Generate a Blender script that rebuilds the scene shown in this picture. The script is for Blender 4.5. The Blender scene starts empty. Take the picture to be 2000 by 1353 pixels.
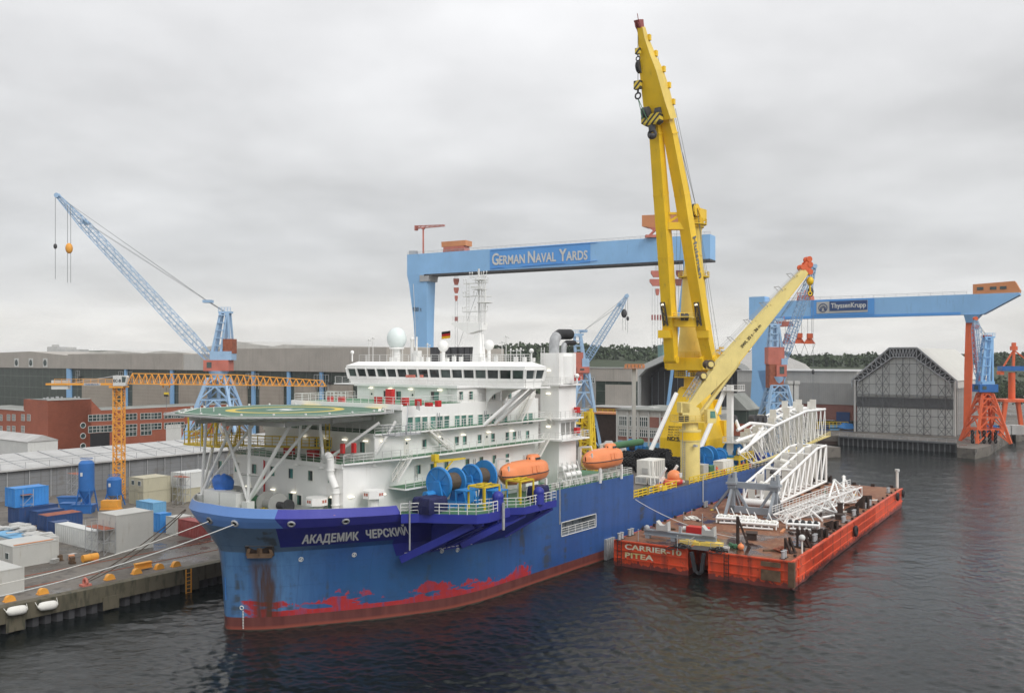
import bpy, math, random
from mathutils import Vector, Matrix
R = math.radians
random.seed(7)
SC = bpy.context.scene
COL = SC.collection
# ---------------------------------------------------------------- camera, sky, sun, exposure
CAM_H, FPX, HOR = 33.0, 1750.0, 700.0
cam = bpy.data.cameras.new('camera')
cam.lens = 36.0 * FPX / 2000.0
cam.sensor_width = 36.0
cam.shift_y = (HOR - 676.5) / 2000.0
cam.clip_start = 1.0
cam.clip_end = 9000.0
camo = bpy.data.objects.new('camera', cam)
camo.location = (0, 0, CAM_H)
camo.rotation_euler = (R(90), 0, 0)
COL.objects.link(camo)
SC.camera = camo
SUN_EL, SUN_AZ = R(42), R(140)
world = bpy.data.worlds.new('World')
SC.world = world
world.use_nodes = True
wt = world.node_tree
wt.nodes.clear()
def wn(t, **k):
 n = wt.nodes.new(t)
 for a, b in k.items():
  setattr(n, a, b)
 return n
def wl(a, b): wt.links.new(a, b)
wo = wn('ShaderNodeOutputWorld')
bg = wn('ShaderNodeBackground')
bg.inputs['Strength'].default_value = 0.10
wl(bg.outputs[0], wo.inputs[0])
sky = wn('ShaderNodeTexSky', sky_type='NISHITA', sun_disc=False, sun_elevation=SUN_EL, sun_rotation=SUN_AZ)
tc = wn('ShaderNodeTexCoord')
sep = wn('ShaderNodeSeparateXYZ')
wl(tc.outputs['Generated'], sep.inputs[0])
zz = wn('ShaderNodeMath', operation='MAXIMUM'); wl(sep.outputs[2], zz.inputs[0]); zz.inputs[1].default_value = 0.0
zp = wn('ShaderNodeMath', operation='ADD'); wl(zz.outputs[0], zp.inputs[0]); zp.inputs[1].default_value = 0.16
dx = wn('ShaderNodeMath', operation='DIVIDE'); wl(sep.outputs[0], dx.inputs[0]); wl(zp.outputs[0], dx.inputs[1])
dy = wn('ShaderNodeMath', operation='DIVIDE'); wl(sep.outputs[1], dy.inputs[0]); wl(zp.outputs[0], dy.inputs[1])
cb = wn('ShaderNodeCombineXYZ'); wl(dx.outputs[0], cb.inputs[0]); wl(dy.outputs[0], cb.inputs[1])
nz = wn('ShaderNodeTexNoise'); nz.inputs['Scale'].default_value = 0.8; nz.inputs['Detail'].default_value = 8
nz.inputs['Roughness'].default_value = 0.5
nz.inputs['Distortion'].default_value = 0.25
wl(cb.outputs[0], nz.inputs['Vector'])
nb = wn('ShaderNodeTexNoise'); nb.inputs['Scale'].default_value = 2.6; nb.inputs['Detail'].default_value = 7; wl(cb.outputs[0], nb.inputs['Vector'])
nm_ = wn('ShaderNodeMath', operation='MULTIPLY_ADD'); wl(nb.outputs[0], nm_.inputs[0]); nm_.inputs[1].default_value = 0.35; nm_.inputs[2].default_value = -0.175
ns = wn('ShaderNodeMath', operation='ADD'); wl(nz.outputs[0], ns.inputs[0]); wl(nm_.outputs[0], ns.inputs[1])
el = wn('ShaderNodeValToRGB')           # brightness of the cloud deck with elevation
e = el.color_ramp.elements
e[0].position = 0.0; e[0].color = (7.6, 7.5, 7.25, 1)
e[1].position = 1.0; e[1].color = (8.6, 8.6, 8.7, 1)
for p, c in ((0.018, (7.8, 7.62, 7.25)), (0.042, (7.4, 7.25, 6.95)), (0.07, (6.0, 6.0, 5.98)), (0.12, (5.55, 5.6, 5.65)), (0.20, (6.2, 6.23, 6.27)), (0.30, (7.1, 7.12, 7.2)), (0.42, (7.8, 7.8, 7.9))):
 q = e.new(p); q.color = (*c, 1)
n2 = wn('ShaderNodeMath', operation='MULTIPLY_ADD'); wl(nz.outputs[0], n2.inputs[0]); n2.inputs[1].default_value = 0.06; n2.inputs[2].default_value = -0.03
za = wn('ShaderNodeMath', operation='ADD'); wl(sep.outputs[2], za.inputs[0]); wl(n2.outputs[0], za.inputs[1])
wl(za.outputs[0], el.inputs[0])
cr = wn('ShaderNodeMapRange'); wl(ns.outputs[0], cr.inputs[0])
cr.inputs[1].default_value = 0.3; cr.inputs[2].default_value = 0.7; cr.inputs[3].default_value = 0.80; cr.inputs[4].default_value = 1.17
mu = wn('ShaderNodeVectorMath', operation='SCALE'); wl(el.outputs[0], mu.inputs[0]); wl(cr.outputs[0], mu.inputs['Scale'])
mx = wn('ShaderNodeMix', data_type='RGBA'); mx.inputs[0].default_value = 0.96
wl(sky.outputs[0], mx.inputs[6]); wl(mu.outputs[0], mx.inputs[7])
wl(mx.outputs[2], bg.inputs[0])
sun = bpy.data.lights.new('sun', 'SUN')
sun.energy = 1.5; sun.angle = R(35); sun.color = (1, .97, .93)
suno = bpy.data.objects.new('sun', sun)
suno.rotation_euler = (R(90) - SUN_EL, 0, math.pi - SUN_AZ)
COL.objects.link(suno)
SC.view_settings.view_transform = 'Standard'
SC.view_settings.look = 'None'
SC.view_settings.exposure = 0.3
SC.view_settings.gamma = 1.0
HAZE = 0.0001
# ---------------------------------------------------------------- measuring frames
def at(px, py, d):
 return Vector(((px - 1000) / FPX * d, d, CAM_H - (py - HOR) / FPX * d))
def gz(px, py, z=0.0):
 return at(px, py, (CAM_H - z) * FPX / (py - HOR))
class Frame:
 """local axes: x = along, y = to the left of it, z up.  az = angle of +x right of the view direction."""
 def __init__(s, o, az):
  s.o = Vector((o[0], o[1], 0)); s.rz = R(90 - az)
  s.m = Matrix.Translation(s.o) @ Matrix.Rotation(s.rz, 4, 'Z'); s.mi = s.m.inverted()
 def P(s, px, py, x=None, y=None, z=None):
  c = s.mi @ Vector((0, 0, CAM_H))
  d = s.mi.to_3x3() @ Vector(((px - 1000) / FPX, 1, -(py - HOR) / FPX))
  if z is not None: k = (z - c.z) / d.z
  elif x is not None: k = (x - c.x) / d.x
  else: k = (y - c.y) / d.y
  return c + d * k
 def w2l(s, v): return s.mi @ Vector(v)
SHIP = Frame((-34.7, 109.4), 37.03)
_b = gz(1547.5, 1150.5)
BARGE = Frame((_b.x, _b.y), 33.1)
_q = gz(0, 1181, 3.3)
YARD = Frame((_q.x, _q.y), 37.03)
WORLD = Frame((0, 0), 90)
def S(px, py, s=None, t=None, z=None):          # ship: s aft, t to port
 v = SHIP.P(px, py, x=s, y=None if t is None else -t, z=z); return v
# ---------------------------------------------------------------- mesh builder
class MB:
 def __init__(s): s.v = []; s.f = []; s.sm = []; s.mi = []
 def add(s, vs, fs, smooth=False, mi=0):
  b = len(s.v); s.v += [tuple(x) for x in vs]
  for f in fs: s.f.append(tuple(b + i for i in f)); s.sm.append(smooth); s.mi.append(mi)
  return s
 def box(s, x0, x1, y0, y1, z0, z1, mi=0):
  vs = [(x, y, z) for z in (z0, z1) for y in (y0, y1) for x in (x0, x1)]
  return s.add(vs, [(0, 2, 3, 1), (4, 5, 7, 6), (0, 1, 5, 4), (2, 6, 7, 3), (0, 4, 6, 2), (1, 3, 7, 5)], mi=mi)
 def cbox(s, c, d, rz=0, mi=0):
  cs, sn = math.cos(rz), math.sin(rz); vs = []
  for z in (-.5, .5):
   for y in (-.5, .5):
    for x in (-.5, .5):
     X, Y = x * d[0], y * d[1]
     vs.append((c[0] + X * cs - Y * sn, c[1] + X * sn + Y * cs, c[2] + z * d[2]))
  return s.add(vs, [(0, 2, 3, 1), (4, 5, 7, 6), (0, 1, 5, 4), (2, 6, 7, 3), (0, 4, 6, 2), (1, 3, 7, 5)], mi=mi)
 def bar(s, p, q, w, h=None, up=(0, 0, 1), w2=None, h2=None, mi=0):
  p, q = Vector(p), Vector(q); d = q - p
  if d.length < 1e-6: return s
  d.normalize(); u = Vector(up)
  if abs(d.dot(u)) > .98: u = Vector((0, 1, 0)) if abs(d.y) < .9 else Vector((1, 0, 0))
  a = d.cross(u).normalized(); b = a.cross(d)
  h = w if h is None else h; w2 = w if w2 is None else w2; h2 = h if h2 is None else h2
  vs = [p + a * i * w / 2 + b * j * h / 2 for i, j in ((-1, -1), (1, -1), (1, 1), (-1, 1))] + \
             [q + a * i * w2 / 2 + b * j * h2 / 2 for i, j in ((-1, -1), (1, -1), (1, 1), (-1, 1))]
  return s.add(vs, [(3, 2, 1, 0), (4, 5, 6, 7), (0, 1, 5, 4), (1, 2, 6, 5), (2, 3, 7, 6), (3, 0, 4, 7)], mi=mi)
 def tube(s, p, q, r, r2=None, n=8, cap=True, mi=0):
  p, q = Vector(p), Vector(q); d = q - p
  if d.length < 1e-6: return s
  d.normalize(); u = Vector((0, 0, 1)) if abs(d.z) < .95 else Vector((1, 0, 0))
  a = d.cross(u).normalized(); b = a.cross(d); r2 = r if r2 is None else r2; vs = []
  for c, rr in ((p, r), (q, r2)):
   for k in range(n):
    t = 2 * math.pi * k / n; vs.append(c + a * math.cos(t) * rr + b * math.sin(t) * rr)
  s.add(vs, [(k, k + n, (k + 1) % n + n, (k + 1) % n) for k in range(n)], smooth=n > 4, mi=mi)
  if cap: s.add(vs[:n], [tuple(range(n))], mi=mi); s.add(vs[n:], [tuple(reversed(range(n)))], mi=mi)
  return s
 def path(s, pts, r, n=8, mi=0):
  for a, b in zip(pts, pts[1:]): s.tube(a, b, r, n=n, mi=mi)
  return s
 def prism(s, poly, z0, z1, mi=0):                    # poly in xy, counter clockwise
  n = len(poly); a = sum(poly[i][0] * poly[(i + 1) % n][1] - poly[(i + 1) % n][0] * poly[i][1] for i in range(n))
  if a < 0: poly = poly[::-1]
  vs = [(x, y, z0) for x, y in poly] + [(x, y, z1) for x, y in poly]
  return s.add(vs, [tuple(reversed(range(n))), tuple(range(n, 2 * n))] + [(k, (k + 1) % n, (k + 1) % n + n, k + n) for k in range(n)], mi=mi)
 def extr(s, pts, d, mi=0):                            # planar 3d polygon pushed by vector d
  n = len(pts); pts = [Vector(p) for p in pts]; d = Vector(d)
  vs = pts + [p + d for p in pts]
  nn = Vector((0, 0, 0))
  for i in range(n): nn += pts[i].cross(pts[(i + 1) % n])
  fs = [tuple(reversed(range(n))), tuple(range(n, 2 * n))] + [(k, (k + 1) % n, (k + 1) % n + n, k + n) for k in range(n)]
  if nn.dot(d) < 0: fs = [tuple(reversed(f)) for f in fs]
  return s.add(vs, fs, mi=mi)
 def loft(s, rings, closed=True, cap=True, smooth=False, mi=0):
  n = len(rings[0]); vs = [v for r in rings for v in r]; fs = []
  for i in range(len(rings) - 1):
   for k in range(n if closed else n - 1):
    a = i * n + k; b = i * n + (k + 1) % n; fs.append((a, b, b + n, a + n))
  s.add(vs, fs, smooth=smooth, mi=mi)
  if cap:
   s.add(rings[0], [tuple(reversed(range(n)))], mi=mi); s.add(rings[-1], [tuple(range(n))], mi=mi)
  return s
 def ball(s, c, r, nu=16, nv=10, sz=1.0, v0=0.0, v1=1.0, mi=0):
  rings = []
  for j in range(nv + 1):
   ph = -math.pi / 2 + math.pi * (v0 + (v1 - v0) * j / nv)
   rings.append([(c[0] + r * math.cos(ph) * math.cos(2 * math.pi * k / nu), c[1] + r * math.cos(ph) * math.sin(2 * math.pi * k / nu), c[2] + sz * r * math.sin(ph)) for k in range(nu)])
  return s.loft(rings, cap=False, smooth=True, mi=mi)
 def torus(s, c, ax, R_, r, nu=20, nv=6, a0=0, a1=360, mi=0):
  ax = Vector(ax).normalized(); u = Vector((0, 0, 1)) if abs(ax.z) < .9 else Vector((1, 0, 0))
  a = ax.cross(u).normalized(); b = ax.cross(a); rings = []; full = a1 - a0 >= 360
  for i in range(nu + 1):
   th = R(a0 + (a1 - a0) * i / nu); d = a * math.cos(th) + b * math.sin(th)
   rings.append([Vector(c) + d * (R_ + r * math.cos(2 * math.pi * k / nv)) + ax * r * math.sin(2 * math.pi * k / nv) for k in range(nv)])
  return s.loft(rings, cap=not full, smooth=True, mi=mi)
 def rail(s, pts, h=1.1, step=1.6, r=.035, rails=3, mi=0):
  for a, b in zip(pts, pts[1:]):
   a, b = Vector(a), Vector(b); L = (b - a).length; n = max(1, int(round(L / step)))
   for i in range(n + 1):
    p = a.lerp(b, i / n); s.bar(p, p + Vector((0, 0, h)), r * 1.7, mi=mi)
   for k in range(rails):
    z = Vector((0, 0, h * (k + 1) / rails)); s.bar(a + z, b + z, r * (2 if k == rails - 1 else 1.3), mi=mi)
  return s
 def truss(s, p, q, w0, h0, w1, h1, n, r=.12, rb=.07, up=(0, 0, 1), mi=0):
  """four chord lattice from p to q"""
  p, q = Vector(p), Vector(q); d = (q - p).normalized(); u = Vector(up)
  a = d.cross(u).normalized(); b = a.cross(d)
  def ring(f):
   c = p.lerp(q, f); w = w0 + (w1 - w0) * f; h = h0 + (h1 - h0) * f
   return [c + a * i * w / 2 + b * j * h / 2 for i, j in ((-1, -1), (1, -1), (1, 1), (-1, 1))]
  rs = [ring(i / n) for i in range(n + 1)]
  for k in range(4): s.bar(rs[0][k], rs[-1][k], 2 * r, mi=mi)
  for i in range(n):
   for k in range(4):
    A, B = rs[i], rs[i + 1]; k2 = (k + 1) % 4
    if (i + k) % 2: s.bar(A[k], B[k2], 2 * rb, mi=mi)
    else: s.bar(A[k2], B[k], 2 * rb, mi=mi)
    s.bar(B[k], B[k2], 2 * rb, mi=mi)
  return s
 def ladder(s, p, q, w=.5, ax=(1, 0, 0), r=.03, step=.5, mi=0):
  p, q, ax = Vector(p), Vector(q), Vector(ax).normalized() * w / 2
  s.bar(p - ax, q - ax, 2 * r, mi=mi); s.bar(p + ax, q + ax, 2 * r, mi=mi)
  n = int((q - p).length / step)
  for i in range(1, n): c = p.lerp(q, i / n); s.bar(c - ax, c + ax, 1.4 * r, mi=mi)
  return s
 def stair(s, p, q, w, ax, mi=0):
  p, q, ax = Vector(p), Vector(q), Vector(ax).normalized() * w / 2
  for k in (-1, 1):
   s.bar(p + ax * k, q + ax * k, .08, .28, mi=mi)
   up = Vector((0, 0, 1.0)); s.bar(p + ax * k + up, q + ax * k + up, .06, mi=mi); s.bar(p + ax * k + up * .5, q + ax * k + up * .5, .045, mi=mi)
   for f in (0, .33, .66, 1): c = p.lerp(q, f) + ax * k; s.bar(c, c + up, .05, mi=mi)
  n = max(3, int((q.z - p.z) / .22))
  d = (q - p); d.z = 0; d = d.normalized() * .12
  for i in range(1, n + 1):
   c = p.lerp(q, i / (n + 1)); s.extr([c - ax - d, c + ax - d, c + ax + d, c - ax + d], (0, 0, .04), mi=mi)
  return s
 def obj(s, name, mats, parent=None, origin=(0, 0, 0), mw=None):
  o = Vector(origin)
  me = bpy.data.meshes.new(name)
  me.from_pydata([(x - o.x, y - o.y, z - o.z) for x, y, z in s.v], [], s.f)
  me.polygons.foreach_set('use_smooth', s.sm)
  if not isinstance(mats, (list, tuple)): mats = [mats]
  for m in mats: me.materials.append(m)
  if len(mats) > 1: me.polygons.foreach_set('material_index', s.mi)
  me.update()
  ob = bpy.data.objects.new(name, me); COL.objects.link(ob)
  if parent is not None: ob.parent = parent
  elif mw is not None: ob.matrix_world = mw @ Matrix.Translation(o)
  return ob
class Thing:
 """an Empty at the thing's base; parts are given in the coordinates of its frame"""
 def __init__(s, name, label, cat, group=None, frame=WORLD, o=(0, 0, 0), kind=None):
  s.o = Vector(o); s.frame = frame
  e = bpy.data.objects.new(name, None); COL.objects.link(e); e.empty_display_size = .5
  e.matrix_world = frame.m @ Matrix.Translation(s.o)
  e['label'] = label; e['category'] = cat
  if group: e['group'] = group
  if kind: e['kind'] = kind
  s.e = e
 def part(s, name, mb, mats, parent=None, label=None):
  ob = mb.obj(name, mats, parent=parent if parent is not None else s.e, origin=s.o)
  if label: ob['label'] = label
  return ob
def single(name, label, cat, mb, mats, frame=WORLD, o=(0, 0, 0), group=None, kind=None):
 ob = mb.obj(name, mats, origin=o, mw=frame.m)
 if kind: ob['kind'] = kind
 if label: ob['label'] = label
 if cat: ob['category'] = cat
 if group: ob['group'] = group
 return ob
def copy_tree(o, parent=None):
 c = o.copy(); COL.objects.link(c); c.parent = parent
 for ch in list(CH.get(o.name, ())): copy_tree(ch, c)
 return c
CH = {}
def dup(src, frame, loc, label, rz=0, group=None):
 CH.clear()
 for ob in COL.objects:
  if ob.parent is not None: CH.setdefault(ob.parent.name, []).append(ob)
 c = copy_tree(src)
 c.matrix_world = frame.m @ Matrix.Translation(Vector(loc)) @ Matrix.Rotation(rz, 4, 'Z')
 c['label'] = label
 if group: c['group'] = group
 return c
# ---------------------------------------------------------------- materials
class NT:
 def __init__(s, name):
  s.m = bpy.data.materials.new(name); s.m.use_nodes = True; s.t = s.m.node_tree; s.b = s.t.nodes['Principled BSDF']
  s.co = s.t.nodes.new('ShaderNodeTexCoord').outputs['Object']
 def L(s, a, b): s.t.links.new(a, b)
 def set(s, inp, v):
  if hasattr(v, 'is_linked') or isinstance(v, bpy.types.NodeSocket): s.L(v, inp)
  else:
   if isinstance(v, tuple) and len(v) == 3 and inp.type == 'RGBA': v = (*v, 1)
   inp.default_value = v
 def math(s, op, a, b=0.0, clamp=False):
  n = s.t.nodes.new('ShaderNodeMath'); n.operation = op; n.use_clamp = clamp
  s.set(n.inputs[0], a); s.set(n.inputs[1], b); return n.outputs[0]
 def step(s, x, a, b):                      # 0 below a, 1 above b
  n = s.t.nodes.new('ShaderNodeMapRange'); s.set(n.inputs[0], x); s.set(n.inputs[1], a); s.set(n.inputs[2], b); return n.outputs[0]
 def mix(s, f, a, b):
  n = s.t.nodes.new('ShaderNodeMix'); n.data_type = 'RGBA'; s.set(n.inputs[0], f); s.set(n.inputs[6], a); s.set(n.inputs[7], b); return n.outputs[2]
 def noise(s, sc, det=3, vec=None, scl=None, rough=.55, dist=0):
  v = s.co if vec is None else vec
  if scl:
   mp = s.t.nodes.new('ShaderNodeMapping'); s.L(v, mp.inputs[0]); mp.inputs['Scale'].default_value = scl; v = mp.outputs[0]
  n = s.t.nodes.new('ShaderNodeTexNoise'); s.L(v, n.inputs['Vector']); n.inputs['Scale'].default_value = sc
  n.inputs['Detail'].default_value = det; n.inputs['Roughness'].default_value = rough; n.inputs['Distortion'].default_value = dist
  return n.outputs['Fac']
 def xyz(s):
  n = s.t.nodes.new('ShaderNodeSeparateXYZ'); s.L(s.co, n.inputs[0]); return n.outputs
 def bump(s, h, st=.3, d=.1):
  n = s.t.nodes.new('ShaderNodeBump'); n.inputs['Strength'].default_value = st; n.inputs['Distance'].default_value = d
  s.L(h, n.inputs['Height']); s.L(n.outputs[0], s.b.inputs['Normal'])
 def out(s, col, rough=.5, metal=0.0, spec=.5):
  s.set(s.b.inputs['Base Color'], col); s.set(s.b.inputs['Roughness'], rough); s.set(s.b.inputs['Metallic'], metal)
  s.b.inputs['Specular IOR Level'].default_value = spec
  return s.m
def paint(name, c, rough=.5, var=.12, sc=.6, dirt=None, dirt_amt=.5, streak=True, metal=0, spec=.4):
 """weathered paint: broad tone changes plus drips of dirt with a shape of their own"""
 n = NT(name)
 a = n.noise(sc, 4)
 dark = tuple(x * (1 - var) for x in c); lite = tuple(min(1, x * (1 + var)) for x in c)
 col = n.mix(n.step(a, .3, .7), dark, lite)
 if dirt is not None:
  d = n.noise(1.0, 4, scl=(1.6, 1.6, .16) if streak else (1, 1, 1), rough=.65)
  d2 = n.noise(.35, 3)
  f = n.math('MULTIPLY', n.step(d, .56, .74), n.step(d2, .42, .62))
  col = n.mix(n.math('MULTIPLY', f, dirt_amt), col, dirt)
 return n.out(col, rough, metal, spec)
RUST = (.13, .055, .03)
M = {}
M['white'] = paint('white_paint', (.86, .86, .84), .42, .03, .3, (.45, .38, .29), .28)
M['white2'] = paint('off_white_paint', (.74, .73, .68), .5, .06, .5, (.34, .26, .18), .45)
M['rail'] = paint('rail_white', (.72, .72, .70), .5, .05)
M['yellow'] = paint('crane_yellow', (.86, .56, .02), .42, .13, .12, (.36, .21, .05), .7)
M['yellow_edge'] = paint('faded_lit_yellow', (.78, .58, .13), .5, .1, .3, (.34, .22, .08), .6)  # faded paint; on the boom head it also carries the side light
M['yellow_rail'] = paint('rail_yellow', (.70, .50, .03), .5, .08)
M['cream'] = paint('cream_yellow', (.80, .66, .25), .45, .08, .35, (.30, .22, .09), .5)
M['orange_crane'] = paint('orange_lattice', (.78, .36, .06), .5, .08)
M['lifeboat'] = paint('lifeboat_orange', (.80, .26, .10), .38, .06, .5, (.4, .12, .05), .3)
M['gblue'] = paint('gantry_blue', (.26, .49, .78), .5, .08, .07, (.15, .25, .38), .6)
M['gblue2'] = paint('sign_blue', (.10, .33, .74), .5, .04, .05)
M['jblue'] = paint('jib_blue', (.31, .46, .64), .5, .1, .2, (.13, .16, .22), .5)
M['redlead'] = paint('machine_red', (.50, .16, .12), .55, .12, .4, (.2, .08, .06), .5)
M['brown_orange'] = paint('trolley_orange', (.60, .25, .11), .55, .08, .2, (.3, .12, .07), .5)
M['orange_red'] = paint('orange_red', (.70, .13, .045), .5, .08, .3, (.3, .07, .04), .4)
M['red'] = paint('signal_red', (.55, .03, .03), .45, .08)
M['winch'] = paint('winch_blue', (.03, .22, .55), .4, .1, .6, (.03, .07, .13), .4)
M['navy'] = paint('navy_paint', (.025, .035, .28), .42, .08, .4)
M['navy_tarp'] = paint('navy_tarp', (.012, .015, .075), .55, .2, 1.5)
M['tarp'] = paint('blue_tarp', (.04, .17, .58), .5, .2, 1.5)
M['rope'] = paint('wire_rope', (.10, .075, .055), .7, .2, 2)
M['black'] = paint('black_rubber', (.02, .02, .022), .65, .3, 2)
M['dark'] = paint('dark_steel', (.06, .06, .065), .6, .2, 1)
M['grey'] = paint('grey_paint', (.30, .33, .36), .5, .08, .5, (.2, .15, .1), .5)
M['lgrey'] = paint('light_grey', (.48, .48, .46), .6, .06, .3, (.28, .24, .2), .4)
M['galv'] = paint('galvanised', (.38, .39, .40), .5, .15, 1.5)
M['deck'] = paint('steel_deck', (.13, .115, .10), .7, .25, .4, (.05, .045, .04), .6, streak=False)
M['dgrey'] = paint('dark_grey', (.13, .135, .14), .6, .12, 1)
M['pad'] = paint('worn_pad', (.12, .075, .045), .8, .4, .9)
M['rustsup'] = paint('rusty_steel', (.045, .028, .022), .75, .3, 1.0)
M['green'] = paint('deck_green', (.07, .19, .10), .6, .1, .5)
M['wire'] = paint('thin_wire', (.16, .17, .18), .6, .1)
M['silo'] = paint('silo_blue', (.03, .14, .40), .45, .1, .5)
M['cblue'] = paint('container_blue', (.05, .25, .62), .5, .12, .4, (.1, .1, .12), .5)
M['cdblue'] = paint('container_dark_blue', (.03, .07, .19), .5, .12, .4, (.1, .06, .04), .5)
M['cwhite'] = paint('container_white', (.62, .63, .61), .5, .05, .4, (.3, .27, .2), .4)
M['cgrey'] = paint('container_grey', (.50, .50, .47), .5, .05, .4, (.3, .27, .2), .5)
M['cbeige'] = paint('container_beige', (.48, .45, .33), .55, .06, .4, (.22, .2, .12), .5)
M['crust'] = paint('container_rust', (.28, .09, .05), .7, .25, 1.2)
M['cred'] = paint('container_red', (.30, .075, .07), .6, .15, .6)
M['skyblue'] = paint('sheet_blue', (.16, .38, .60), .55, .12, .5)
M['net'] = paint('net_grey', (.42, .43, .42), .7, .15, 1)
M['hiviz'] = paint('hi_vis', (.85, .14, .03), .6, .1)
M['skin'] = paint('skin', (.5, .3, .22), .6, .05)
M['trouser'] = paint('work_trousers', (.03, .04, .08), .8, .2)
def glass(name, c, rough=.08):
 n = NT(name); a = n.noise(.5, 2)
 return n.out(n.mix(n.step(a, .35, .65), c, tuple(x * 2.2 for x in c)), rough, 0, .8)
M['glass'] = glass('dark_glass', (.02, .035, .035))
M['glassg'] = glass('green_glass', (.05, .14, .115))
M['screen'] = glass('screen_glass', (.03, .04, .042), .1)
def emit(name, c, st):
 n = NT(name); n.b.inputs['Emission Color'].default_value = (*c, 1); n.b.inputs['Emission Strength'].default_value = st
 return n.out(c, .4)
M['screen2'] = glass('screen_light', (.06, .085, .08), .1)
M['lamp'] = emit('lamp_glow', (1, .93, .75), 1.3)
# ================================================================ SETTING: water, ground, hills
def water():
 n = NT('water')
 n1 = n.noise(.75, 7, scl=(.65, 1.15, 1), rough=.62, dist=.4)
 n2 = n.noise(3.0, 3, scl=(.7, 1.2, 1), rough=.6)
 big = n.noise(.012, 3)
 rd = n.math('SUBTRACT', 1, n.math('ABSOLUTE', n.math('SUBTRACT', n.math('MULTIPLY', n1, 2), 1)))
 sw = n.noise(.16, 3, scl=(.5, 1.4, 1))
 h = n.math('ADD', n.math('ADD', n.math('MULTIPLY', rd, .55), n.math('MULTIPLY', n2, .16)), n.math('MULTIPLY', sw, 1.3))
 h = n.math('MULTIPLY', h, n.math('ADD', .35, n.math('MULTIPLY', n.step(big, .4, .6), .65)))
 n.bump(h, 1.0, .16)
 n.b.inputs['IOR'].default_value = 1.33
 n.out((.007, .010, .010), .07, 0, .5)
 import numpy as np
 rng = np.random.RandomState(4)
 r = [72.0]
 while r[-1] < 470: r.append(r[-1] + max(.16, r[-1] ** 2 / 44000.0))
 r = np.array(r); az = np.linspace(math.radians(-37), math.radians(37), 1250)
 RR, AA = np.meshgrid(r, az, indexing='ij'); X, Y = RR * np.sin(AA), RR * np.cos(AA); Z = np.zeros_like(X)
 patch = np.zeros_like(X)
 for i in range(7):
  k = 2 * math.pi / rng.uniform(45, 160); th = rng.uniform(0, 6.28); patch += np.sin(k * (X * math.cos(th) + Y * math.sin(th)) + rng.uniform(0, 6.28))
 patch = 1.0 + .24 * patch
 N = 46
 for i in range(N):
  lam = .75 * (11 / .75) ** (i / (N - 1)); k = 2 * math.pi / lam; th = math.radians(-112) + rng.normal(0, .62); ph = rng.uniform(0, 6.28); am = (.034 if lam < 2.2 else .022 if lam < 4 else .010) / k
  q = k * (X * math.cos(th) + Y * math.sin(th)) + ph; Z += am * (1 - 2 * np.abs(np.sin(q * .5)) ** 1.3) * (patch if lam < 4 else 1) * np.clip(lam / (RR ** 2 / 29000 * 1.2), 0, 1)
 fade = np.clip((RR - 72) / 6, 0, 1) * np.clip((470 - RR) / 60, 0, 1) * np.clip((math.radians(37) - np.abs(AA)) / .03, 0, 1); Z *= fade
 nr, na = X.shape; inner = np.stack([X, Y, Z], -1).reshape(-1, 3)
 idx = np.arange(nr * na).reshape(nr, na); q = np.stack([idx[:-1, :-1], idx[:-1, 1:], idx[1:, 1:], idx[1:, :-1]], -1).reshape(-1, 4)[:, ::-1]
 extra = [(0, -200, 0), (-3500, -200, 0), (-3500, 4000, 0), (3500, 4000, 0), (3500, -200, 0)]
 verts = np.concatenate([inner, np.array(extra, dtype=float)]); e0 = nr * na
 n_out = [int(v) for v in idx[-1]]; left = [int(v) for v in idx[:, 0]]; right = [int(v) for v in idx[:, -1]]; near = [int(v) for v in idx[0]]
 faces = [tuple(f) for f in q.tolist()]
 faces += [(e0 + 2, n_out[i], n_out[i + 1]) for i in range(na // 2)] + [(e0 + 3, n_out[i], n_out[i + 1]) for i in range(na // 2, na - 1)] + [(e0 + 2, e0 + 3, n_out[na // 2])]
 faces += [(e0 + 1, left[i + 1], left[i]) for i in range(nr - 1)] + [(e0 + 1, e0 + 2, left[-1])] + [(e0 + 4, right[i], right[i + 1]) for i in range(nr - 1)] + [(e0 + 4, right[-1], e0 + 3)]
 faces += [(e0, near[i + 1], near[i]) for i in range(na - 1)] + [(e0, e0 + 1, left[0]), (e0, right[0], e0 + 4)]
 me = bpy.data.meshes.new('water'); me.from_pydata(verts.tolist(), [], faces); me.materials.append(n.m); me.polygons.foreach_set('use_smooth', [True] * len(faces)); me.update()
 ob = bpy.data.objects.new('water', me); COL.objects.link(ob); ob['kind'] = 'structure'
water()
def ground_mat():
 n = NT('yard_ground')
 a = n.noise(.09, 5); b = n.noise(.5, 5, rough=.7); c = n.noise(4, 3)
 col = n.mix(n.step(a, .35, .65), (.105, .092, .078), (.19, .172, .15))
 col = n.mix(n.math('MULTIPLY', n.step(b, .52, .62), .65), col, (.055, .05, .046))
 col = n.mix(n.math('MULTIPLY', n.step(c, .4, .8), .25), col, (.25, .23, .2))
 wet = n.step(n.noise(.16, 4), .55, .62)
 col = n.mix(n.math('MULTIPLY', wet, .55), col, (.04, .037, .034))
 n.set(n.b.inputs['Roughness'], n.math('SUBTRACT', .8, n.math('MULTIPLY', wet, .55)))
 n.bump(c, .2, .05)
 n.set(n.b.inputs['Base Color'], col)
 return n.m
def quaywall_mat():
 n = NT('quay_wall'); x, y, z = n.xyz()
 a = n.noise(.5, 5); b = n.noise(1.2, 4, scl=(1, 1, .25))
 col = n.mix(a, (.075, .068, .045), (.15, .13, .09))
 col = n.mix(n.step(b, .5, .7), col, (.028, .032, .02))
 return n.out(col, .85)
GZ = 3.3
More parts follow.
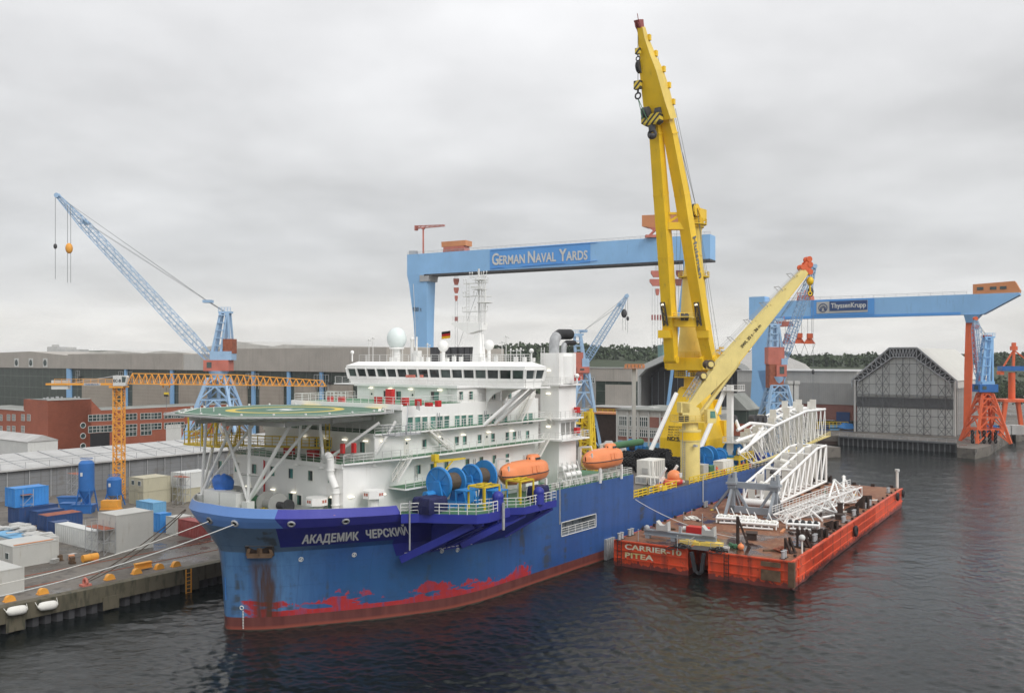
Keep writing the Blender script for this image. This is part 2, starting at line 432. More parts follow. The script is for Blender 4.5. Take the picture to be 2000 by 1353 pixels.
def yard():
 a = YARD.m @ Vector((-90, 0, 0)); b = YARD.m @ Vector((238, 0, 0))
 fr = [gz(1640, 868), gz(1868, 883), gz(1870, 893), gz(1904, 896), gz(1930, 890), gz(1980, 858), gz(1984, 862), gz(2200, 840)]
 pts = [(a.x, a.y), (b.x, b.y), (110, 300), (fr[0].x - 30, fr[0].y + 20)] + [(p.x, p.y) for p in fr] + [(1200, 420), (2600, 2600), (-2600, 2600), (-2600, a.y)]
 m = MB().prism(pts, -3, GZ)
 single('ground', None, None, m, ground_mat(), kind='structure')
yard()
def quay_wall():
 T = Thing('quay_wall', 'weathered concrete quay wall with dark steel piling in front of the ship bow', 'quay wall', frame=YARD, o=(0, 0, 0))
 m = MB().box(-90, 238, -1.5, -.02, 1.3, GZ + .02)
 for x in range(-84, 236, 12): m.box(x, x + 2.2, -1.62, -1.5, .2, 1.9)
 T.part('capping_beam', m, quaywall_mat())
 p = MB()
 for i in range(0, 220): x = -90 + i * 1.5; p.add([(x, -.1, -1), (x + .4, -.9, -1), (x + 1.1, -.9, -1), (x + 1.5, -.1, -1), (x, -.1, 1.3), (x + .4, -.9, 1.3), (x + 1.1, -.9, 1.3), (x + 1.5, -.1, 1.3)], [(0, 1, 5, 4), (1, 2, 6, 5), (2, 3, 7, 6)])
 T.part('sheet_piling', p, M['dark'])
 l = MB()
 q = YARD.P(368, 1115, y=-1.7)
 l.ladder((q.x, -1.75, -.5), (q.x, -1.75, GZ), .8, (1, 0, 0), .06)
 l.rail([(q.x + 6, -1.2, GZ), (q.x + 16, -1.2, GZ)], .35, 2, .06, 1)
 T.part('ladder', l, M['orange_crane'])
 return T
quay_wall()
def rails():
 for y in (6, 12.5):
  for s_ in (0,):
   m = MB().box(-90, 230, y - .12, y - .04, GZ + .002, GZ + .05).box(-90, 230, y + .04, y + .12, GZ + .002, GZ + .05)
   single('crane_rail', 'rusty crane rail sunk in the quay ' + ('nearer the water edge' if y < 10 else 'further from the water, beside the containers'), 'crane rail', m, M['crust'], frame=YARD, group='crane rails along the quay')
rails()
# ================================================================ SHIP
ship = Thing('ship', 'blue and white offshore construction ship with a helideck over its bow', 'ship', frame=SHIP)
WLc = [(-.1, 0), (.7, 1.6), (1.9, 3.2), (4.0, 5.1), (6.8, 6.9), (10.5, 9.4), (14.3, 11.7), (18.8, 14.1), (22.8, 15.8), (28, 16.8), (34, 17)]
DKc = [(-2.9, 0), (-2.6, 3.2), (-1.5, 6.2), (.5, 9.1), (3.0, 11.6), (6.0, 13.7), (9.2, 15.6), (12.4, 16.9), (17, 17), (24, 17), (34, 17)]
def catm(c, k=4):
 c = [(c[1][0], -c[1][1])] + c + [(2 * c[-1][0] - c[-2][0], c[-1][1])]; out = []
 for i in range(1, len(c) - 2):
  for j in range(k):
   t = j / k; p = []
   for d in (0, 1):
    a, b, e, f = c[i - 1][d], c[i][d], c[i + 1][d], c[i + 2][d]
    p.append(.5 * (2 * b + (e - a) * t + (2 * a - 5 * b + 4 * e - f) * t * t + (3 * b - a - 3 * e + f) * t ** 3))
   out.append((p[0], max(0, min(17.0, p[1]))))
 out.append(c[-2]); return out
WLs, DKs = catm(WLc), catm(DKc)
EXT = [40, 47.7, 57.5, 64, 70]
EXT2 = [80, 95, 110, 130, 148]
FZ = [(-3, -.01), (0, 0), (1.5, .01), (3, .03), (4.8, .055), (5.9, .075), (7.8, .12), (8.8, .155), (9.6, .19), (10.9, .40), (12.2, .63), (13, .77), (14.2, .94), (15.2, 1.0)]
def flare(z):
 for (a, fa), (b, fb) in zip(FZ, FZ[1:]):
  if z <= b: return fa + (fb - fa) * max(0, (z - a)) / (b - a)
 return 1.0
def hp(v, z, port=True, off=0.0):
 """point on the hull: v = station index along WLs (0 stem .. 40), then metres beyond"""
 v = max(0, v)
 if v >= 40: s_, t_ = 34 + (v - 40), 17.0
 else:
  i = int(v); f = v - i; w = (WLs[i][0] * (1 - f) + WLs[i + 1][0] * f, WLs[i][1] * (1 - f) + WLs[i + 1][1] * f)
  d = (DKs[i][0] * (1 - f) + DKs[i + 1][0] * f, DKs[i][1] * (1 - f) + DKs[i + 1][1] * f); k = flare(z)
  s_, t_ = w[0] + (d[0] - w[0]) * k, w[1] + (d[1] - w[1]) * k
 return Vector((s_, -t_ if port else t_, z))
def hp_off(v, z, off):
 p = hp(v, z); a = hp(v + .3, z) - hp(v - .3 if v > .3 else v, z); b = hp(v, z + .2) - hp(v, z - .2)
 n = a.cross(b).normalized()
 if n.y > 0 or (abs(n.y) < .2 and n.x > 0): n = -n
 return p + n * off
def find_v(px, z):
 best = None
 for i in range(0, 1600):
  v = i * .05; p = SHIP.m @ hp(v, z); q = 1000 + FPX * p.x / p.y
  if best is None or abs(q - px) < best[0]: best = (abs(q - px), v)
 return best[1]
def hull_mat():
 n = NT('hull_paint'); x, y, z = n.xyz()
 bigv = n.noise(.07, 4); st = n.noise(1.0, 4, scl=(.9, .9, .07), rough=.6); fine = n.noise(1.2, 4)
 base = n.mix(n.step(bigv, .35, .65), (.019, .068, .225), (.034, .105, .29))
 bow = n.mix(n.step(bigv, .3, .7), (.07, .17, .34), (.09, .21, .39))
 base = n.mix(n.step(x, 9, 3), base, bow)
 aft = n.step(x, 46, 58)
 base = n.mix(n.math('MULTIPLY', aft, .7), base, (.036, .10, .31))
 base = n.mix(n.math('MULTIPLY', n.step(st, .42, .72), .6), base, (.022, .07, .20))
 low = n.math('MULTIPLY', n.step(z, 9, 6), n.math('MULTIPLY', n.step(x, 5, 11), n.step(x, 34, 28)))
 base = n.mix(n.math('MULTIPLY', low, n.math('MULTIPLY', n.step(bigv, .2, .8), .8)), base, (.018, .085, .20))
 base = n.mix(n.math('MULTIPLY', n.math('GREATER_THAN', z, 9.6), n.step(x, 8, 4)), base, (.10, .165, .26))  # flare tone above the knuckle: its downward-facing shading put into the colour
 dirt = n.step(n.noise(.45, 5, rough=.7), .52, .72)
 base = n.mix(n.math('MULTIPLY', dirt, .45), base, (.03, .06, .12))
 sm = n.math('LESS_THAN', n.math('FRACT', n.math('DIVIDE', n.math('ADD', x, 2), 7.4)), .012)
 sm2 = n.math('LESS_THAN', n.math('FRACT', n.math('DIVIDE', z, 2.6)), .02)
 base = n.mix(n.math('MULTIPLY', n.math('MAXIMUM', sm, sm2), .35), base, (.02, .06, .15))
 ver = n.noise(1.0, 3, scl=(.45, .45, .05)); scuff = n.noise(1.0, 3, scl=(.25, .25, .9))
 rb = n.math('MULTIPLY', n.step(ver, .58, .66), n.step(scuff, .46, .58))
 base = n.mix(n.math('MULTIPLY', rb, .75), base, (.05, .055, .05))
 lo = n.math('ADD', n.math('MULTIPLY', n.step(x, 14.6, 15.6), -2.3), 10.25)
 nav = n.math('MULTIPLY', n.math('GREATER_THAN', z, lo), n.math('LESS_THAN', x, 39.5))
 edge = n.math('LESS_THAN', y, n.math('ADD', n.math('MULTIPLY', n.math('SUBTRACT', z, 10.4), -.58), -6.35))
 slope = n.math('LESS_THAN', n.math('SUBTRACT', x, n.math('MULTIPLY', z, 1.35)), 23.0)
 nav = n.math('MULTIPLY', n.math('MULTIPLY', nav, edge), slope)
 base = n.mix(nav, base, n.mix(fine, (.018, .022, .19), (.03, .036, .26)))
 rn = n.noise(1.0, 6, scl=(.5, .5, .9), rough=.65); hb = n.noise(1.0, 2, scl=(.13, .13, .001)); vs_ = n.noise(1.0, 4, scl=(1.5, 1.5, .22), rough=.7); hol = n.noise(1.0, 4, scl=(.22, .22, .9), rough=.6)
 top = n.math('ADD', n.math('ADD', .7, n.math('MULTIPLY', n.step(hb, .35, .62), 2.0)), n.math('ADD', n.math('MULTIPLY', vs_, 2.6), n.math('MULTIPLY', n.math('SUBTRACT', rn, .5), 1.6)))
 red = n.math('MULTIPLY', n.step(n.math('SUBTRACT', top, z), -.02, .1), n.math('SUBTRACT', 1, n.math('MULTIPLY', n.step(hol, .53, .56), n.math('GREATER_THAN', z, 2.1))))
 xm = n.math('MULTIPLY', n.step(n.math('ADD', n.math('MULTIPLY', rn, 5), x), 3.2, 3.8), n.math('LESS_THAN', n.math('ADD', n.math('MULTIPLY', vs_, 26), x), 52))
 red = n.math('MULTIPLY', red, xm)
 base = n.mix(n.math('MULTIPLY', red, n.math('SUBTRACT', 1, n.math('MULTIPLY', n.step(vs_, .5, .66), .5))), base, n.mix(fine, (.30, .022, .026), (.46, .035, .04)))
 cx = n.math('ABSOLUTE', n.math('ADD', y, n.math('ADD', 3.75, n.math('MULTIPLY', st, .8))))
 run = n.math('MULTIPLY', n.math('MULTIPLY', n.step(cx, 1.5, .7), n.step(z, 9.2, 8.0)), n.math('LESS_THAN', x, 8))
 run = n.math('MULTIPLY', run, n.step(st, .25, .55))
 base = n.mix(n.math('MULTIPLY', run, .95), base, n.mix(st, (.022, .018, .012), (.10, .045, .025)))
 boot = n.mix(n.step(st, .35, .7), (.10, .028, .026), (.16, .052, .044))
 boot = n.mix(n.step(z, .55, .2), boot, (.26, .065, .045))
 boot = n.mix(n.step(z, .12, .02), boot, (.05, .04, .03))
 base = n.mix(n.math('LESS_THAN', z, 1.55), base, boot)
 n.bump(n.math('ADD', n.noise(.25, 2), n.math('MULTIPLY', fine, .05)), .25, .25)
 return n.out(base, .38, 0, .45)
M['hull'] = hull_mat()
def hull():
 m = MB()
 zs = [-3, 0, .8, 1.5, 3, 4.8, 5.9, 7.8, 8.8, 9.52, 9.6, 9.68, 10.2, 10.9, 11.5, 12.2, 13.0]
 vs = [i * .5 for i in range(0, 80)] + [40 + (x - 34) for x in [34] + EXT]
 def grid(vs, zs, side):
  P_ = [[hp(v, z, side) for v in vs] for z in zs]; b = []
  fl = []
  idx = lambda i, j: i * len(vs) + j
  for i in range(len(zs) - 1):
   for j in range(len(vs) - 1):
    if side and zs[i] == 5.9 and abs(P_[i][j].x - 47.7) < .01: continue     # the side opening
    q = (idx(i, j), idx(i, j + 1), idx(i + 1, j + 1), idx(i + 1, j))
    fl.append(q if side else q[::-1])
  m.add([p for r_ in P_ for p in r_], fl, smooth=True)
 for side in (True, False):
  grid(vs, zs, side)
  v2 = [40 + (x - 34) for x in [70] + EXT2]
  z2 = [z for z in zs if z <= 8.8]
  grid(v2, z2, side)
 m.add([(148, -17, -3), (148, 17, -3), (148, 17, 8.8), (148, -17, 8.8)], [(0, 1, 2, 3)])
 m.add([(70, -17, 8.8), (70, 17, 8.8), (70, 17, 13), (70, -17, 13)], [(0, 1, 2, 3)])
 h = ship.part('hull', m, M['hull'])
 vs2 = [i * .5 for i in range(0, 80)]
 pp = [hp_off(v, 12.85, -.4) for v in vs2]; pp[0].y = 0; poly = [(p.x, p.y + .02) for p in pp] + [(69.9, -16.95), (69.9, 16.95)] + [(p.x, -p.y - .02) for p in reversed(pp[1:])]
 ship.part('forward_deck', MB().prism(poly, 12.88, 12.98), M['green'])
 ship.part('main_deck', MB().box(70.05, 147.9, -16.9, 16.9, 8.3, 8.75), M['deck'])
 r = MB().add([(47.7, -17, 5.9), (57.5, -17, 5.9), (57.5, -14.4, 5.9), (47.7, -14.4, 5.9), (47.7, -17, 7.8), (57.5, -17, 7.8), (57.5, -14.4, 7.8), (47.7, -14.4, 7.8)],
                 [(0, 3, 2, 1), (4, 5, 6, 7), (0, 4, 7, 3), (1, 2, 6, 5), (2, 3, 7, 6)])
 for k in range(5): r.box(48.6 + k * 2, 48.75 + k * 2, -14.6, -14.3, 5.9, 7.8)
 op = ship.part('side_opening', r, M['grey'])
 ship.part('railing', MB().rail([(47.8, -16.95, 5.92), (57.4, -16.95, 5.92)], 1.1, 1.8, .04), M['rail'], parent=op)
 fr = MB();
 for a, b in (((47.6, 5.8), (57.6, 5.8)), ((47.6, 7.9), (57.6, 7.9)), ((47.6, 5.8), (47.6, 7.9)), ((57.6, 5.8), (57.6, 7.9))): fr.bar((a[0], -17.05, a[1]), (b[0], -17.05, b[1]), .1)
 ship.part('frame', fr, M['white2'], parent=op)
 pl = MB().box(46 + 14.2, 46 + 17.2, -17.35, -17.0, -.6, 3.3)
 for k in range(5): pl.box(60.2 + k * .65, 60.35 + k * .65, -17.5, -17.34, -.6, 3.3)
 ship.part('rubbing_panel', pl, M['galv'])
 k = MB()
 for zz in (2.9, 10.2):
  k.bar((72, -17.02, zz if zz < 8 else 8.2), (147, -17.02, zz if zz < 8 else 8.2), .1, .16)
 ship.part('rubbing_strake', k, M['hull'])
hull()
def bulwark():
 m = MB(); top = lambda v: 15.55 - .5 * min(1, v / 28)
 vs = [i * .5 for i in range(0, 57)]
 for sd in (1, -1):
  def ln(z, ins):
   out = []
   for v in vs:
    p = hp_off(v, min(z(v) if callable(z) else z, 15.1), -ins); out.append((p.x, p.y * sd if v > .01 else 0, z(v) if callable(z) else z))
   return out
  rows = [ln(13.0, 0), ln(13.85, -.03), ln(lambda v: top(v) - 1.05, -.03), ln(top, .62), ln(top, .8), ln(lambda v: top(v) - 1.05, .3), ln(12.99, .28)]
  vsn = [p for r_ in rows for p in r_]; N = len(vs); fs = []
  for i in range(len(rows) - 1):
   for j in range(N - 1):
    q = (i * N + j, i * N + j + 1, (i + 1) * N + j + 1, (i + 1) * N + j); fs.append(q if sd > 0 else q[::-1])
  nf = N - 1; m.add(vsn, fs[:3 * nf]); m.add(vsn, fs[3 * nf:], mi=1)
  e = [r_[-1] for r_ in rows]; m.add(e, [tuple(range(len(e)))])
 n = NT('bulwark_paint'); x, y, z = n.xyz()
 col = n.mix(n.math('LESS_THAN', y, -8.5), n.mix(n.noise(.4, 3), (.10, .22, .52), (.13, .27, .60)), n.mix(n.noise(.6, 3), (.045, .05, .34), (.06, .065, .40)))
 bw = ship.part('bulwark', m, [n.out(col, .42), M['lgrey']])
 st = MB()
 for v in range(2, 56, 3):
  for sd in (1, -1):
   p = hp_off(v, 14, -.7); q = hp_off(v, 13, -1.3); p0 = hp_off(v, 13, -.5); st.add([(p0.x, p0.y * sd, 13), (q.x, q.y * sd, 13), (p.x, p.y * sd, 14.2)], [(0, 1, 2), (2, 1, 0)])
 ship.part('stiffener', st, M['lgrey'], parent=bw)
 for px in (374, 404, 459, 569, 675):
  v = find_v(px, 13.6); c = hp_off(v, 13.62, .06); nrm = (hp_off(v, 13.62, 1) - hp_off(v, 13.62, 0)).normalized()
  f = ship.part('mooring_eye', MB().torus(c, nrm, .36, .13, 18, 8), M['galv'])
  ship.part('eye_hole', MB().tube(c - nrm * .04, c + nrm * .03, 0.30, n=16), M['black'], parent=f)
bulwark()
def text_mb(body, size=1.0, bold=.02, shear=0.0, ext=.01, align='CENTER', space=1.0):
 if bold > .015:
  vs, fs = text_mb(body, size, .012, shear, ext, align, space + bold * .8); b = bold * size * .8; out, fo = [], []
  for k, (dx, dy) in enumerate(((-b, 0), (b, 0), (0, b * .5), (0, -b * .5))):
   o = len(out); out += [v + Vector((dx, dy, .004 * size * (k + 1))) for v in vs]; fo += [tuple(i + o for i in f) for f in fs]
  return out, fo
 cu = bpy.data.curves.new('txt', 'FONT'); cu.body = body; cu.size = size; cu.offset = bold * size; cu.shear = shear; cu.align_x = align; cu.space_character = space
 cu.fill_mode = 'FRONT'; cu.resolution_u = 3
 o = bpy.data.objects.new('txt', cu); COL.objects.link(o); bpy.context.view_layer.update()
 dg = bpy.context.evaluated_depsgraph_get(); me = bpy.data.meshes.new_from_object(o.evaluated_get(dg))
 vs = [v.co.copy() for v in me.vertices]; fs = [tuple(p.vertices) for p in me.polygons]
 bpy.data.objects.remove(o); bpy.data.curves.remove(cu); bpy.data.meshes.remove(me)
 return vs, fs
def place_text(body, o, ux, uy, size, w=None, off=.03, n=None, **k):
 """flat lettering on the plane through o (centre of the baseline) with writing direction ux and up direction uy"""
 vs, fs = text_mb(body, size, **k); ux, uy = Vector(ux).normalized(), Vector(uy).normalized(); nn = ux.cross(uy).normalized()
 x0 = min(v.x for v in vs); x1 = max(v.x for v in vs); sx = 1 if w is None else w / (x1 - x0); c = (x0 + x1) / 2
 m = MB(); m.add([Vector(o) + ux * (v.x - c) * sx + uy * v.y + nn * (off + v.z) for v in vs], fs); return m
def hull_text(body, v0, v1, z0, hgt):
 vs, fs = text_mb(body, 1.0, bold=.05, shear=.18, align='LEFT')
 import bmesh
 bm = bmesh.new(); bv = [bm.verts.new(v) for v in vs]
 for f in fs:
  try: bm.faces.new([bv[i] for i in f])
  except ValueError: pass
 bmesh.ops.triangulate(bm, faces=bm.faces[:])
 for _ in range(2): bmesh.ops.subdivide_edges(bm, edges=[e for e in bm.edges if e.calc_length() > .15], cuts=1, use_grid_fill=False); bmesh.ops.triangulate(bm, faces=bm.faces[:])
 bm.verts.index_update(); vs = [v.co.copy() for v in bm.verts]; fs = [tuple(v.index for v in f.verts) for f in bm.faces]; bm.free()
 x0 = min(v.x for v in vs); x1 = max(v.x for v in vs); A = sum((hp(v0 + (v1 - v0) * (i + 1) / 60, z0) - hp(v0 + (v1 - v0) * i / 60, z0)).length for i in range(60))
 tab = [0]
 for i in range(60): tab.append(tab[-1] + (hp(v0 + (v1 - v0) * (i + 1) / 60, z0) - hp(v0 + (v1 - v0) * i / 60, z0)).length)
 out = []
 for v in vs:
  d = (v.x - x0) / (x1 - x0) * tab[-1]; i = max(0, min(59, next((k for k in range(60) if tab[k + 1] >= d), 59)))
  f = (d - tab[i]) / max(1e-6, tab[i + 1] - tab[i]); vv = v0 + (v1 - v0) * (i + f) / 60
  out.append(hp_off(vv, z0 + v.y / .72 * hgt, .07 + v.z * 2))
 return MB().add([p for p in out], fs)
nt = MB()
for body, a, b in (('АКАДЕМИК', 589, 703), ('ЧЕРСКИЙ', 716, 801)):
 g = hull_text(body, find_v(a, 10.8), find_v(b, 10.8), 10.75 if a < 600 else 10.9, 1.25); nt.add(g.v, g.f)
ship.part('name_lettering', nt, paint('letter_white', (.88, .88, .87), .5, .03))
def hull_marks():
 m = MB(); a, b = find_v(482, 9.9), find_v(534, 9.9)
 A = [hp_off(a, 10.55, .02), hp_off(b, 10.55, .02), hp_off(b, 9.2, .02), hp_off(a, 9.2, .02)]
 cen = sum(A, Vector()) / 4; nn = (A[1] - A[0]).cross(A[2] - A[1]).normalized()
 if nn.y > 0: nn = -nn
 for i in range(4): m.bar(A[i], A[(i + 1) % 4], .18, .14)
 pk = ship.part('anchor_pocket', m, M['dark'])
 ship.part('pocket_plate', MB().add([p + nn * .02 for p in A], [(0, 1, 2, 3)]), M['rustsup'], parent=pk)
 an = MB(); B = [hp_off(a + .2, 9.35, .35), hp_off(b - .2, 9.35, .35)]
 an.bar(B[0], B[1], .5, .5); an.bar((B[0] + B[1]) / 2, cen + Vector((0, 0, .5)) + nn * .2, .45)
 for q in B: an.bar(q, q.lerp(cen, .2) + Vector((0, 0, .9)), .35)
 ship.part('anchor', an, M['pad'])
 d = MB(); a, b = find_v(425, 5), find_v(440, 5)
 for i in range(4):
  for j in range(4):
   f = lambda u, w: hp_off(a + (b - a) * u / 4, 3.6 + 2.8 * w / 4, .07); d.add([f(i, j), f(i + 1, j), f(i + 1, j + 1), f(i, j + 1)], [(0, 1, 2, 3)])
 for u, w, u2, w2 in ((0, 0, 4, 0), (4, 0, 4, 4), (4, 4, 0, 4), (0, 4, 0, 0)): d.bar(f(u, w), f(u2, w2), .09)
 ship.part('bow_door', d, M['gblue2'])
 w = MB(); v = find_v(475, 1.2)
 for i in range(12): p = hp_off(v, .25 + .19 * i, .04); w.cbox(p, (.16, .1, .09))
 nrm = (hp_off(v, 2.6, 1) - hp_off(v, 2.6, 0)); w.torus(hp_off(v - .3, 2.75, .05), nrm, .22, .07, 12, 4)
 for px, z in ((588, 8.5), (692, 8.6), (863, 7.9), (893, 7.7)):
  vv = find_v(px, z); nrm = (hp_off(vv, z, 1) - hp_off(vv, z, 0)); c = hp_off(vv, z, .05)
  w.torus(c, nrm, .26, .05, 12, 4); w.bar(c - Vector((0, 0, .3)), c + Vector((0, 0, .3)), .07); t_ = (hp(vv + .5, z) - hp(vv, z)).normalized() * .25; w.bar(c - t_ - Vector((0, 0, .2)), c + t_ + Vector((0, 0, .2)), .07)
 for k in range(26):
  if random.random() < .7:
   x = 15 + k * .72; zb = 8.25 - (k > 14) * .15
   w.bar(hp_off(find_v(790, 8) + k * .55, zb + .02 * (k % 3), .05), hp_off(find_v(790, 8) + k * .55 + .35, zb, .05), .07)
 ship.part('hull_marking', w, M['cwhite'])
hull_marks()
# ================================================================ BARGE
barge = Thing('barge', 'long orange-red flat deck barge with rusty deck moored beside the ship', 'barge', frame=BARGE)
BL, BW, BD = 86.0, 28.2, 4.0
def barge_build():
 n = NT('barge_paint'); x, y, z = n.xyz()
 st = n.noise(1, 4, scl=(.8, .8, .1)); f = n.noise(.35, 4); sc = n.noise(1.3, 4)
 col = n.mix(n.step(f, .3, .7), (.66, .078, .028), (.78, .105, .036))
 col = n.mix(n.math('MULTIPLY', n.step(st, .52, .7), .7), col, (.22, .05, .035))
 col = n.mix(n.math('MULTIPLY', n.step(sc, .62, .68), .6), col, (.10, .05, .035))
 w = n.math('LESS_THAN', z, n.math('ADD', .35, n.math('MULTIPLY', n.step(sc, .4, .7), .8)))
 col = n.mix(n.math('MULTIPLY', w, .85), col, n.mix(sc, (.07, .05, .05), (.16, .03, .03)))
 red = n.out(col, .45); M['barge'] = red
 m = MB()
 a0, a1 = 12.6, 15.8
 outl = [(0, 0), (BL, 0), (BL, BW), (0, BW), (0, a1), (5, a1), (5, a0), (0, a0)]
 m.prism(outl, -1.5, BD)
 hullp = barge.part('hull', m, red)
 d = NT('barge_deck'); x, y, z = d.xyz()
 a = d.noise(.11, 5, rough=.6); b = d.noise(.9, 5, rough=.7); wet = d.step(d.noise(.075, 5, rough=.6), .49, .55)
 wet = d.math('MULTIPLY', wet, d.step(d.math('ABSOLUTE', d.math('SUBTRACT', x, 24)), 40, 20))
 c1 = d.mix(d.step(a, .35, .65), (.17, .062, .030), (.27, .12, .06))
 c1 = d.mix(d.math('MULTIPLY', d.step(b, .5, .68), .6), c1, (.36, .22, .14))
 c1 = d.mix(d.math('MULTIPLY', d.step(d.noise(2.2, 3), .55, .65), .5), c1, (.07, .035, .025))
 c1 = d.mix(wet, c1, (.055, .026, .020))
 d.set(d.b.inputs['Roughness'], d.math('SUBTRACT', .75, d.math('MULTIPLY', wet, .66)))
 d.set(d.b.inputs['Base Color'], c1); d.bump(d.math('MULTIPLY', b, d.math('SUBTRACT', 1, wet)), .3, .05)
 dk = [(.25, .25), (BL - .25, .25), (BL - .25, BW - .25), (.25, BW - .25), (.25, a1 + .2), (5.2, a1 + .2), (5.2, a0 - .2), (.25, a0 - .2)]
 barge.part('deck', MB().prism(dk, BD + .002, BD + .03), d.m)
 s = MB()
 for z in (2.45, 1.1):
  s.box(0, BL, -.22, -.001, z, z + .2); s.box(-.16, -.001, 0, a0, z, z + .14); s.box(-.16, -.001, a1, BW, z, z + .14)
 for k in range(0, 5): s.box(k * 19 - .001, k * 3 + .12, -.12, -.001, .1, BD)
 for k in range(0, 5): s.box(-.12, -.001, .0 + k * 3.1, .12 + k * 3.1, .1, BD); s.box(-.12, -.001, a1 + k * 3.1, a1 + .12 + k * 3.1, .1, BD)
 s.box(-.28, -.001, 0, a0, BD - .16, BD + .06).box(-.28, -.001, a1, BW, BD - .16, BD + .06).box(0, BL, -.28, -.001, BD - .16, BD + .06)
 barge.part('rubbing_strake', s, red)
 g = MB().box(-.5, -.23, 1.6, 4.4, 2.95, BD - .4).box(-.5, -.23, 1.6, 4.4, .9, 2.4).box(-.45, .25, -.4, .5, .3, BD - .1)
 barge.part('fender_pad', g, M['pad'])
 l = MB()
 for y in (9.6, 27.2): l.ladder((-.4, y, .1), (-.4, y, BD), .7, (0, 1, 0), .05)
 barge.part('ladder', l, M['rustsup'])
 b_ = MB()
 for y in (13.2, 15.2): b_.bar((-.1, y, 3.6), (.2, (y + 14.2) / 2, .7), .5, .5); b_.bar((.2, (y + 14.2) / 2, .7), (.5, 14.2, .3), .45)
 b_.box(-.2, 5, 12.6, 15.8, BD + .03, BD + .05)
 barge.part('notch_bracket', b_, M['dark'])
 T1 = place_text('CARRIER-10', (-.02, 21.6, 2.78), (0, -1, 0), (0, 0, 1), 1.15, w=9.6, bold=.03, off=.1)
 T2 = place_text('PITEA', (-.02, 23.9, 1.45), (0, -1, 0), (0, 0, 1), 1.15, w=4.9, bold=.03, off=.1)
 T1.add(T2.v, T2.f)
 n2 = NT('faded_lettering'); x, y, z = n2.xyz()
 barge.part('name_lettering', T1, n2.out(n2.mix(n2.step(n2.noise(.8, 3), .4, .6), (.75, .72, .62), (.62, .50, .2)), .6))
 T3 = place_text('CARRIER-10  PIK2', (31, -.02, 2.8), (1, 0, 0), (0, 0, 1), 1.1, w=11, bold=.03, off=.03)
 barge.part('name_lettering', T3, M['brown_orange'], label='worn lettering on the long side')
 r = MB().rail([(.5, 17.4, BD + .03), (.5, 15.9, BD + .03), (5.4, 16.4, BD + .03)], 1.1, 1.2, .035).rail([(.5, 12.4, BD + .03), (.5, 9.6, BD + .03)], 1.1, 1.2, .035)
 barge.part('railing', r, M['galv'])
barge_build()
# ================================================================ SHIP: superstructure
def r3(x, y): return (330 + x / 3.98, 740 + y / 3.98)
def r4(x, y): return (640 + x / 3.846, 620 + y / 3.846)
def r6(x, y): return (840 + x / 5, 520 + y / 5)
def rb(x, y): return (560 + x / 7.96, 760 + y / 7.96)
def deckhouse(name, s0, s1, hw, z0, z1, chamfer=0, label=None):
 m = MB().prism([(s0, -hw + chamfer), (s0 + chamfer, -hw), (s1, -hw), (s1, hw), (s0 + chamfer, hw), (s0, hw - chamfer)] if chamfer else [(s0, -hw), (s1, -hw), (s1, hw), (s0, hw)], z0, z1)
 return ship.part(name, m, M['white'], label=label)
wallA = deckhouse('deckhouse', 8.7, 50, 11, 12.9, 19.9)
wallB = deckhouse('deckhouse', 14, 50, 11, 19.9, 23.3)
wallC = deckhouse('deckhouse', 19, 50, 10.98, 23.3, 26.7)
wallD = deckhouse('deckhouse', 31, 50, 10.3, 26.7, 28.95)
def window_mb(c, n, w, h, g='glass', round_=False):
 """framed pane: c centre on the wall, n outward 'f' (forward) or 'p' (port)"""
 m = MB()
 c = Vector(c)
 ux = Vector((0, 1, 0)) if n == 'f' else Vector((1, 0, 0)); nn = Vector((-1, 0, 0)) if n == 'f' else Vector((0, -1, 0)); uz = Vector((0, 0, 1))
 if round_:
  m.tube(c, c + nn * .05, w / 2, n=12); m.mi = [1] * len(m.f); return m
 f = .07 if h < 1.6 else .05
 a = c - ux * w / 2 - uz * h / 2
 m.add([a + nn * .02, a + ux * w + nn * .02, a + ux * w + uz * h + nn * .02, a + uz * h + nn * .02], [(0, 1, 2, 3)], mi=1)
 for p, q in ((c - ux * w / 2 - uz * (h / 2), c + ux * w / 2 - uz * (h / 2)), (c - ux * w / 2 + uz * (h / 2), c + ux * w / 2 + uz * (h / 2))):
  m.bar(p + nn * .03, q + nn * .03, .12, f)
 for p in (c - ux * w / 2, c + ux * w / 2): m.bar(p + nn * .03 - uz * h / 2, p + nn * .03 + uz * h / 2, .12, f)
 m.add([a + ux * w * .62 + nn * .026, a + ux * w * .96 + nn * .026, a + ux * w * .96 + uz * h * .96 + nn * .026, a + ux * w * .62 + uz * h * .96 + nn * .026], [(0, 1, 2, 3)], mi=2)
 return m
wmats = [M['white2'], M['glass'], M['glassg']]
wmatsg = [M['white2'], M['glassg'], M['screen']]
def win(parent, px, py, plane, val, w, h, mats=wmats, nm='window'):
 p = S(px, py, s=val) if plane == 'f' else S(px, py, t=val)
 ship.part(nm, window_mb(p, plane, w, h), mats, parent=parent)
for x, y in ((400, 670), (530, 685), (665, 697), (807, 715), (950, 733), (1102, 750), (1258, 765)):
 win(wallA, *r3(x, y), 'f', 8.7, .95, 1.3, wmats if x in (530, 1102, 1258) else wmatsg)
for x, y in ((515, 862), (948, 925), (1015, 940), (1255, 965)): win(wallA, *r3(x, y), 'f', 8.7, .95, 1.3, wmats)
for x, y in ((470, 845), (655, 862), (1180, 900)): win(wallB, *rb(x, y), 'f', 14, 1.0, 1.4, wmatsg)
for i, x in enumerate((617, 675, 728, 790, 843, 893, 972, 1021, 1072, 1146, 1195, 1242, 1332, 1480, 1523)):
 y = 797 - (x - 617) * .046
 win(wallC, *r4(x, y), 'p', 11, 1.15, 1.75, [M['white2'], M['glassg'], M['glassg']])
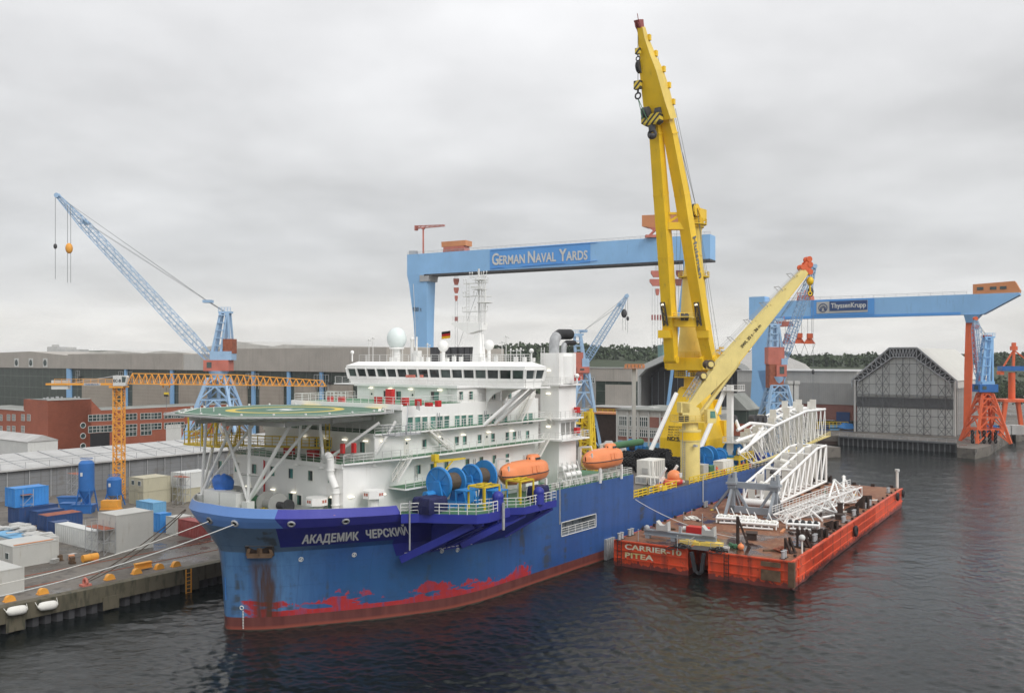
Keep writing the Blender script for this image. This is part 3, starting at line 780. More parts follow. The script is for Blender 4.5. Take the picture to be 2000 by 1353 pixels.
for x, y in ((725, 948), (850, 935), (968, 925), (1028, 920), (1140, 910), (1240, 900), (1347, 890), (1402, 885), (1500, 878)): win(wallB, *r4(x, y), 'p', 11, .95, 1.25, wmatsg if x % 2 == 0 else wmats)
for x, y in ((680, 1140), (785, 1130), (890, 1108), (1048, 1092), (1152, 1076), (1250, 1063), (1348, 1052)): win(wallA, *r4(x, y), 'p', 11, .95, 1.25, wmatsg)
for x, y in ((1000, 587), (1075, 585), (1245, 582), (1365, 578)): win(wallD, *r4(x, y), 'p', 10.3, .95, 1.25, wmats)
for x, y, w in ((440, 580, 1.1), (535, 584, 1.1), (807, 588, 1.7)): win(wallD, *r4(x, y), 'f', 31, w, 1.3, wmatsg)
def door(parent, p, plane):
 m = MB(); c = Vector(p)
 ux = Vector((0, 1, 0)) if plane == 'f' else Vector((1, 0, 0)); nn = Vector((-1, 0, 0)) if plane == 'f' else Vector((0, -1, 0)); uz = Vector((0, 0, 1))
 m.extr([c - ux * .45 - uz * 1.0, c + ux * .45 - uz * 1.0, c + ux * .45 + uz * 1.0, c - ux * .45 + uz * 1.0], nn * .06)
 m.tube(c + uz * .35 + nn * .05, c + uz * .35 + nn * .09, .17, n=12, mi=1)
 ship.part('door', m, [M['white2'], M['glass']], parent=parent)
for x, y in ((333, 590), (640, 598)): door(wallD, S(*r4(x, y), s=31), 'f')
for x, y in ((590, 962), (1193, 912)): door(wallB, S(*r4(x, y), t=11), 'p')
def wall_lamp(px, py, plane, val, parent, L=.8):
 p = S(px, py, s=val) if plane == 'f' else S(px, py, t=val)
 ux = Vector((0, 1, 0)) if plane == 'f' else Vector((1, 0, 0)); nn = Vector((-1, 0, 0)) if plane == 'f' else Vector((0, -1, 0))
 c = p + nn * .2; m = MB().bar(c - ux * L / 2, c + ux * L / 2, .13, .12)
 lamp = ship.part('wall_lamp', m, M['lamp'], parent=parent)
for x, y in ((285, 735), (595, 757), (912, 782), (1240, 802)): wall_lamp(*rb(x, y), 'f', 14, wallB)
for x, y in ((1485, 802), (1868, 775)): wall_lamp(*rb(x, y), 'p', 11, wallB)
for x, y in ((815, 857), (975, 878), (1280, 916), (620, 832)): wall_lamp(*r3(x, y), 'f', 8.7, wallA)
for x, y in ((1410, 916), (1660, 895)): wall_lamp(*r3(x, y), 'p', 11, wallA)
for x, y in ((823, 895), (1012, 880), (1205, 860), (1378, 851)): wall_lamp(*r4(x, y), 'p', 11, wallB)
for x, y in ((330, 528), (475, 535), (627, 537), (848, 545)): wall_lamp(*r4(x, y), 'f', 31, wallD, .8)
def walkway(z, pts, w_in, rail_pts, nm='walkway'):
 m = MB().prism(pts, z - .22, z, mi=0)
 m.prism([(x, y) for x, y in pts], z + .001, z + .02, mi=1)
 w = ship.part(nm, m, [M['white'], M['green']])
 ship.part('railing', MB().rail([(x, y, z) for x, y in rail_pts], 1.1, 1.55, .032), M['rail'], parent=w)
 return w
for sd in (-1, 1):
 w = walkway(20.15, [(8.5, sd * 10.9), (8.5, sd * 11.4), (17, sd * 12.6), (17, sd * 13), (49, sd * 13), (49, sd * 10.9)], 0, [(8.55, sd * 11.3), (17, sd * 12.7), (49, sd * 12.95)])
 w = walkway(16.4, [(16.5, sd * 10.9), (16.5, sd * 14), (34, sd * 14), (34, sd * 10.9)], 0, [(16.6, sd * 13.95), (34, sd * 13.95)])
 w = walkway(23.45, [(13.8, sd * 10.9), (13.8, sd * 11.3), (19, sd * 12.5), (50, sd * 12.5), (50, sd * 10.9)], 0, [(13.85, sd * 11.2), (19, sd * 12.45), (50, sd * 12.45)])
def roof_rails():
 for z, s0, s1, hw, nm in ((19.92, 8.7, 14, 11, 1), (23.32, 14, 19, 11, 1)):
  m = MB().box(s0 + .02, s1, -hw + .02, hw - .02, z, z + .05)
  d = ship.part('roof_deck', m, M['green'])
  ship.part('railing', MB().rail([(s1, -hw + .1, z), (s0 + .1, -hw + .1, z), (s0 + .1, hw - .1, z), (s1, hw - .1, z)], 1.1, 1.4, .032), M['rail'], parent=d)
 m = MB().box(19.02, 31, -10.9, 10.9, 26.72, 26.78)
 d = ship.part('roof_deck', m, M['green'])
 ship.part('railing', MB().rail([(31, -10.8, 26.78), (19.1, -10.8, 26.78), (19.1, 10.8, 26.78), (31, 10.8, 26.78)], 1.1, 1.5, .032), M['rail'], parent=d)
 ship.part('railing', MB().rail([(31.2, -10.9, 26.75), (46, -10.9, 26.75)], 1.1, 1.5, .03), M['rail'], parent=d)
roof_rails()
m = MB()
ship.part('roof_edge', MB().box(18.7, 19.05, -11.1, 11.1, 26.2, 26.95).box(13.75, 14.05, -11.1, 11.1, 22.9, 23.45).box(8.45, 8.75, -11.1, 11.1, 19.5, 20.0).box(30.6, 31.05, -10.6, 10.6, 28.75, 29.15).box(31, 50, -10.6, -10.25, 28.75, 28.95), M['white'])
def stair(a, b, w=1.0, ax=(0, 1, 0)):
 ship.part('stairway', MB().stair(a, b, w, ax), M['white2'])
stair(tuple(S(*r4(505, 1235), t=13)), tuple(S(*r4(615, 1050), t=13)), .9)
stair((27.8, -12.1, 20.2), (22.6, -12.1, 23.45), .8)
stair((46.5, -12.4, 16.4), (50.4, -12.4, 20.2), .9)
stair((43.6, -12.0, 23.5), (47.2, -12.0, 27.6), .9)
stair((50.8, -12.2, 23.5), (54.6, -12.2, 20.2), .9)
lad = MB()
for x, y0, y1, t in ((826, 715, 850, 11), (1180, 700, 820, 11), (1435, 850, 905, 11), (660, 1110, 1220, 11), (1097, 1060, 1130, 11)):
 a = S(*r4(x, y1), t=t); b = S(*r4(x, y0), t=t); L = MB().ladder((a.x, -t - .15, a.z), (a.x, -t - .15, b.z), .45, (1, 0, 0), .035)
 ship.part('ladder', L, M['galv'])
a = S(*r4(920, 650), s=31); b = S(*r4(920, 535), s=31)
ship.part('ladder', MB().ladder((30.85, a.y, a.z), (30.85, a.y, b.z + .6), .8, (0, 1, 0), .04), M['rail'])
v = MB(); c = S(699, 960, s=8.2); y0 = -9.3
P_ = [(8.9, y0 + 1.4, 20.3), (8.5, y0 + 1.1, 20.9), (8.3, y0 + .5, 21.0), (8.2, y0, 20.6), (8.2, y0, 19.3), (8.2, y0, 18.6), (8.2, y0 - .9, 17.1), (8.2, y0 - .9, 13.0)]
v.path(P_, .48, n=12)
for q in ((8.2, y0, 19.2), (8.2, y0 - .9, 16.5), (8.2, y0 - .9, 15)): v.tube((q[0], q[1], q[2]), (q[0], q[1], q[2] + .12), .58, n=12)
ship.part('vent_duct', v, M['white'])
for k, (px, py, ry) in enumerate(((1152, 970, 0), (1590, 915, 0))):
 q = S(*r3(px, py), s=7.2 if k == 0 else 13.5) if k == 0 else S(*r3(px, py), t=12.9)
 v = MB().tube((q.x, q.y, 12.95), (q.x, q.y, q.z - .1), .7 if k else .75, n=12)
 n8 = [(q.x + 1.4 * math.cos(R(22.5 + 45 * i)), q.y + 1.4 * math.sin(R(22.5 + 45 * i))) for i in range(8)]
 v.prism(n8, q.z - .1, q.z + .85)
 vt = ship.part('vent_mushroom', v, M['white'])
 sg = MB()
 for i in range(8):
  a0 = R(45 * i); d = Vector((math.cos(a0), math.sin(a0), 0)); t_ = Vector((-d.y, d.x, 0)); cc = Vector((q.x, q.y, q.z + .5)) + d * 1.32
  for r_ in ((-.18, 0),(.2, 0)):
   if i % 2: continue
   sg.add([cc + t_ * (r_[0] - .14) + Vector((0, 0, -.25)), cc + t_ * (r_[0] + .14) + Vector((0, 0, -.25)), cc + t_ * (r_[0] + .14) + Vector((0, 0, .1)), cc + t_ * (r_[0] - .14) + Vector((0, 0, .1))], [(0, 1, 2, 3)])
 ship.part('warning_plate', sg, M['redlead'], parent=vt)
BF = [(36.3, -18.6), (36.3, 18.4), (41.2, 18.6), (41.3, 10.9), (50, 10.8), (50, -10.8), (41.3, -10.9), (41.2, -19.9), (37.6, -19.9)]
BF = [(s_, -t_) for s_, t_ in BF]                    # local y = -t
def inset(poly, d):
 out = []
 for x, y in poly:
  out.append((x + (d if x < 39 else -d), y - d * (1 if y > 0 else -1)))
 return out
def bridge():
 m = MB(); low = inset(BF, .55); mid = inset(BF, .35); top = BF
 ring = lambda poly, z: [(x, y, z) for x, y in poly]
 m.loft([ring(low, 28.9), ring(mid, 29.75), ring(inset(BF, .02), 31.55), ring(BF, 31.62)][:2], cap=True)
 m.loft([ring(inset(BF, .3), 31.5), ring(BF, 31.52), ring(BF, 31.85), ring(inset(BF, 1.4), 32.5)], cap=True)
 m.prism([(35.4, 20.6), (35.4, -19.2), (41.5, -19.2), (41.5, 20.6)], 28.72, 28.9)
 br = ship.part('bridge', m, M['white'])
 a, b = inset(BF, .35), inset(BF, .02); n = len(BF)
 glass = MB(); mull = MB()
 g0, g1 = inset(BF, .5), inset(BF, .17)
 for i in range(n):
  j = (i + 1) % n
  p0, q0, p1, q1 = (Vector((*g0[i], 29.75)), Vector((*g0[j], 29.75)), Vector((*g1[i], 31.5)), Vector((*g1[j], 31.5)))
  L = (Vector(a[j]) - Vector(a[i])).length
  if abs(BF[i][0] - 50) < .1 or abs(BF[j][0] - 50) < .1:
   mull.add([p0, q0, q1, p1], [(0, 1, 2, 3)]); continue
  k = max(2, int(round(L / 2.3)))
  pa, qa, pb, qb = (Vector((*a[i], 29.75)), Vector((*a[j], 29.75)), Vector((*b[i], 31.5)), Vector((*b[j], 31.5)))
  for u in range(k + 1):
   f = u / k; lo, hi = pa.lerp(qa, f), pb.lerp(qb, f); mull.bar(lo, hi, .42 if 0 < u < k else .5, .16, up=(qa - pa))
  for u in range(k):
   A, B_, C_, D_ = p0.lerp(q0, u / k), p0.lerp(q0, (u + 1) / k), p1.lerp(q1, (u + 1) / k), p1.lerp(q1, u / k)
   ship.part('window', MB().add([A, B_, C_, D_], [(0, 1, 2, 3), (3, 2, 1, 0)]), M['screen'] if (u * 7 + i) % 3 else M['screen2'], parent=br)
  mull.bar(pa.lerp(pb, .09), qa.lerp(qb, .09), .2, .35); mull.bar(pa.lerp(pb, .95), qa.lerp(qb, .95), .2, .22)
 ship.part('mullion', mull, M['white'], parent=br)
 core = MB().prism(inset(BF, 2.2), 29.5, 31.5)
 ship.part('interior', core, M['dark'], parent=br)
 cons = MB().box(38, 39.5, -14, 14, 29.7, 30.4)
 ship.part('railing', MB().rail([(35.5, 20.4, 28.9), (35.5, -19.1, 28.9), (41.4, -19.1, 28.9)], 1.1, 1.7, .03), M['rail'], parent=br)
 rt = MB().rail([(40, 17.5, 32.5), (38.2, 17.5, 32.5), (38.2, -16.6, 32.5), (40, -16.6, 32.5)], 1.1, 1.6, .035)
 rt.rail([(49, 9, 32.5), (49, -9, 32.5)], 1.1, 1.6, .035)
 ship.part('railing', rt, M['rail'], parent=br)
bridge()
w = MB()
pl = [(38, -10.9, 25.2), (38, -11.2, 26.6), (38, -12.2, 27.7), (38, -14, 28.4), (38, -20, 28.72), (38, -10.9, 28.72)]
for x in (36.8, 40.6):
 for sd in (1, -1): ship.part('wing_bracket', MB().extr([(x, sd * y, z) for _, y, z in pl], (.25, 0, 0)), M['white'])
for dx in (0, 2.6):
 for sd in (-1, 1): ship.part('wing_strut', MB().tube((34.6 + dx, sd * 12.3, 23.4), (38 + dx * .8, sd * 17.4, 28.75), .3, n=10), M['white'])
def funnel(sd):
 m = MB().prism([(52, sd * 10), (52, sd * 13.6), (57, sd * 13.6), (57, sd * 10)], 12.95, 33.9)
 m.tube((54.6, sd * 13.0, 29), (54.6, sd * 13.0, 33.4), 1.5, n=20)
 f = ship.part('funnel', m, M['white'])
 for z, o_ in ((28.9, .7), (23.5, .9), (20.2, 1.6)):
  p = ship.part('platform', MB().box(52 - o_ * .9, 57 + o_, min(sd * 10, sd * (13.6 + o_)), max(sd * 10, sd * (13.6 + o_)), z - .25, z), M['white'], parent=f)
  yy = sd * (13.6 + o_ - .05)
  ship.part('railing', MB().rail([(52 - o_ * .85, sd * 10, z), (52 - o_ * .85, yy, z), (57 + o_ - .05, yy, z), (57 + o_ - .05, sd * 10.5, z)], 1.1, 1.4, .035), M['rail'], parent=f)
 if sd > 0: return
 e = MB(); base = Vector((53.6, sd * 11.6, 33.9))
 for k, (dxx, dy, rr) in enumerate(((0, 0, .85), (1.3, .8 * sd, .42), (2.1, .5 * sd, .4))):
  b = base + Vector((dxx, dy, 0)); top = 1.5 if k == 0 else .5; Rb = 1.6 - .4 * (k > 0)
  pts = [b, b + Vector((0, 0, top))] + [b + Vector((Rb * (1 - math.cos(R(a))) * 1.3, 0, top + Rb * math.sin(R(a)))) for a in (25, 50, 75)] + [b + Vector((Rb * 1.3 + 2.6 - dxx * .55, 0, top + Rb * 1.0))]
  rings = []
  for i, p in enumerate(pts):
   t_ = (pts[min(i + 1, len(pts) - 1)] - pts[max(i - 1, 0)]).normalized(); a_ = Vector((0, 1, 0)); c_ = t_.cross(a_)
   rings.append([p + a_ * math.cos(R(22.5 * j)) * rr + c_ * math.sin(R(22.5 * j)) * rr for j in range(16)])
  e.loft(rings[:4], smooth=True, cap=False); e.loft(rings[3:], smooth=True, mi=1)
 ship.part('exhaust_pipe', e, [M['galv'], M['black']], parent=f)
 l = MB()
 for k in range(11): l.box(52.6 + (k % 3) * 1.4, 53.7 + (k % 3) * 1.4, sd * 13.6 - .05, sd * 13.6 + .05, 20.8, 22.7)
 ship.part('louvre', l, M['lgrey'], parent=f)
 for z in (31, 24.4, 18):
  pass
 for z, y in ((27.3, .0), (22.0, 0), (31, 0)):
  ship.part('lamp', MB().box(51.75, 51.98, sd * 11.6 - .35, sd * 11.6 + .35, z, z + .16), M['lamp'], parent=f)
 for z in (29.4, 24.2, 20.9): ship.part('fire_box', MB().box(55.8, 56.8, sd * 14.25 - .3, sd * 14.25 + .3, z, z + .9), M['red'], parent=f)
 ship.part('ladder', MB().ladder((51.8, sd * 10.6, 29), (51.8, sd * 10.6, 34.8), .6, (0, 1, 0), .04), M['rail'], parent=f)
for sd in (-1, 1): funnel(sd)
def dome(px, py, s, r, sz, zb, mat='white', ped=.35):
 c = S(px, py, s=s); c = Vector((s, c.y, c.z))
 m = MB().ball(c, r, 18, 12, sz)
 d = ship.part('radar_dome', m, M[mat])
 p = MB().tube((c.x, c.y, zb), (c.x, c.y, c.z - r * sz * .8), r * ped, n=10)
 if r > 1:
  for k in range(6): a = R(60 * k); p.bar((c.x + math.cos(a) * r * .6, c.y + math.sin(a) * r * .6, zb), (c.x + math.cos(a) * r * .6, c.y + math.sin(a) * r * .6, c.z - r * sz * .7), .08)
  p.tube((c.x, c.y, c.z - r * sz * .95), (c.x, c.y, c.z - r * sz * .8), r * .75, n=14)
 ship.part('pedestal', p, M['white'], parent=d)
dm = glass('dome_shell', (.62, .66, .65), .35)
M['dome'] = paint('dome_shell', (.70, .77, .76), .35, .02)
dome(775, 661, 42, 1.68, 1.1, 32.5, 'dome')
dome(866, 676, 44, .9, 1.05, 32.5)
dome(955, 674, 44, .82, 1.0, 32.5)
dome(688, 688, 37.8, .32, 1.0, 32.5)
dome(1038, 685, 37.8, .34, 1.0, 32.5)
dome(1127, 734, 54, .38, 1.0, 29)
def mast():
 s = 46.0; y = -2.05
 m = MB(); mast_ = None
 m.loft([[(s - .9, y - .7, 32.5), (s + .9, y - .7, 32.5), (s + .9, y + .7, 32.5), (s - .9, y + .7, 32.5)], [(s - .6, y - .5, 37.0), (s + .6, y - .5, 37.0), (s + .6, y + .5, 37.0), (s - .6, y + .5, 37.0)]])
 m.extr([(s - .8, y - 1.0, 37.6), (s - .8, y + 1.8, 37.0), (s - .8, y + 5.2, 38.6), (s - .8, y + 5.2, 38.9), (s - .8, y - 1.2, 38.7)], (1.6, 0, 0))
 mast_ = ship.part('mast', m, M['white'])
 l = MB().truss((s, y, 38.6), (s, y, 45.0), 1.5, 1.3, .9, .8, 8, .07, .04)
 l.tube((s, y, 38.6), (s, y, 47.5), .14, n=8)
 l.tube((s, y - 1.3, 38.6), (s, y - 1.3, 46.2), .12, n=6)
 ship.part('lattice', l, M['rail'], parent=mast_)
 k = MB()
 for z, a, b in ((46.2, -1.6, 1.9), (45.2, -1.9, 3.2), (43.1, -1.2, 3.3), (40.6, -1.8, 3.4)):
  k.bar((s, y + a, z), (s, y + b, z), .16);
  for q in (a, b, (a + b) / 2, a + .6, b - .5): k.bar((s, y + q, z), (s, y + q, z + .7), .06); k.ball((s, y + q, z + .75), .13, 6, 4)
 k.ladder((s, y + 2.3, 38.8), (s, y + 2.3, 45.6), .5, (0, 1, 0), .04)
 k.ladder((s, y - .7, 38.8), (s, y - .7, 47), .4, (0, 1, 0), .035)
 for z in (42.0,): k.torus((s, y - 1.2, z), (0, 0, 1), 1.2, .09, 14, 5); k.torus((s, y - 1.2, z + 1), (0, 0, 1), 1.2, .05, 14, 5); k.tube((s, y - 1.2, z - .1), (s, y - 1.2, z), 1.15, n=14)
 for z in (44.1, 45.6): k.box(s - .8, s + .8, y - 1.4, y + .8, z, z + .08)
 k.bar((s - .9, y - 1.3, 44.4), (s - .9, y + .9, 44.5), .18, .3)
 k.rail([(s - .7, y + 5, 38.9), (s - .7, y - 1, 38.75)], 1, 1.2, .03)
 ship.part('antenna_yard', k, M['rail'], parent=mast_)
 g = MB()
 for e_ in ((s - 6, y - 5, 32.6), (s + 3, y + 8, 32.6), (s - 4, y - 4.2, 32.6)): g.bar((s, y, 44.5), e_, .035)
 ship.part('stay_wire', g, M['wire'], parent=mast_)
mast()
def flag():
 T = Thing('flag', 'small black red and gold flag flying from the mast platform of the ship', 'flag', frame=SHIP, o=(45.5, 3.6, 36.2))
 for k, mt in ((0, 'black'), (1, 'red'), (2, 'yellow')):
  m = MB(); n = 6
  for i in range(n):
   x0, x1 = i / n, (i + 1) / n; y0, y1 = 3.6 - x0 * -1.9, 3.6 + x1 * 1.9; a, b = 45.5 + .15 * math.sin(x0 * 6), 45.5 + .15 * math.sin(x1 * 6)
   z = 37.6 - k * .4; m.add([(a, y0, z - .2 * x0), (b, y1, z - .2 * x1), (b, y1, z - .4 - .2 * x1), (a, y0, z - .4 - .2 * x0)], [(0, 1, 2, 3), (3, 2, 1, 0)])
  T.part('stripe', m, M[mt])
flag()
def roof_kit():
 b = MB()
 for x0, x1 in ((785, 828), (877, 932), (945, 985), (1000, 1035), (1045, 1080), (1085, 1138)):
  a, c = S(*r4(x0, 290), s=47), S(*r4(x1, 290), s=47); b.box(46.5, 47.5, min(a.y, c.y), max(a.y, c.y), 32.5, 34.9)
 ship.part('louvre_box', b, M['dark'])
 a = MB()
 for px, py0, py1 in ((310, 165, 320), (340, 150, 320), (1310, 180, 300), (1340, 140, 310), (1375, 240, 310), (1420, 240, 310), (1450, 235, 310), (750, 200, 300)):
  q, r_ = S(*r4(px, py1), s=39), S(*r4(px, py0), s=39); a.tube((39, q.y, 32.5), (39, q.y, r_.z), .06, n=6)
  a.bar((39, q.y - .5, r_.z - .2), (39, q.y + .5, r_.z - .2), .06); a.ball((39, q.y, r_.z), .16, 6, 4); a.ball((39, q.y - .5, r_.z - .2), .12, 6, 4)
 for k in range(14): y = -17 + k * 2.3; a.cbox((40.2 + (k % 3), y, 32.8), (.5, .5, .6 + .2 * (k % 4)))
 ship.part('antenna', a, M['rail'])
 s_ = MB(); q = S(*r4(635, 270), s=43)
 s_.tube((43, q.y, 32.5), (43, q.y, 36), .3, n=8); s_.ball((43, q.y, 36.2), .4, 12, 8); s_.cbox((43, q.y - 1.2, 33.4), (1, 1, 1.8)); s_.tube((43, q.y - 1, 34), (43, q.y - 1, 36.6), .18, n=8)
 ship.part('satellite_dish', s_, M['rail'])
 rd = MB()
 for px in (600, 625, 645, 705): q = S(*r4(px, 440), s=35.2); rd.cbox((35.2, q.y, q.z), (.3, .5, .4))
 ship.part('deck_light', rd, M['redlead'])
roof_kit()
for i, (x, y, w, h) in enumerate(((380, 632, .9, 1.0), (470, 618, 1.1, 2.1), (580, 637, .9, 1.0), (680, 643, .6, .9), (760, 657, .8, .5), (830, 647, .5, .8), (105, 622, 1.0, .8), (20, 617, .6, .8))):
 q = S(*r4(x, y), s=20.2); ship.part('fire_box', MB().cbox((20.2, q.y, 26.78 + h / 2), (.7, w, h)), M['red'])
for x, y, w, h in ((935, 545, 1.5, .9), (1120, 563, 1.6, .9), (1290, 575, .9, 1.0)):
 q = S(*r3(x, y), s=12.6); ship.part('fire_box', MB().cbox((12.6, q.y, 19.97 + h / 2), (.8, w, h)), M['red'])
for px, py, s_ in ((1350, 540, 9.6), (1437, 535, 9.6)):
 q = S(*r3(px, py), s=s_); ship.part('hose_locker', MB().cbox((s_, q.y, q.z), (.4, .5, 1.2)), M['red'])
ship.part('fire_pipe', MB().tube((8.5, S(*r3(740, 800), s=8.5).y, 13), (8.5, S(*r3(740, 800), s=8.5).y, 19.6), .11, n=8), M['red'])
q = S(*r3(1395, 985), s=8.4); ship.part('fire_box', MB().cbox((8.4, -10.3, 14.0), (.4, .6, .9)), M['red'])
# ================================================================ helideck
HC, HR, HZ = (8.8, 0.0), 13.7, 26.37
def helideck():
 oc = lambda r, z: [(HC[0] + r * math.cos(R(22.5 + 45 * k)), HC[1] + r * math.sin(R(22.5 + 45 * k)), z) for k in range(8)]
 m = MB().loft([oc(HR - .3, HZ - .45), oc(HR, HZ - .3), oc(HR, HZ)])
 n = NT('helideck_paint'); x, y, z = n.xyz()
 dx, dy = n.math('SUBTRACT', x, HC[0]), y
 r = n.math('SQRT', n.math('ADD', n.math('POWER', dx, 2), n.math('POWER', dy, 2)))
 col = n.mix(n.step(n.noise(.5, 4), .3, .7), (.045, .125, .075), (.07, .17, .105))
 ringf = n.math('MULTIPLY', n.math('GREATER_THAN', r, 6.3), n.math('LESS_THAN', r, 7.5))
 col = n.mix(ringf, col, (.58, .44, .06))
 ax, ay = n.math('ABSOLUTE', dx), n.math('ABSOLUTE', dy)
 Hh = n.math('MULTIPLY', n.math('LESS_THAN', ax, 2.0), n.math('MULTIPLY', n.math('GREATER_THAN', ay, .9), n.math('LESS_THAN', ay, 1.6)))
 Hb = n.math('MULTIPLY', n.math('LESS_THAN', ax, .4), n.math('LESS_THAN', ay, 1.0))
 col = n.mix(n.math('MAXIMUM', Hh, Hb), col, (.72, .72, .70))
 c45 = .70711
 d1 = n.math('MULTIPLY', n.math('ABSOLUTE', n.math('ADD', dx, dy)), c45); d2 = n.math('MULTIPLY', n.math('ABSOLUTE', n.math('SUBTRACT', dx, dy)), c45)
 mxx = n.math('MAXIMUM', n.math('MAXIMUM', ax, ay), n.math('MAXIMUM', d1, d2)); ap = HR * math.cos(R(22.5))
 ed = n.math('MULTIPLY', n.math('GREATER_THAN', mxx, ap - .75), n.math('LESS_THAN', mxx, ap - .35))
 col = n.mix(ed, col, (.70, .70, .66))
 ch = n.math('MULTIPLY', n.math('GREATER_THAN', dx, 9.2), n.math('LESS_THAN', n.math('ABSOLUTE', n.math('SUBTRACT', n.math('ADD', dx, n.math('MULTIPLY', ay, .25)), 11.4)), .45))
 col = n.mix(ch, col, (.72, .52, .04))
 hm = n.out(col, .6)
 H_ = ship.part('helideck', m, hm)
 ship.part('support_frame', MB().loft([oc(HR - 4.5, HZ - 1.0), oc(HR - 1.5, HZ - .46)]), M['white2'], parent=H_)
 nt = MB(); a, b = oc(HR + .05, HZ - .35), oc(HR + 1.3, HZ - .15)
 for k in range(8):
  p, q, u, w = Vector(a[k]), Vector(a[(k + 1) % 8]), Vector(b[k]), Vector(b[(k + 1) % 8])
  for i in range(0, 13): nt.bar(p.lerp(q, i / 12), u.lerp(w, i / 12), .07)
  for f in (.0, .2, .4, .6, .8, 1.0): nt.bar(p.lerp(u, f), q.lerp(w, f), .06 if f < 1 else .12)
 ship.part('safety_net', nt, M['net'], parent=H_)
 e = MB(); c_ = oc(HR + .1, HZ - .2)
 for k in range(8): e.bar(c_[k], c_[(k + 1) % 8], .3, .22)
 ship.part('edge_pipe', e, M['lgrey'], parent=H_)
 for k in range(8):
  for f in (.15, .5, .85):
   p = Vector(oc(HR - .15, HZ)[k]).lerp(Vector(oc(HR - .15, HZ)[(k + 1) % 8]), f); ship.part('edge_light', MB().tube(p, p + Vector((0, 0, .22)), .14, n=8), M['cwhite'], parent=H_)
 def leg(a, b, r=.2, nm='support_leg'): ship.part(nm, MB().tube(a, b, r, n=10), M['white'])
 zt = HZ - 1.4
 fa = S(*r3(255, 930), s=2.6); F1, F2 = Vector((2.2, 8.3, 14.6)), Vector((2.2, -.4, 14.6))
 F1 = Vector((2.6, fa.y, 15.3)); fb = S(*r3(615, 960), s=2.6); F2 = Vector((2.6, fb.y, 15.3))
 for F in (F1, F2):
  ship.part('leg_base', MB().box(F.x - .55, F.x + .55, F.y - .55, F.y + .55, 12.95, F.z), M['white'])
 leg(F1, (7.5, F1.y + 3.2, zt)); leg(F1, (3.2, F1.y - .1, zt)); leg(F1, (4.5, F1.y - 4.2, zt)); leg(F1, (8.5, F1.y - 3.8, zt))
 leg(F2, (1.5, F2.y + 3.6, zt)); leg(F2, (2.9, F2.y, zt), .23); leg(F2, (3.4, F2.y - 7.0, zt), .24); leg(F2, (8.0, F2.y - 5.6, zt))
 a = S(627, 905, s=8.6); a2 = S(578, 898, s=8.6); a3 = S(447, 890, s=8.6)
 for q, tops in ((a, ((8.4, a.y, zt), (13.2, a.y - 5.6, zt))), (a2, ((9.4, a2.y, zt),)), (a3, ((9.8, a3.y - 1.2, zt), (9.2, a3.y + 4, zt))), (Vector((13.6, -10.6, 19.9)), ((16.5, -12.3, zt),))):
  ship.part('leg_base', MB().tube((q.x + .4, q.y, 19.3), (q.x + .4, q.y, 20.3), .75, .3, n=10), M['white'])
  for tp in tops: leg((q.x + .4, q.y, 20.0), tp, .2)
 h = MB()
 for z, pts in ((zt + .1, [(1.5, F2.y + 3.6), (2.9, F2.y), (3.4, F2.y - 7)]), (18.6, [(2.4, F2.y + 1.3), (3.0, F2.y - 2.0)])):
  for p, q in zip(pts, pts[1:]): h.tube((*p, z), (*q, z), .14, n=8)
 for y in (-9, -3, 3, 9): h.bar((1.5 if abs(y) > 5 else -2.5, y, HZ - 1.1), (16 if abs(y) > 5 else 20, y, HZ - 1.1), .25, .5)
 for x in (1, 8.5, 15.5): h.bar((x, -9.5, HZ - 1.15), (x, 9.5, HZ - 1.15), .25, .5)
 ship.part('girder', h, M['lgrey'])
 yp = MB()
 c = [(4.6, 16.5), (5.0, 9.0), (9.0, 9.0), (9.0, 16.5)]
 pz = 21.4
 yp.prism(c, pz - .25, pz)
 yp.rail([(9, 16.4, pz), (4.7, 16.4, pz), (5.1, 9.1, pz), (9, 9.1, pz)], 1.6, .9, .05)
 for x, y in ((4.8, 15.6), (4.9, 12.6), (5.1, 9.6), (9, 10), (9, 15.6)): yp.bar((x, y, pz), (x, y, pz + 3.9), .18)
 yp.bar((4.8, 15.6, pz + 3.9), (5.1, 9.6, pz + 3.9), .16); yp.bar((5.1, 9.8, pz + 3.7), (4.9, 12.6, pz), .18)
 yp.prism([(7.0, 11.2), (8.2, 11.2), (13.4, -3.6), (12.2, -3.6)], pz - .2, pz - .05)
 yp.rail([(7.0, 11.2, pz), (12.2, -3.6, pz)], 1.2, 1.1, .04).rail([(8.2, 11.2, pz), (13.4, -3.6, pz)], 1.2, 1.1, .04)
 yp.ladder((12.2, -4.2, 20), (12.2, -4.2, 24.8), .7, (0, 1, 0), .05)
 ship.part('work_platform', yp, M['yellow_rail'])
 st = MB().stair((14.2, -16.4, 23.8), (17.8, -13.2, 26.2), 1.0, (.7, .7, 0)); st.box(12, 16.6, -16.6, -14.4, 23.5, 23.65); st.rail([(12, -14.4, 23.65), (12, -16.6, 23.65), (16.6, -16.6, 23.65)], 1.1, 1.0, .035)
 st.rail([(18.5, -14.6, 26.3), (20.5, -12.2, 26.3)], 1.1, .9, .035)
 ship.part('boarding_stairs', st, M['galv'], parent=H_)
 ship.part('railing', MB().rail([(23.2, 8.5, 26.75), (23.2, 4.4, 26.75)], 1.4, .9, .045), M['rail'], parent=H_)
 w = MB().bar((20, 4, HZ - .1), (24, 3, 26.7), 1.0, .08)
 k = MB(); q = S(*r3(300, 250), z=HZ)
 for dxx, dyy in ((0, 0), (.8, -1.6)):
  k.bar((q.x + dxx - 1, q.y + dyy, 21.4), (q.x + dxx - 1, q.y + dyy, HZ + .6), .07)
 ship.part('aerial', k, M['rail'], parent=H_)
helideck()
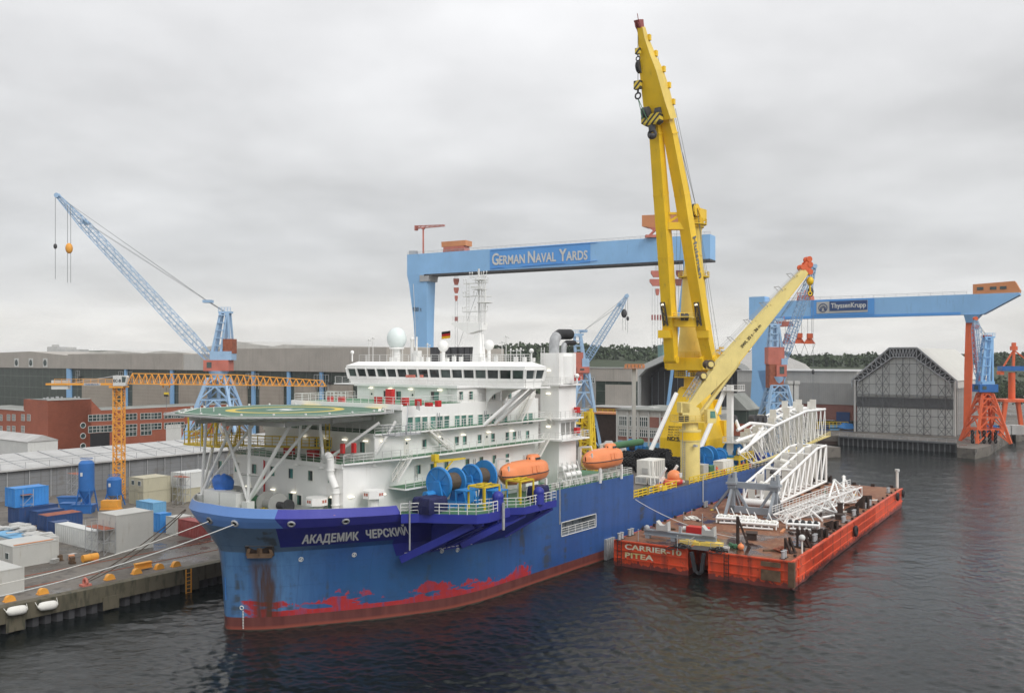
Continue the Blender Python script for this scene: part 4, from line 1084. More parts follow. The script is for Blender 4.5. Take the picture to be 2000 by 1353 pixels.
# ================================================================ fore deck machinery
def foredeck():
 for px0, px1, s_ in ((270, 385, 1.7), (395, 520, 1.7)):
  a, b = S(*r3(px0, 960), s=s_), S(*r3(px1, 960), s=s_)
  ship.part('deck_box', MB().box(s_, s_ + 1.3, min(a.y, b.y), max(a.y, b.y), 12.98, 16.2), M['white'])
 def winch(px, s_, r, mt):
  q = S(*r3(px, 930), s=s_); m = MB()
  for dy in (-1.2, 1.2): m.tube((q.x, q.y + dy - .12, 14.6), (q.x, q.y + dy + .12, 14.6), r, n=20)
  m.tube((q.x, q.y - 1.2, 14.6), (q.x, q.y + 1.2, 14.6), r * .5, n=14); m.box(q.x - .9, q.x + .9, q.y - 1.8, q.y + 1.8, 12.98, 13.6)
  ship.part('anchor_winch', m, M[mt])
 winch(560, 5.8, 1.7, 'lgrey'); winch(800, 5.8, 1.5, 'lgrey'); winch(880, 5.8, .9, 'dark')
 q = S(*r3(680, 940), s=5.0); ship.part('capstan', MB().tube((q.x, q.y, 12.98), (q.x, q.y, 15.0), .75, .6, n=14).tube((q.x, q.y, 15), (q.x, q.y, 15.5), .85, n=14), M['green'])
 q = S(*r3(740, 975), s=4.5); m = MB()
 for k in range(5): m.cbox((q.x, q.y + .5 - k * .4, 14.0 + .1 * (k % 2)), (.3, .25, .5))
 ship.part('chain_stopper', m, M['yellow_rail'])
 q = S(*r3(420, 800), s=3.6); rings = []
 for j, (dz, rr) in enumerate(((-1.3, 1.15), (-.6, 1.5), (.2, 1.55), (.75, 1.2), (.95, .5))):
  rings.append([(q.x + rr * .8 * math.cos(R(30 * k)) * (1 + .12 * math.sin(k * 2.3 + j)), q.y + rr * math.sin(R(30 * k)) * (1 + .14 * math.sin(k * 3.1 + j)), q.z + dz + .15 * math.sin(k * 1.7)) for k in range(12)])
 ship.part('tarpaulin', MB().loft(rings, smooth=True), M['tarp'])
 m = MB().tube((q.x, q.y - .5, 12.98), (q.x, q.y - .5, q.z - 1), .75, n=14).box(q.x - .8, q.x + .8, q.y - 1.7, q.y + 1.7, q.z - 2.2, q.z - .9)
 ship.part('tarpaulin_stand', m, M['white2'])
 q = S(*r3(1260, 1000), s=6.0); m = MB()
 for k in range(7): m.torus((q.x, q.y + .4 - .12 * k, 14.3 + .08 * (k % 3)), (0.2, .1, 1), .75, .12, 14, 5)
 ship.part('rope_coil', m, M['orange_crane'])
foredeck()
# ================================================================ winch platforms on the port side
def r5(x, y): return (780 + x / 6.15, 880 + y / 6.15)
def z4(x, y): return (1100 + x / 5.2026, 640 + y / 5.2026)
def z9(x, y): return (1090 + x / 5, 780 + y / 5)
P1 = [(12.7, -16.9), (14.4, -18.3), (16.2, -21.8), (17.9, -24.6), (19.6, -25.2), (24.6, -24.6), (24.6, -16.9)]
P2 = [(24.6, -16.9), (24.6, -18.6), (27, -19.4), (30.6, -22.6), (38.4, -22.4), (38.6, -16.9)]
def sponson():
 for P_, z, th in ((P1, 14.0, 1.1), (P2, 13.05, .95)):
  m = MB().prism(P_, z - th, z); pl = ship.part('winch_platform', m, M['navy'])
  ship.part('platform_deck', MB().prism([(x * .99 + .2, y * .985) for x, y in P_], z, z + .02), M['green'], parent=pl)
  pts = [(x, y * .996, z) for x, y in P_[:-1]]
  if z > 13.5: pts = pts[:5] + [(21.5, -25, z)]
  else: pts = pts[1:] + [(38.4, -17.2, z)]
  ship.part('railing', MB().rail(pts, 1.3, 1.25, .045), M['rail'], parent=pl)
 b = MB()
 b.bar((18.8, -23.4, 12.6), (15.4, -14.4, 7.7), .9, .9)
 b.bar((23.8, -23.6, 12.7), (16.6, -15.6, 8.5), .8, .8)
 b.bar((31.4, -21.8, 12.0), (24.5, -16.4, 8.2), .8, .8)
 b.bar((38.2, -21.6, 12.1), (33.2, -16.9, 8.4), .8, 1.0)
 for s_, yo, z in ((19, -24.6, 12.9), (22, -24.6, 12.9), (26.5, -19, 12.1), (31.2, -22, 12.1), (35, -22, 12.1)):
  b.extr([(s_, -16.2, z), (s_, yo, z), (s_, yo, z - .4), (s_, -16.2, 8.3)], (.3, 0, 0))
 b.extr([(30.6, -22.3, 12.1), (38.3, -22.1, 12.1), (33.6, -16.9, 7.9), (30.6, -16.9, 7.9)], (0, .3, -.2))
 b.extr([(26.6, -19.2, 12.1), (30.6, -22.3, 12.1), (30.6, -16.9, 7.9), (26.6, -16.7, 7.9)], (0, .3, -.2))
 ship.part('platform_bracket', b, M['navy'])
 for y_, s_ in ((-17.5, 13.4), (-22.6, 38.6)): ship.part('guide_rail', MB().bar((s_, y_ - .2, 15.6), (s_, y_ - .2, 9.6), .13), M['galv'])
 ship.part('guide_rail', MB().bar((22.3, -25.3, 15), (22.3, -25.3, 11.6), .3, .2), M['galv'])
sponson()
def reel(T, c, ax, r0, r1, L, drum=1.05, mat='winch'):
 """two flanges, wire-filled drum"""
 ax = Vector(ax).normalized(); c = Vector(c); a, b = c - ax * L / 2, c + ax * L / 2
 for p, r, sg in ((a, r0, -1), (b, r1, 1)):
  m = MB().tube(p - ax * .14, p + ax * .14, r, n=28).torus(p + ax * .14 * sg, ax, r - .14, .1, 28, 6)
  u = Vector((0, 0, 1)); v = ax.cross(u)
  for k in range(8): d = u * math.cos(R(45 * k)) + v * math.sin(R(45 * k)); m.bar(p + ax * sg * .16 + d * .5, p + ax * sg * .16 + d * (r - .2), .12, .1)
  m.tube(p + ax * sg * .1, p + ax * sg * .42, .45, n=12)
  T.part('flange', m, M[mat])
 m = MB(); n = int(L / .16)
 for i in range(n): p = a.lerp(b, (i + .5) / n); m.torus(p, ax, drum, .1, 22, 6)
 m.tube(a, b, drum, n=22)
 T.part('wire_drum', m, M['rope'])
def front_winch(c, r0, r1, L, label, zdeck, hood=1):
 T = Thing('rope_winch', label, 'winch', 'large blue rope winches on the side platforms', frame=SHIP, o=(c[0], c[1], zdeck))
 reel(T, c, (1, 0, 0), r0, r1, L)
 f = MB(); x0, x1 = c[0] - L / 2, c[0] + L / 2
 for x in (x0 - .45, x1 + .45): f.extr([(x - .15, c[1] - 1.5, zdeck), (x - .15, c[1] + 1.5, zdeck), (x - .15, c[1] + .5, c[2] + .3), (x - .15, c[1] - .5, c[2] + .3)], (.3, 0, 0))
 f.box(x0 - .8, x1 + .8, c[1] - 1.9, c[1] + 1.8, zdeck, zdeck + .35)
 f.cbox((x1 + 1.4, c[1] - 1.2, zdeck + 1.4), (.9, .8, 2.4)); f.cbox((x0 - 1.1, c[1] + .6, zdeck + 1.2), (1.2, 1.3, 1.6)); f.tube((x0 - 1.2, c[1], zdeck + 1.8), (x0 - 2.6, c[1], zdeck + 1.8), .5, n=12)
 T.part('frame', f, M['winch'])
 t = MB(); t.cbox((c[0] - .4, c[1] - 3.6, zdeck + 2.4), (2.6, 1.8, .14))
 for i in (-1, 1):
  for j in (-1, 1): t.bar((c[0] - .4 + i * 1.2, c[1] - 3.6 + j * .8, zdeck), (c[0] - .4 + i * 1.2, c[1] - 3.6 + j * .8, zdeck + 2.4), .14)
 T.part('table', t, M['winch'])
 return T
front_winch((21.2, -17.0, 17.0), 2.15, 1.75, 3.3, 'blue rope winch with brown wire drum nearest the bow on the side platform', 14.0)
front_winch((28.3, -16.3, 16.9), 1.9, 2.15, 2.9, 'blue rope winch with high flanges beside the orange lifeboat on the side platform', 13.05)
def yellow_frame(c, d, z0, h, label):
 T = MB()
 x0, x1, y0, y1 = c[0] - d[0] / 2, c[0] + d[0] / 2, c[1] - d[1] / 2, c[1] + d[1] / 2
 for x in (x0, x1):
  for y in (y0, y1): T.bar((x, y, z0), (x, y, z0 + h), .2)
 for a, b in (((x0, y0), (x1, y0)), ((x1, y0), (x1, y1)), ((x1, y1), (x0, y1)), ((x0, y1), (x0, y0)), (((x0 + x1) / 2, y0), ((x0 + x1) / 2, y1))): T.bar((*a, z0 + h), (*b, z0 + h), .2)
 T.bar((x0, (y0 + y1) / 2, z0 + h * .96), (x1, (y0 + y1) / 2, z0 + h * 1.06), .12)
 single('guard_frame', label, 'frame', T, M['yellow_rail'], frame=SHIP, o=(c[0], c[1], z0), group='yellow tube guard frames')
yellow_frame((22.3, -22.2), (3.0, 2.6), 14.0, 2.9, 'yellow tube guard frame between the two blue winches over the platform rail')
yellow_frame((33.2, -19.8), (3.0, 2.4), 13.05, 3.2, 'yellow tube guard frame beside the navy tarpaulin below the first lifeboat')
def tarp(x0, x1, y0, y1, z0, z1, label, mat='navy_tarp'):
 n = 8; rings = []
 for j, (z, k) in enumerate(((z0, 1.0), (z0 + (z1 - z0) * .5, 1.04), (z1 - .2, .97), (z1, .88))):
  r_ = []
  for i in range(4 * n):
   t = i / n; s = int(t); f = t - s; c = [(x0, y0), (x1, y0), (x1, y1), (x0, y1)]; a, b = c[s % 4], c[(s + 1) % 4]
   cx, cy = (x0 + x1) / 2, (y0 + y1) / 2; kk = k + .012 * math.sin(i * 1.9 + j * 2)
   r_.append((cx + (a[0] + (b[0] - a[0]) * f - cx) * kk, cy + (a[1] + (b[1] - a[1]) * f - cy) * kk, z + .06 * math.sin(i * 1.3 + j)))
  rings.append(r_)
 single('tarpaulin', label, 'tarpaulin', MB().loft(rings), M[mat], frame=SHIP, o=((x0 + x1) / 2, (y0 + y1) / 2, z0), group='dark blue tarpaulins on the winch platforms')
tarp(14.4, 17.8, -20.0, -17.2, 14.0, 15.9, 'dark blue tarpaulin over machinery at the bow end of the winch platform')
tarp(35.2, 38.0, -21.4, -19.6, 13.1, 15.1, 'dark blue tarpaulin over machinery under the stern of the first lifeboat')
m = MB()
for s_, y, z in ((22.6, -24.2, 14.0), (34.2, -22.3, 13.05)):
 m = MB().tube((s_, y, z), (s_, y, z + 1.5), .8, .7, n=14).ball((s_, y, z + 1.6), .75, 14, 8).tube((s_ - .2, y - .3, z + 1.0), (s_ + 1.2, y + 1.2, z + 1.4), .45, n=12)
 ship.part('fairlead', m, M['navy'])
T = Thing('davit_crane', 'yellow swing davit standing behind the blue winches', 'davit', frame=SHIP, o=(21.9, -13.6, 16.4))
q = S(*r5(430, 130), t=13.6); x = q.x
T.part('post', MB().tube((x, -13.6, 16.4), (x, -13.6, 19.9), .2, n=10).cbox((x, -13.6, 19.8), (.8, .7, .9)), M['yellow_rail'])
e_ = S(*r5(790, 125), t=13.6)
T.part('arm', MB().bar((x, -13.6, q.z), (e_.x, -13.6, q.z - .1), .28, .4, w2=.16, h2=.2).bar((x + 1.2, -13.6, 17.4), (x + 3.6, -13.6, q.z - .2), .13), M['yellow_rail'])
def lifeboat(c, label):
 T = Thing('lifeboat', label, 'lifeboat', 'orange enclosed lifeboats on the port side', frame=SHIP, o=c)
 L, W, H_ = 11.0, 3.7, 3.6
 def ring(u, lo):
  x = c[0] + (u - .5) * L; e = max(0.0, 1 - abs(2 * u - 1) ** 3.2) ** .55
  zt = .95 + .85 * e * (1.0 + .12 * math.sin(u * 3.2)); keel = -1.5 * (e ** .5) + (.35 if u < .12 else 0); w = W / 2 * max(e, .06)
  pts = []
  for k in range(9):
   a = math.pi * k / 8
   if lo: pts.append((x, c[1] + w * math.cos(a) * (1 - .0), c[2] + keel * math.sin(a) ** .8 + .0))
   else: pts.append((x, c[1] + w * .97 * math.cos(a), c[2] + .05 + zt * math.sin(a) ** .72))
  return pts
 us = [0, .02, .06, .12, .2, .3, .4, .5, .6, .7, .8, .88, .94, .98, 1]
 lo = MB().loft([ring(u, True) for u in us], closed=False, cap=False, smooth=True)
 hi = MB().loft([ring(u, False)[::-1] for u in us], closed=False, cap=False, smooth=True)
 T.part('hull', lo, M['lifeboat']); T.part('canopy', hi, M['lifeboat'])
 b = MB(); pr = [[ring(u, True)[0], ring(u, True)[-1]] for u in us]
 for k in (0, 1): b.path([(p[k][0], p[k][1] + (.04 if k == 0 else -.04), p[k][2] + .02) for p in pr], .07, n=6)
 T.part('fender_band', b, M['dark'])
 cx = c[0] + L * .2; rr = []
 for dz, w, l in ((1.5, 1.0, 1.5), (2.35, .85, 1.25), (2.55, .6, .9)):
  rr.append([(cx + l * math.cos(R(30 * k)), c[1] + w * math.sin(R(30 * k)), c[2] + dz) for k in range(12)])
 cn = T.part('conning_tower', MB().loft(rr, smooth=True), M['lifeboat'])
 for yy in (-.88, .0): T.part('window', MB().cbox((cx - 1.15 if yy == 0 else cx, c[1] + yy, c[2] + 2.0), (.25 if yy == 0 else 1.1, .7 if yy == 0 else .2, .32)), M['glass'], parent=cn)
 h = MB()
 for dx in (-.4, .7): h.extr([(c[0] + dx, c[1] - 1.83, c[2] + .2), (c[0] + dx + .8, c[1] - 1.83, c[2] + .2), (c[0] + dx + .8, c[1] - 1.62, c[2] + 1.15), (c[0] + dx, c[1] - 1.62, c[2] + 1.15)], (0, -.05, 0))
 T.part('hatch', h, M['lifeboat'])
 T.part('mooring_cleat', MB().box(c[0] - 4.9, c[0] - 4.7, c[1] - .9, c[1] - .7, c[2] + .7, c[2] + 1.5).tube((c[0] + 5.4, c[1], c[2] - .3), (c[0] + 6.0, c[1], c[2] - .3), .35, n=12), M['cwhite'])
 p = MB().box(c[0] + 1.2, c[0] + 2.8, c[1] - .9, c[1] + .9, c[2] - 2.1, c[2] - 1.3)
 return T
def davit(c, z0):
 for dx in (-3.4, 3.4):
  m = MB().bar((c[0] + dx, c[1] + 2.6, z0), (c[0] + dx, c[1] + 2.4, c[2] + 2.2), .35, .5).bar((c[0] + dx, c[1] + 2.6, z0 + .3), (c[0] + dx, c[1] - 1.6, z0 + 1.3), .3, .45).bar((c[0] + dx, c[1] + 2.3, c[2] + 2.2), (c[0] + dx, c[1] + .2, c[2] + 2.4), .25, .3)
  m.bar((c[0] + dx, c[1] - 1.5, z0 - .2), (c[0] + dx, c[1] - 1.5, c[2] - 1.0), .3).bar((c[0] + dx, c[1] + .2, c[2] + 2.4), (c[0] + dx, c[1], c[2] + 1.6), .1)
  ship.part('lifeboat_davit', m, M['white'])
lifeboat((39.4, -16.0, 16.25), 'orange enclosed lifeboat hanging beside the blue winches, below the bridge wing')
davit((39.4, -16.0, 16.25), 13)
lifeboat((61.6, -16.0, 16.2), 'orange enclosed lifeboat hanging aft of the white funnel, beside the tyre heap')
davit((61.6, -16.0, 16.2), 13)
m = MB().rail([(38.8, -16.8, 13), (69.8, -16.8, 13), (69.8, -6, 13)], 1.1, 1.6, .04)
ship.part('railing', m, M['rail'])
for k in range(9):
 q = (51.5 + (k % 3) * 1.5, -14.6 - .9 * (k // 3 % 2), 13.7 + .95 * (k // 3))
 T = MB().tube((q[0] - .6, q[1], q[2]), (q[0] + .6, q[1], q[2]), .42, n=14)
 for d in (-.25, .25): T.torus((q[0] + d, q[1], q[2]), (1, 0, 0), .43, .03, 14, 4)
 single('liferaft_canister', 'white liferaft canister in the rack between the funnel and the second lifeboat', 'canister', T, M['white'], frame=SHIP, o=q, group='white liferaft canisters stacked in their rack')
r_ = MB()
for x in (50.7, 52.2, 53.7, 55.2): r_.bar((x, -16.2, 13), (x, -14.9, 16.6), .12); r_.bar((x, -14.2, 13), (x, -14.2, 16.4), .12)
for z in (13.2, 14.2, 15.1): r_.bar((50.5, -14.3, z), (55.5, -14.3, z), .1)
ship.part('canister_rack', r_, M['rail'])
for k in range(16): x = 44 + k * 1.6; ship.part('deck_fitting', MB().cbox((x, -15.9 + .3 * (k % 2), 13.3), (.6, .5, .5 + .3 * (k % 3))), M['white2'])
# ================================================================ aft working deck
ZD = 8.75
yr = MB()
def yrail(s0, s1):
 n = max(1, round((s1 - s0) / 1.9))
 for i in range(n + 1): x = s0 + (s1 - s0) * i / n; yr.bar((x, -16.9, ZD), (x, -16.9, ZD + 1.35), .16)
 for z in (.35, .8, 1.32): yr.bar((s0, -16.9, ZD + z), (s1, -16.9, ZD + z), .1, .2)
yrail(70.2, 75); yrail(75.6, 81); yrail(82, 86.4); yrail(92, 121)
ship.part('yellow_railing', yr, M['yellow_rail'])
ship.part('gate', MB().box(80.6, 82.4, -17.1, -16.9, ZD + .1, ZD + 1.0), M['yellow_rail'])
ship.part('railing', MB().rail([(121, -16.8, ZD), (147.5, -16.8, ZD), (147.5, 16.8, ZD)], 1.3, 2, .05), M['rail'])
def white_house():
 a = S(1247, 940, z=ZD); T = Thing('reefer_unit', 'tall white ventilation container on the working deck behind the second lifeboat', 'container', frame=SHIP, o=(92, -8.4, ZD))
 T.part('body', MB().box(90.2, 95.6, -9.8, -6.4, ZD + .9, ZD + 4.2).box(91.0, 95.6, -9.7, -6.4, ZD, ZD + .9), M['white2'])
 g = MB().box(90.1, 90.2, -8.9, -7.6, ZD + 1.6, ZD + 2.7)
 for k in range(6): g.box(91 + k * .8, 91.4 + k * .8, -9.9, -9.8, ZD + 1.1, ZD + 4.0)
 T.part('grille', g, M['lgrey'])
 for k, (x, y) in enumerate(((87.6, -9.4), (87.6, -12.2))):
  T = Thing('cooling_unit', ('white cooling unit with side grilles at the foot of the tall white container', 'white cooling unit with side grilles nearer the yellow deck rail')[k], 'cooling unit', 'white cooling units', frame=SHIP, o=(x, y, ZD))
  T.part('body', MB().box(x - 1.2, x + 1.2, y - 1.2, y + 1.2, ZD + .1, ZD + 1.5), M['white2'])
  g = MB()
  for i in range(7): g.box(x - 1.26, x - 1.2, y - 1.0 + i * .3, y - .9 + i * .3, ZD + .4, ZD + 1.3)
  T.part('grille', g, M['grey'])
white_house()
ship.part('stairway', MB().stair((83.5, -13.6, ZD), (87.5, -11, 12.9), .9, (0, 1, 0)), M['white2'])
def rescue_boat():
 c = S(1313, 938, t=14.8); T = Thing('rescue_boat', 'small orange rescue boat with white cabin window in its davit by the yellow rail', 'boat', frame=SHIP, o=(c.x, c.y, c.z - 1))
 L = 6.0; rings = []
 for u in (0, .06, .2, .5, .8, 1):
  x = c.x + (u - .5) * L; e = (1 - abs(2 * u - 1) ** 3) ** .5 if 0 < u < 1 else (.1 if u == 0 else .75); w = 1.2 * e
  rings.append([(x, c.y + w * math.cos(R(a)), c.z - .3 + .9 * (math.sin(R(a)) if math.sin(R(a)) < 0 else .35 * math.sin(R(a)))) for a in range(0, 360, 30)])
 T.part('hull', MB().loft(rings, smooth=True), M['red'])
 T.part('fender_tube', MB().torus((c.x, c.y, c.z), (0, 0, 1), 1.25, .28, 20, 8), M['lifeboat'])
 T.part('cabin', MB().ball((c.x + .8, c.y, c.z + .7), 1.35, 16, 10, .95), M['lifeboat'])
 T.part('window', MB().cbox((c.x + 1.0, c.y - 1.15, c.z + 1.0), (1.0, .4, .8)), M['cwhite'])
 d = MB()
 for dx in (-2.2, 2.6): d.bar((c.x + dx, c.y + 2.6, ZD), (c.x + dx, c.y + .2, c.z + 2.6), .3, .5); d.bar((c.x + dx, c.y + 2.6, ZD), (c.x + dx, c.y - 1.2, ZD + .6), .25, .4)
 ship.part('boat_davit', d, M['white'])
rescue_boat()
def tyre_roll(c, ax, L, r, label):
 ax = Vector(ax).normalized(); m = MB(); n = int(L / .55)
 u = Vector((0, 0, 1)); u = (u - ax * u.dot(ax)).normalized(); v = ax.cross(u)
 for i in range(n):
  for k in range(9):
   a = R(40 * k + 20 * (i % 2)); d = u * math.cos(a) + v * math.sin(a)
   m.torus(Vector(c) + ax * ((i + .5) / n - .5) * L + d * r, ax * .35 + d * .3 + v * .2, .36, .15, 8, 5)
 m.tube(Vector(c) - ax * L / 2, Vector(c) + ax * L / 2, r * .92, n=12)
 single('tyre_fender', label, 'fender', m, M['black'], frame=SHIP, o=c, group='black tyre-clad rubber fenders heaped on the working deck')
base = S(1280, 898, z=10.5)
lay = [(104.5, 5, 0), (107, -1, 0), (109, -6.4, 0), (112, 2, 0), (101, 1.5, 0), (106, 2, 1), (110, -3, 1), (115, -3.5, 0)]
lay = [(102, -2.0, 0, 'nearest the tall white container'), (106, 3.0, 0, 'at the funnel end of the heap'), (108, -4.0, 0, 'beside the cream crane pillar'), (111, 2.6, 0, 'under the first white strut'), (114, 8.0, 0, 'furthest left in the heap, behind the second lifeboat'), (113.5, -3.2, 0, 'in front of the yellow crane base'), (107, .6, 1, 'lying on top of the heap'), (111.5, -.2, 1, 'lying on top, against the yellow crane base'), (118, 10.5, 0, 'behind the heap by the blue deck reel')]
for x, y, k, w in lay: tyre_roll((x, y, ZD + 1.2 + 1.9 * k), (.25, 1, 0), 5.2, 1.05, 'black tyre-clad fender ' + w)
def aft_reel(x, y, r, ax, label, z0=ZD + .3):
 T = Thing('rope_reel', label, 'reel', 'blue wire reels round the foot of the big crane', frame=SHIP, o=(x, y, ZD))
 reel(T, (x, y, z0 + r + .5), ax, r, r, 2.4, r * .5)
 m = MB().box(x - 2.0, x + 2.0, y - 2.2, y + 2.2, ZD, z0 + .8); a = Vector(ax) * 1.6
 for k in (-1, 1): m.bar((x + a.x * k, y + a.y * k, z0), (x + a.x * k, y + a.y * k, z0 + r + .6), .6, .4)
 m.cbox((x + 2.2, y - 1.4, z0 + 1.3), (1.6, 1.6, 2.2))
 T.part('frame', m, M['winch'])
for px, py, t, r, w, ax in ((1381, 880, 9.0, 2.1, 'closest behind the cream crane pillar', (1, 0, 0)), (1405, 884, 10.5, 1.8, 'in the middle of the three by the yellow crane foot', (1, .3, 0)), (1432, 884, 10.0, 2.2, 'nearest the stern, beside the white post', (.8, .6, 0))):
 q = S(px, py, t=t); aft_reel(q.x, q.y, r, ax, 'blue wire reel ' + w)
q = S(1240, 872, z=11.4); aft_reel(q.x, q.y, 1.9, (0, 1, 0), 'blue wire reel with dark drum behind the second lifeboat')
for px, py, t, d, mt, lb in ((1370, 917, 14.2, (2.4, 2, 2.6), 'lgrey', 'grey electrical cabinet beside the cream crane pillar'), (1384, 912, 14.0, (2.2, 1.6, 2.0), 'green', 'green pump skid by the yellow rail aft of the crane pillar'), (1413, 905, 14.0, (5.5, 2.2, 2.4), 'white2', 'low white container by the yellow rail below the blue reels'), (1340, 930, 13.0, (1.4, 1.6, 2.0), 'white2', 'small white locker at the foot of the cream crane pillar')):
 q = S(px, py, t=t); m = MB().box(q.x - d[0] / 2, q.x + d[0] / 2, q.y - d[1] / 2, q.y + d[1] / 2, ZD, ZD + d[2]); m.box(q.x - d[0] / 2 - .05, q.x + d[0] / 2 + .05, q.y - d[1] / 2 - .05, q.y + d[1] / 2 + .05, ZD + d[2], ZD + d[2] + .08)
 for k in range(4): m.box(q.x - d[0] / 2 + .2 + k * d[0] / 4, q.x - d[0] / 2 + .35 + k * d[0] / 4, q.y - d[1] / 2 - .06, q.y - d[1] / 2, ZD + .2, ZD + d[2] - .2)
 single('cabinet' if d[0] < 5 else 'container', lb, 'cabinet' if d[0] < 5 else 'container', m, M[mt], frame=SHIP, o=(q.x, q.y, ZD))
random.seed(3)
for k in range(26):
 px = random.uniform(1244, 1300) if k < 12 else random.uniform(1375, 1470); q = S(px, 1000 if k < 12 else 920, t=random.uniform(14.2, 16.3))
 mt = random.choice(['red', 'white2', 'navy', 'grey', 'lifeboat', 'green', 'dark', 'cblue', 'redlead']); w = random.uniform(.4, 1.0)
 ship.part('deck_gear', MB().cbox((q.x, q.y, ZD + w * .5), (w, w * random.uniform(.6, 1.4), w), random.uniform(0, 3)).tube((q.x, q.y, ZD), (q.x + .3, q.y, ZD + w * 1.4), .12, n=6), M[mt])
def lattice_tower():
 b = S(1148, 884, t=-4.0); t_ = S(1150, 805, t=-4.0)
 T = Thing('lattice_tower', 'yellow steel lattice tower with a small side platform behind the funnel', 'tower', frame=SHIP, o=(b.x, b.y, ZD))
 T.part('lattice', MB().truss((b.x, b.y, ZD), (b.x, b.y, t_.z), 3.0, 2.2, 1.5, 1.3, 9, .22, .14, up=(1, 0, 0)).bar((b.x - .2, b.y - 1, ZD), (b.x, b.y - .8, t_.z + .8), .5), M['yellow_rail'])
 p = MB(); z = S(1135, 829, t=-4.0).z
 p.box(b.x - 2.2, b.x + 1.2, b.y + .6, b.y + 4.2, z, z + .15).rail([(b.x - 2.1, b.y + .7, z), (b.x - 2.1, b.y + 4.1, z), (b.x + 1.1, b.y + 4.1, z)], 1.5, 1.0, .07)
 p.bar((b.x, b.y + 4, z), (b.x, b.y + .9, ZD + 5), .14)
 T.part('platform', p, M['yellow_rail'])
lattice_tower()
q = S(1160, 873, z=13.2); single('pipe_bundle', 'long green pipe lying behind the second lifeboat', 'pipe', MB().tube((q.x, q.y - 2, 13.2), (q.x + 18, q.y - 2, 13.2), .8, n=14), M['green'], frame=SHIP, o=(q.x, q.y - 2, 12.4))
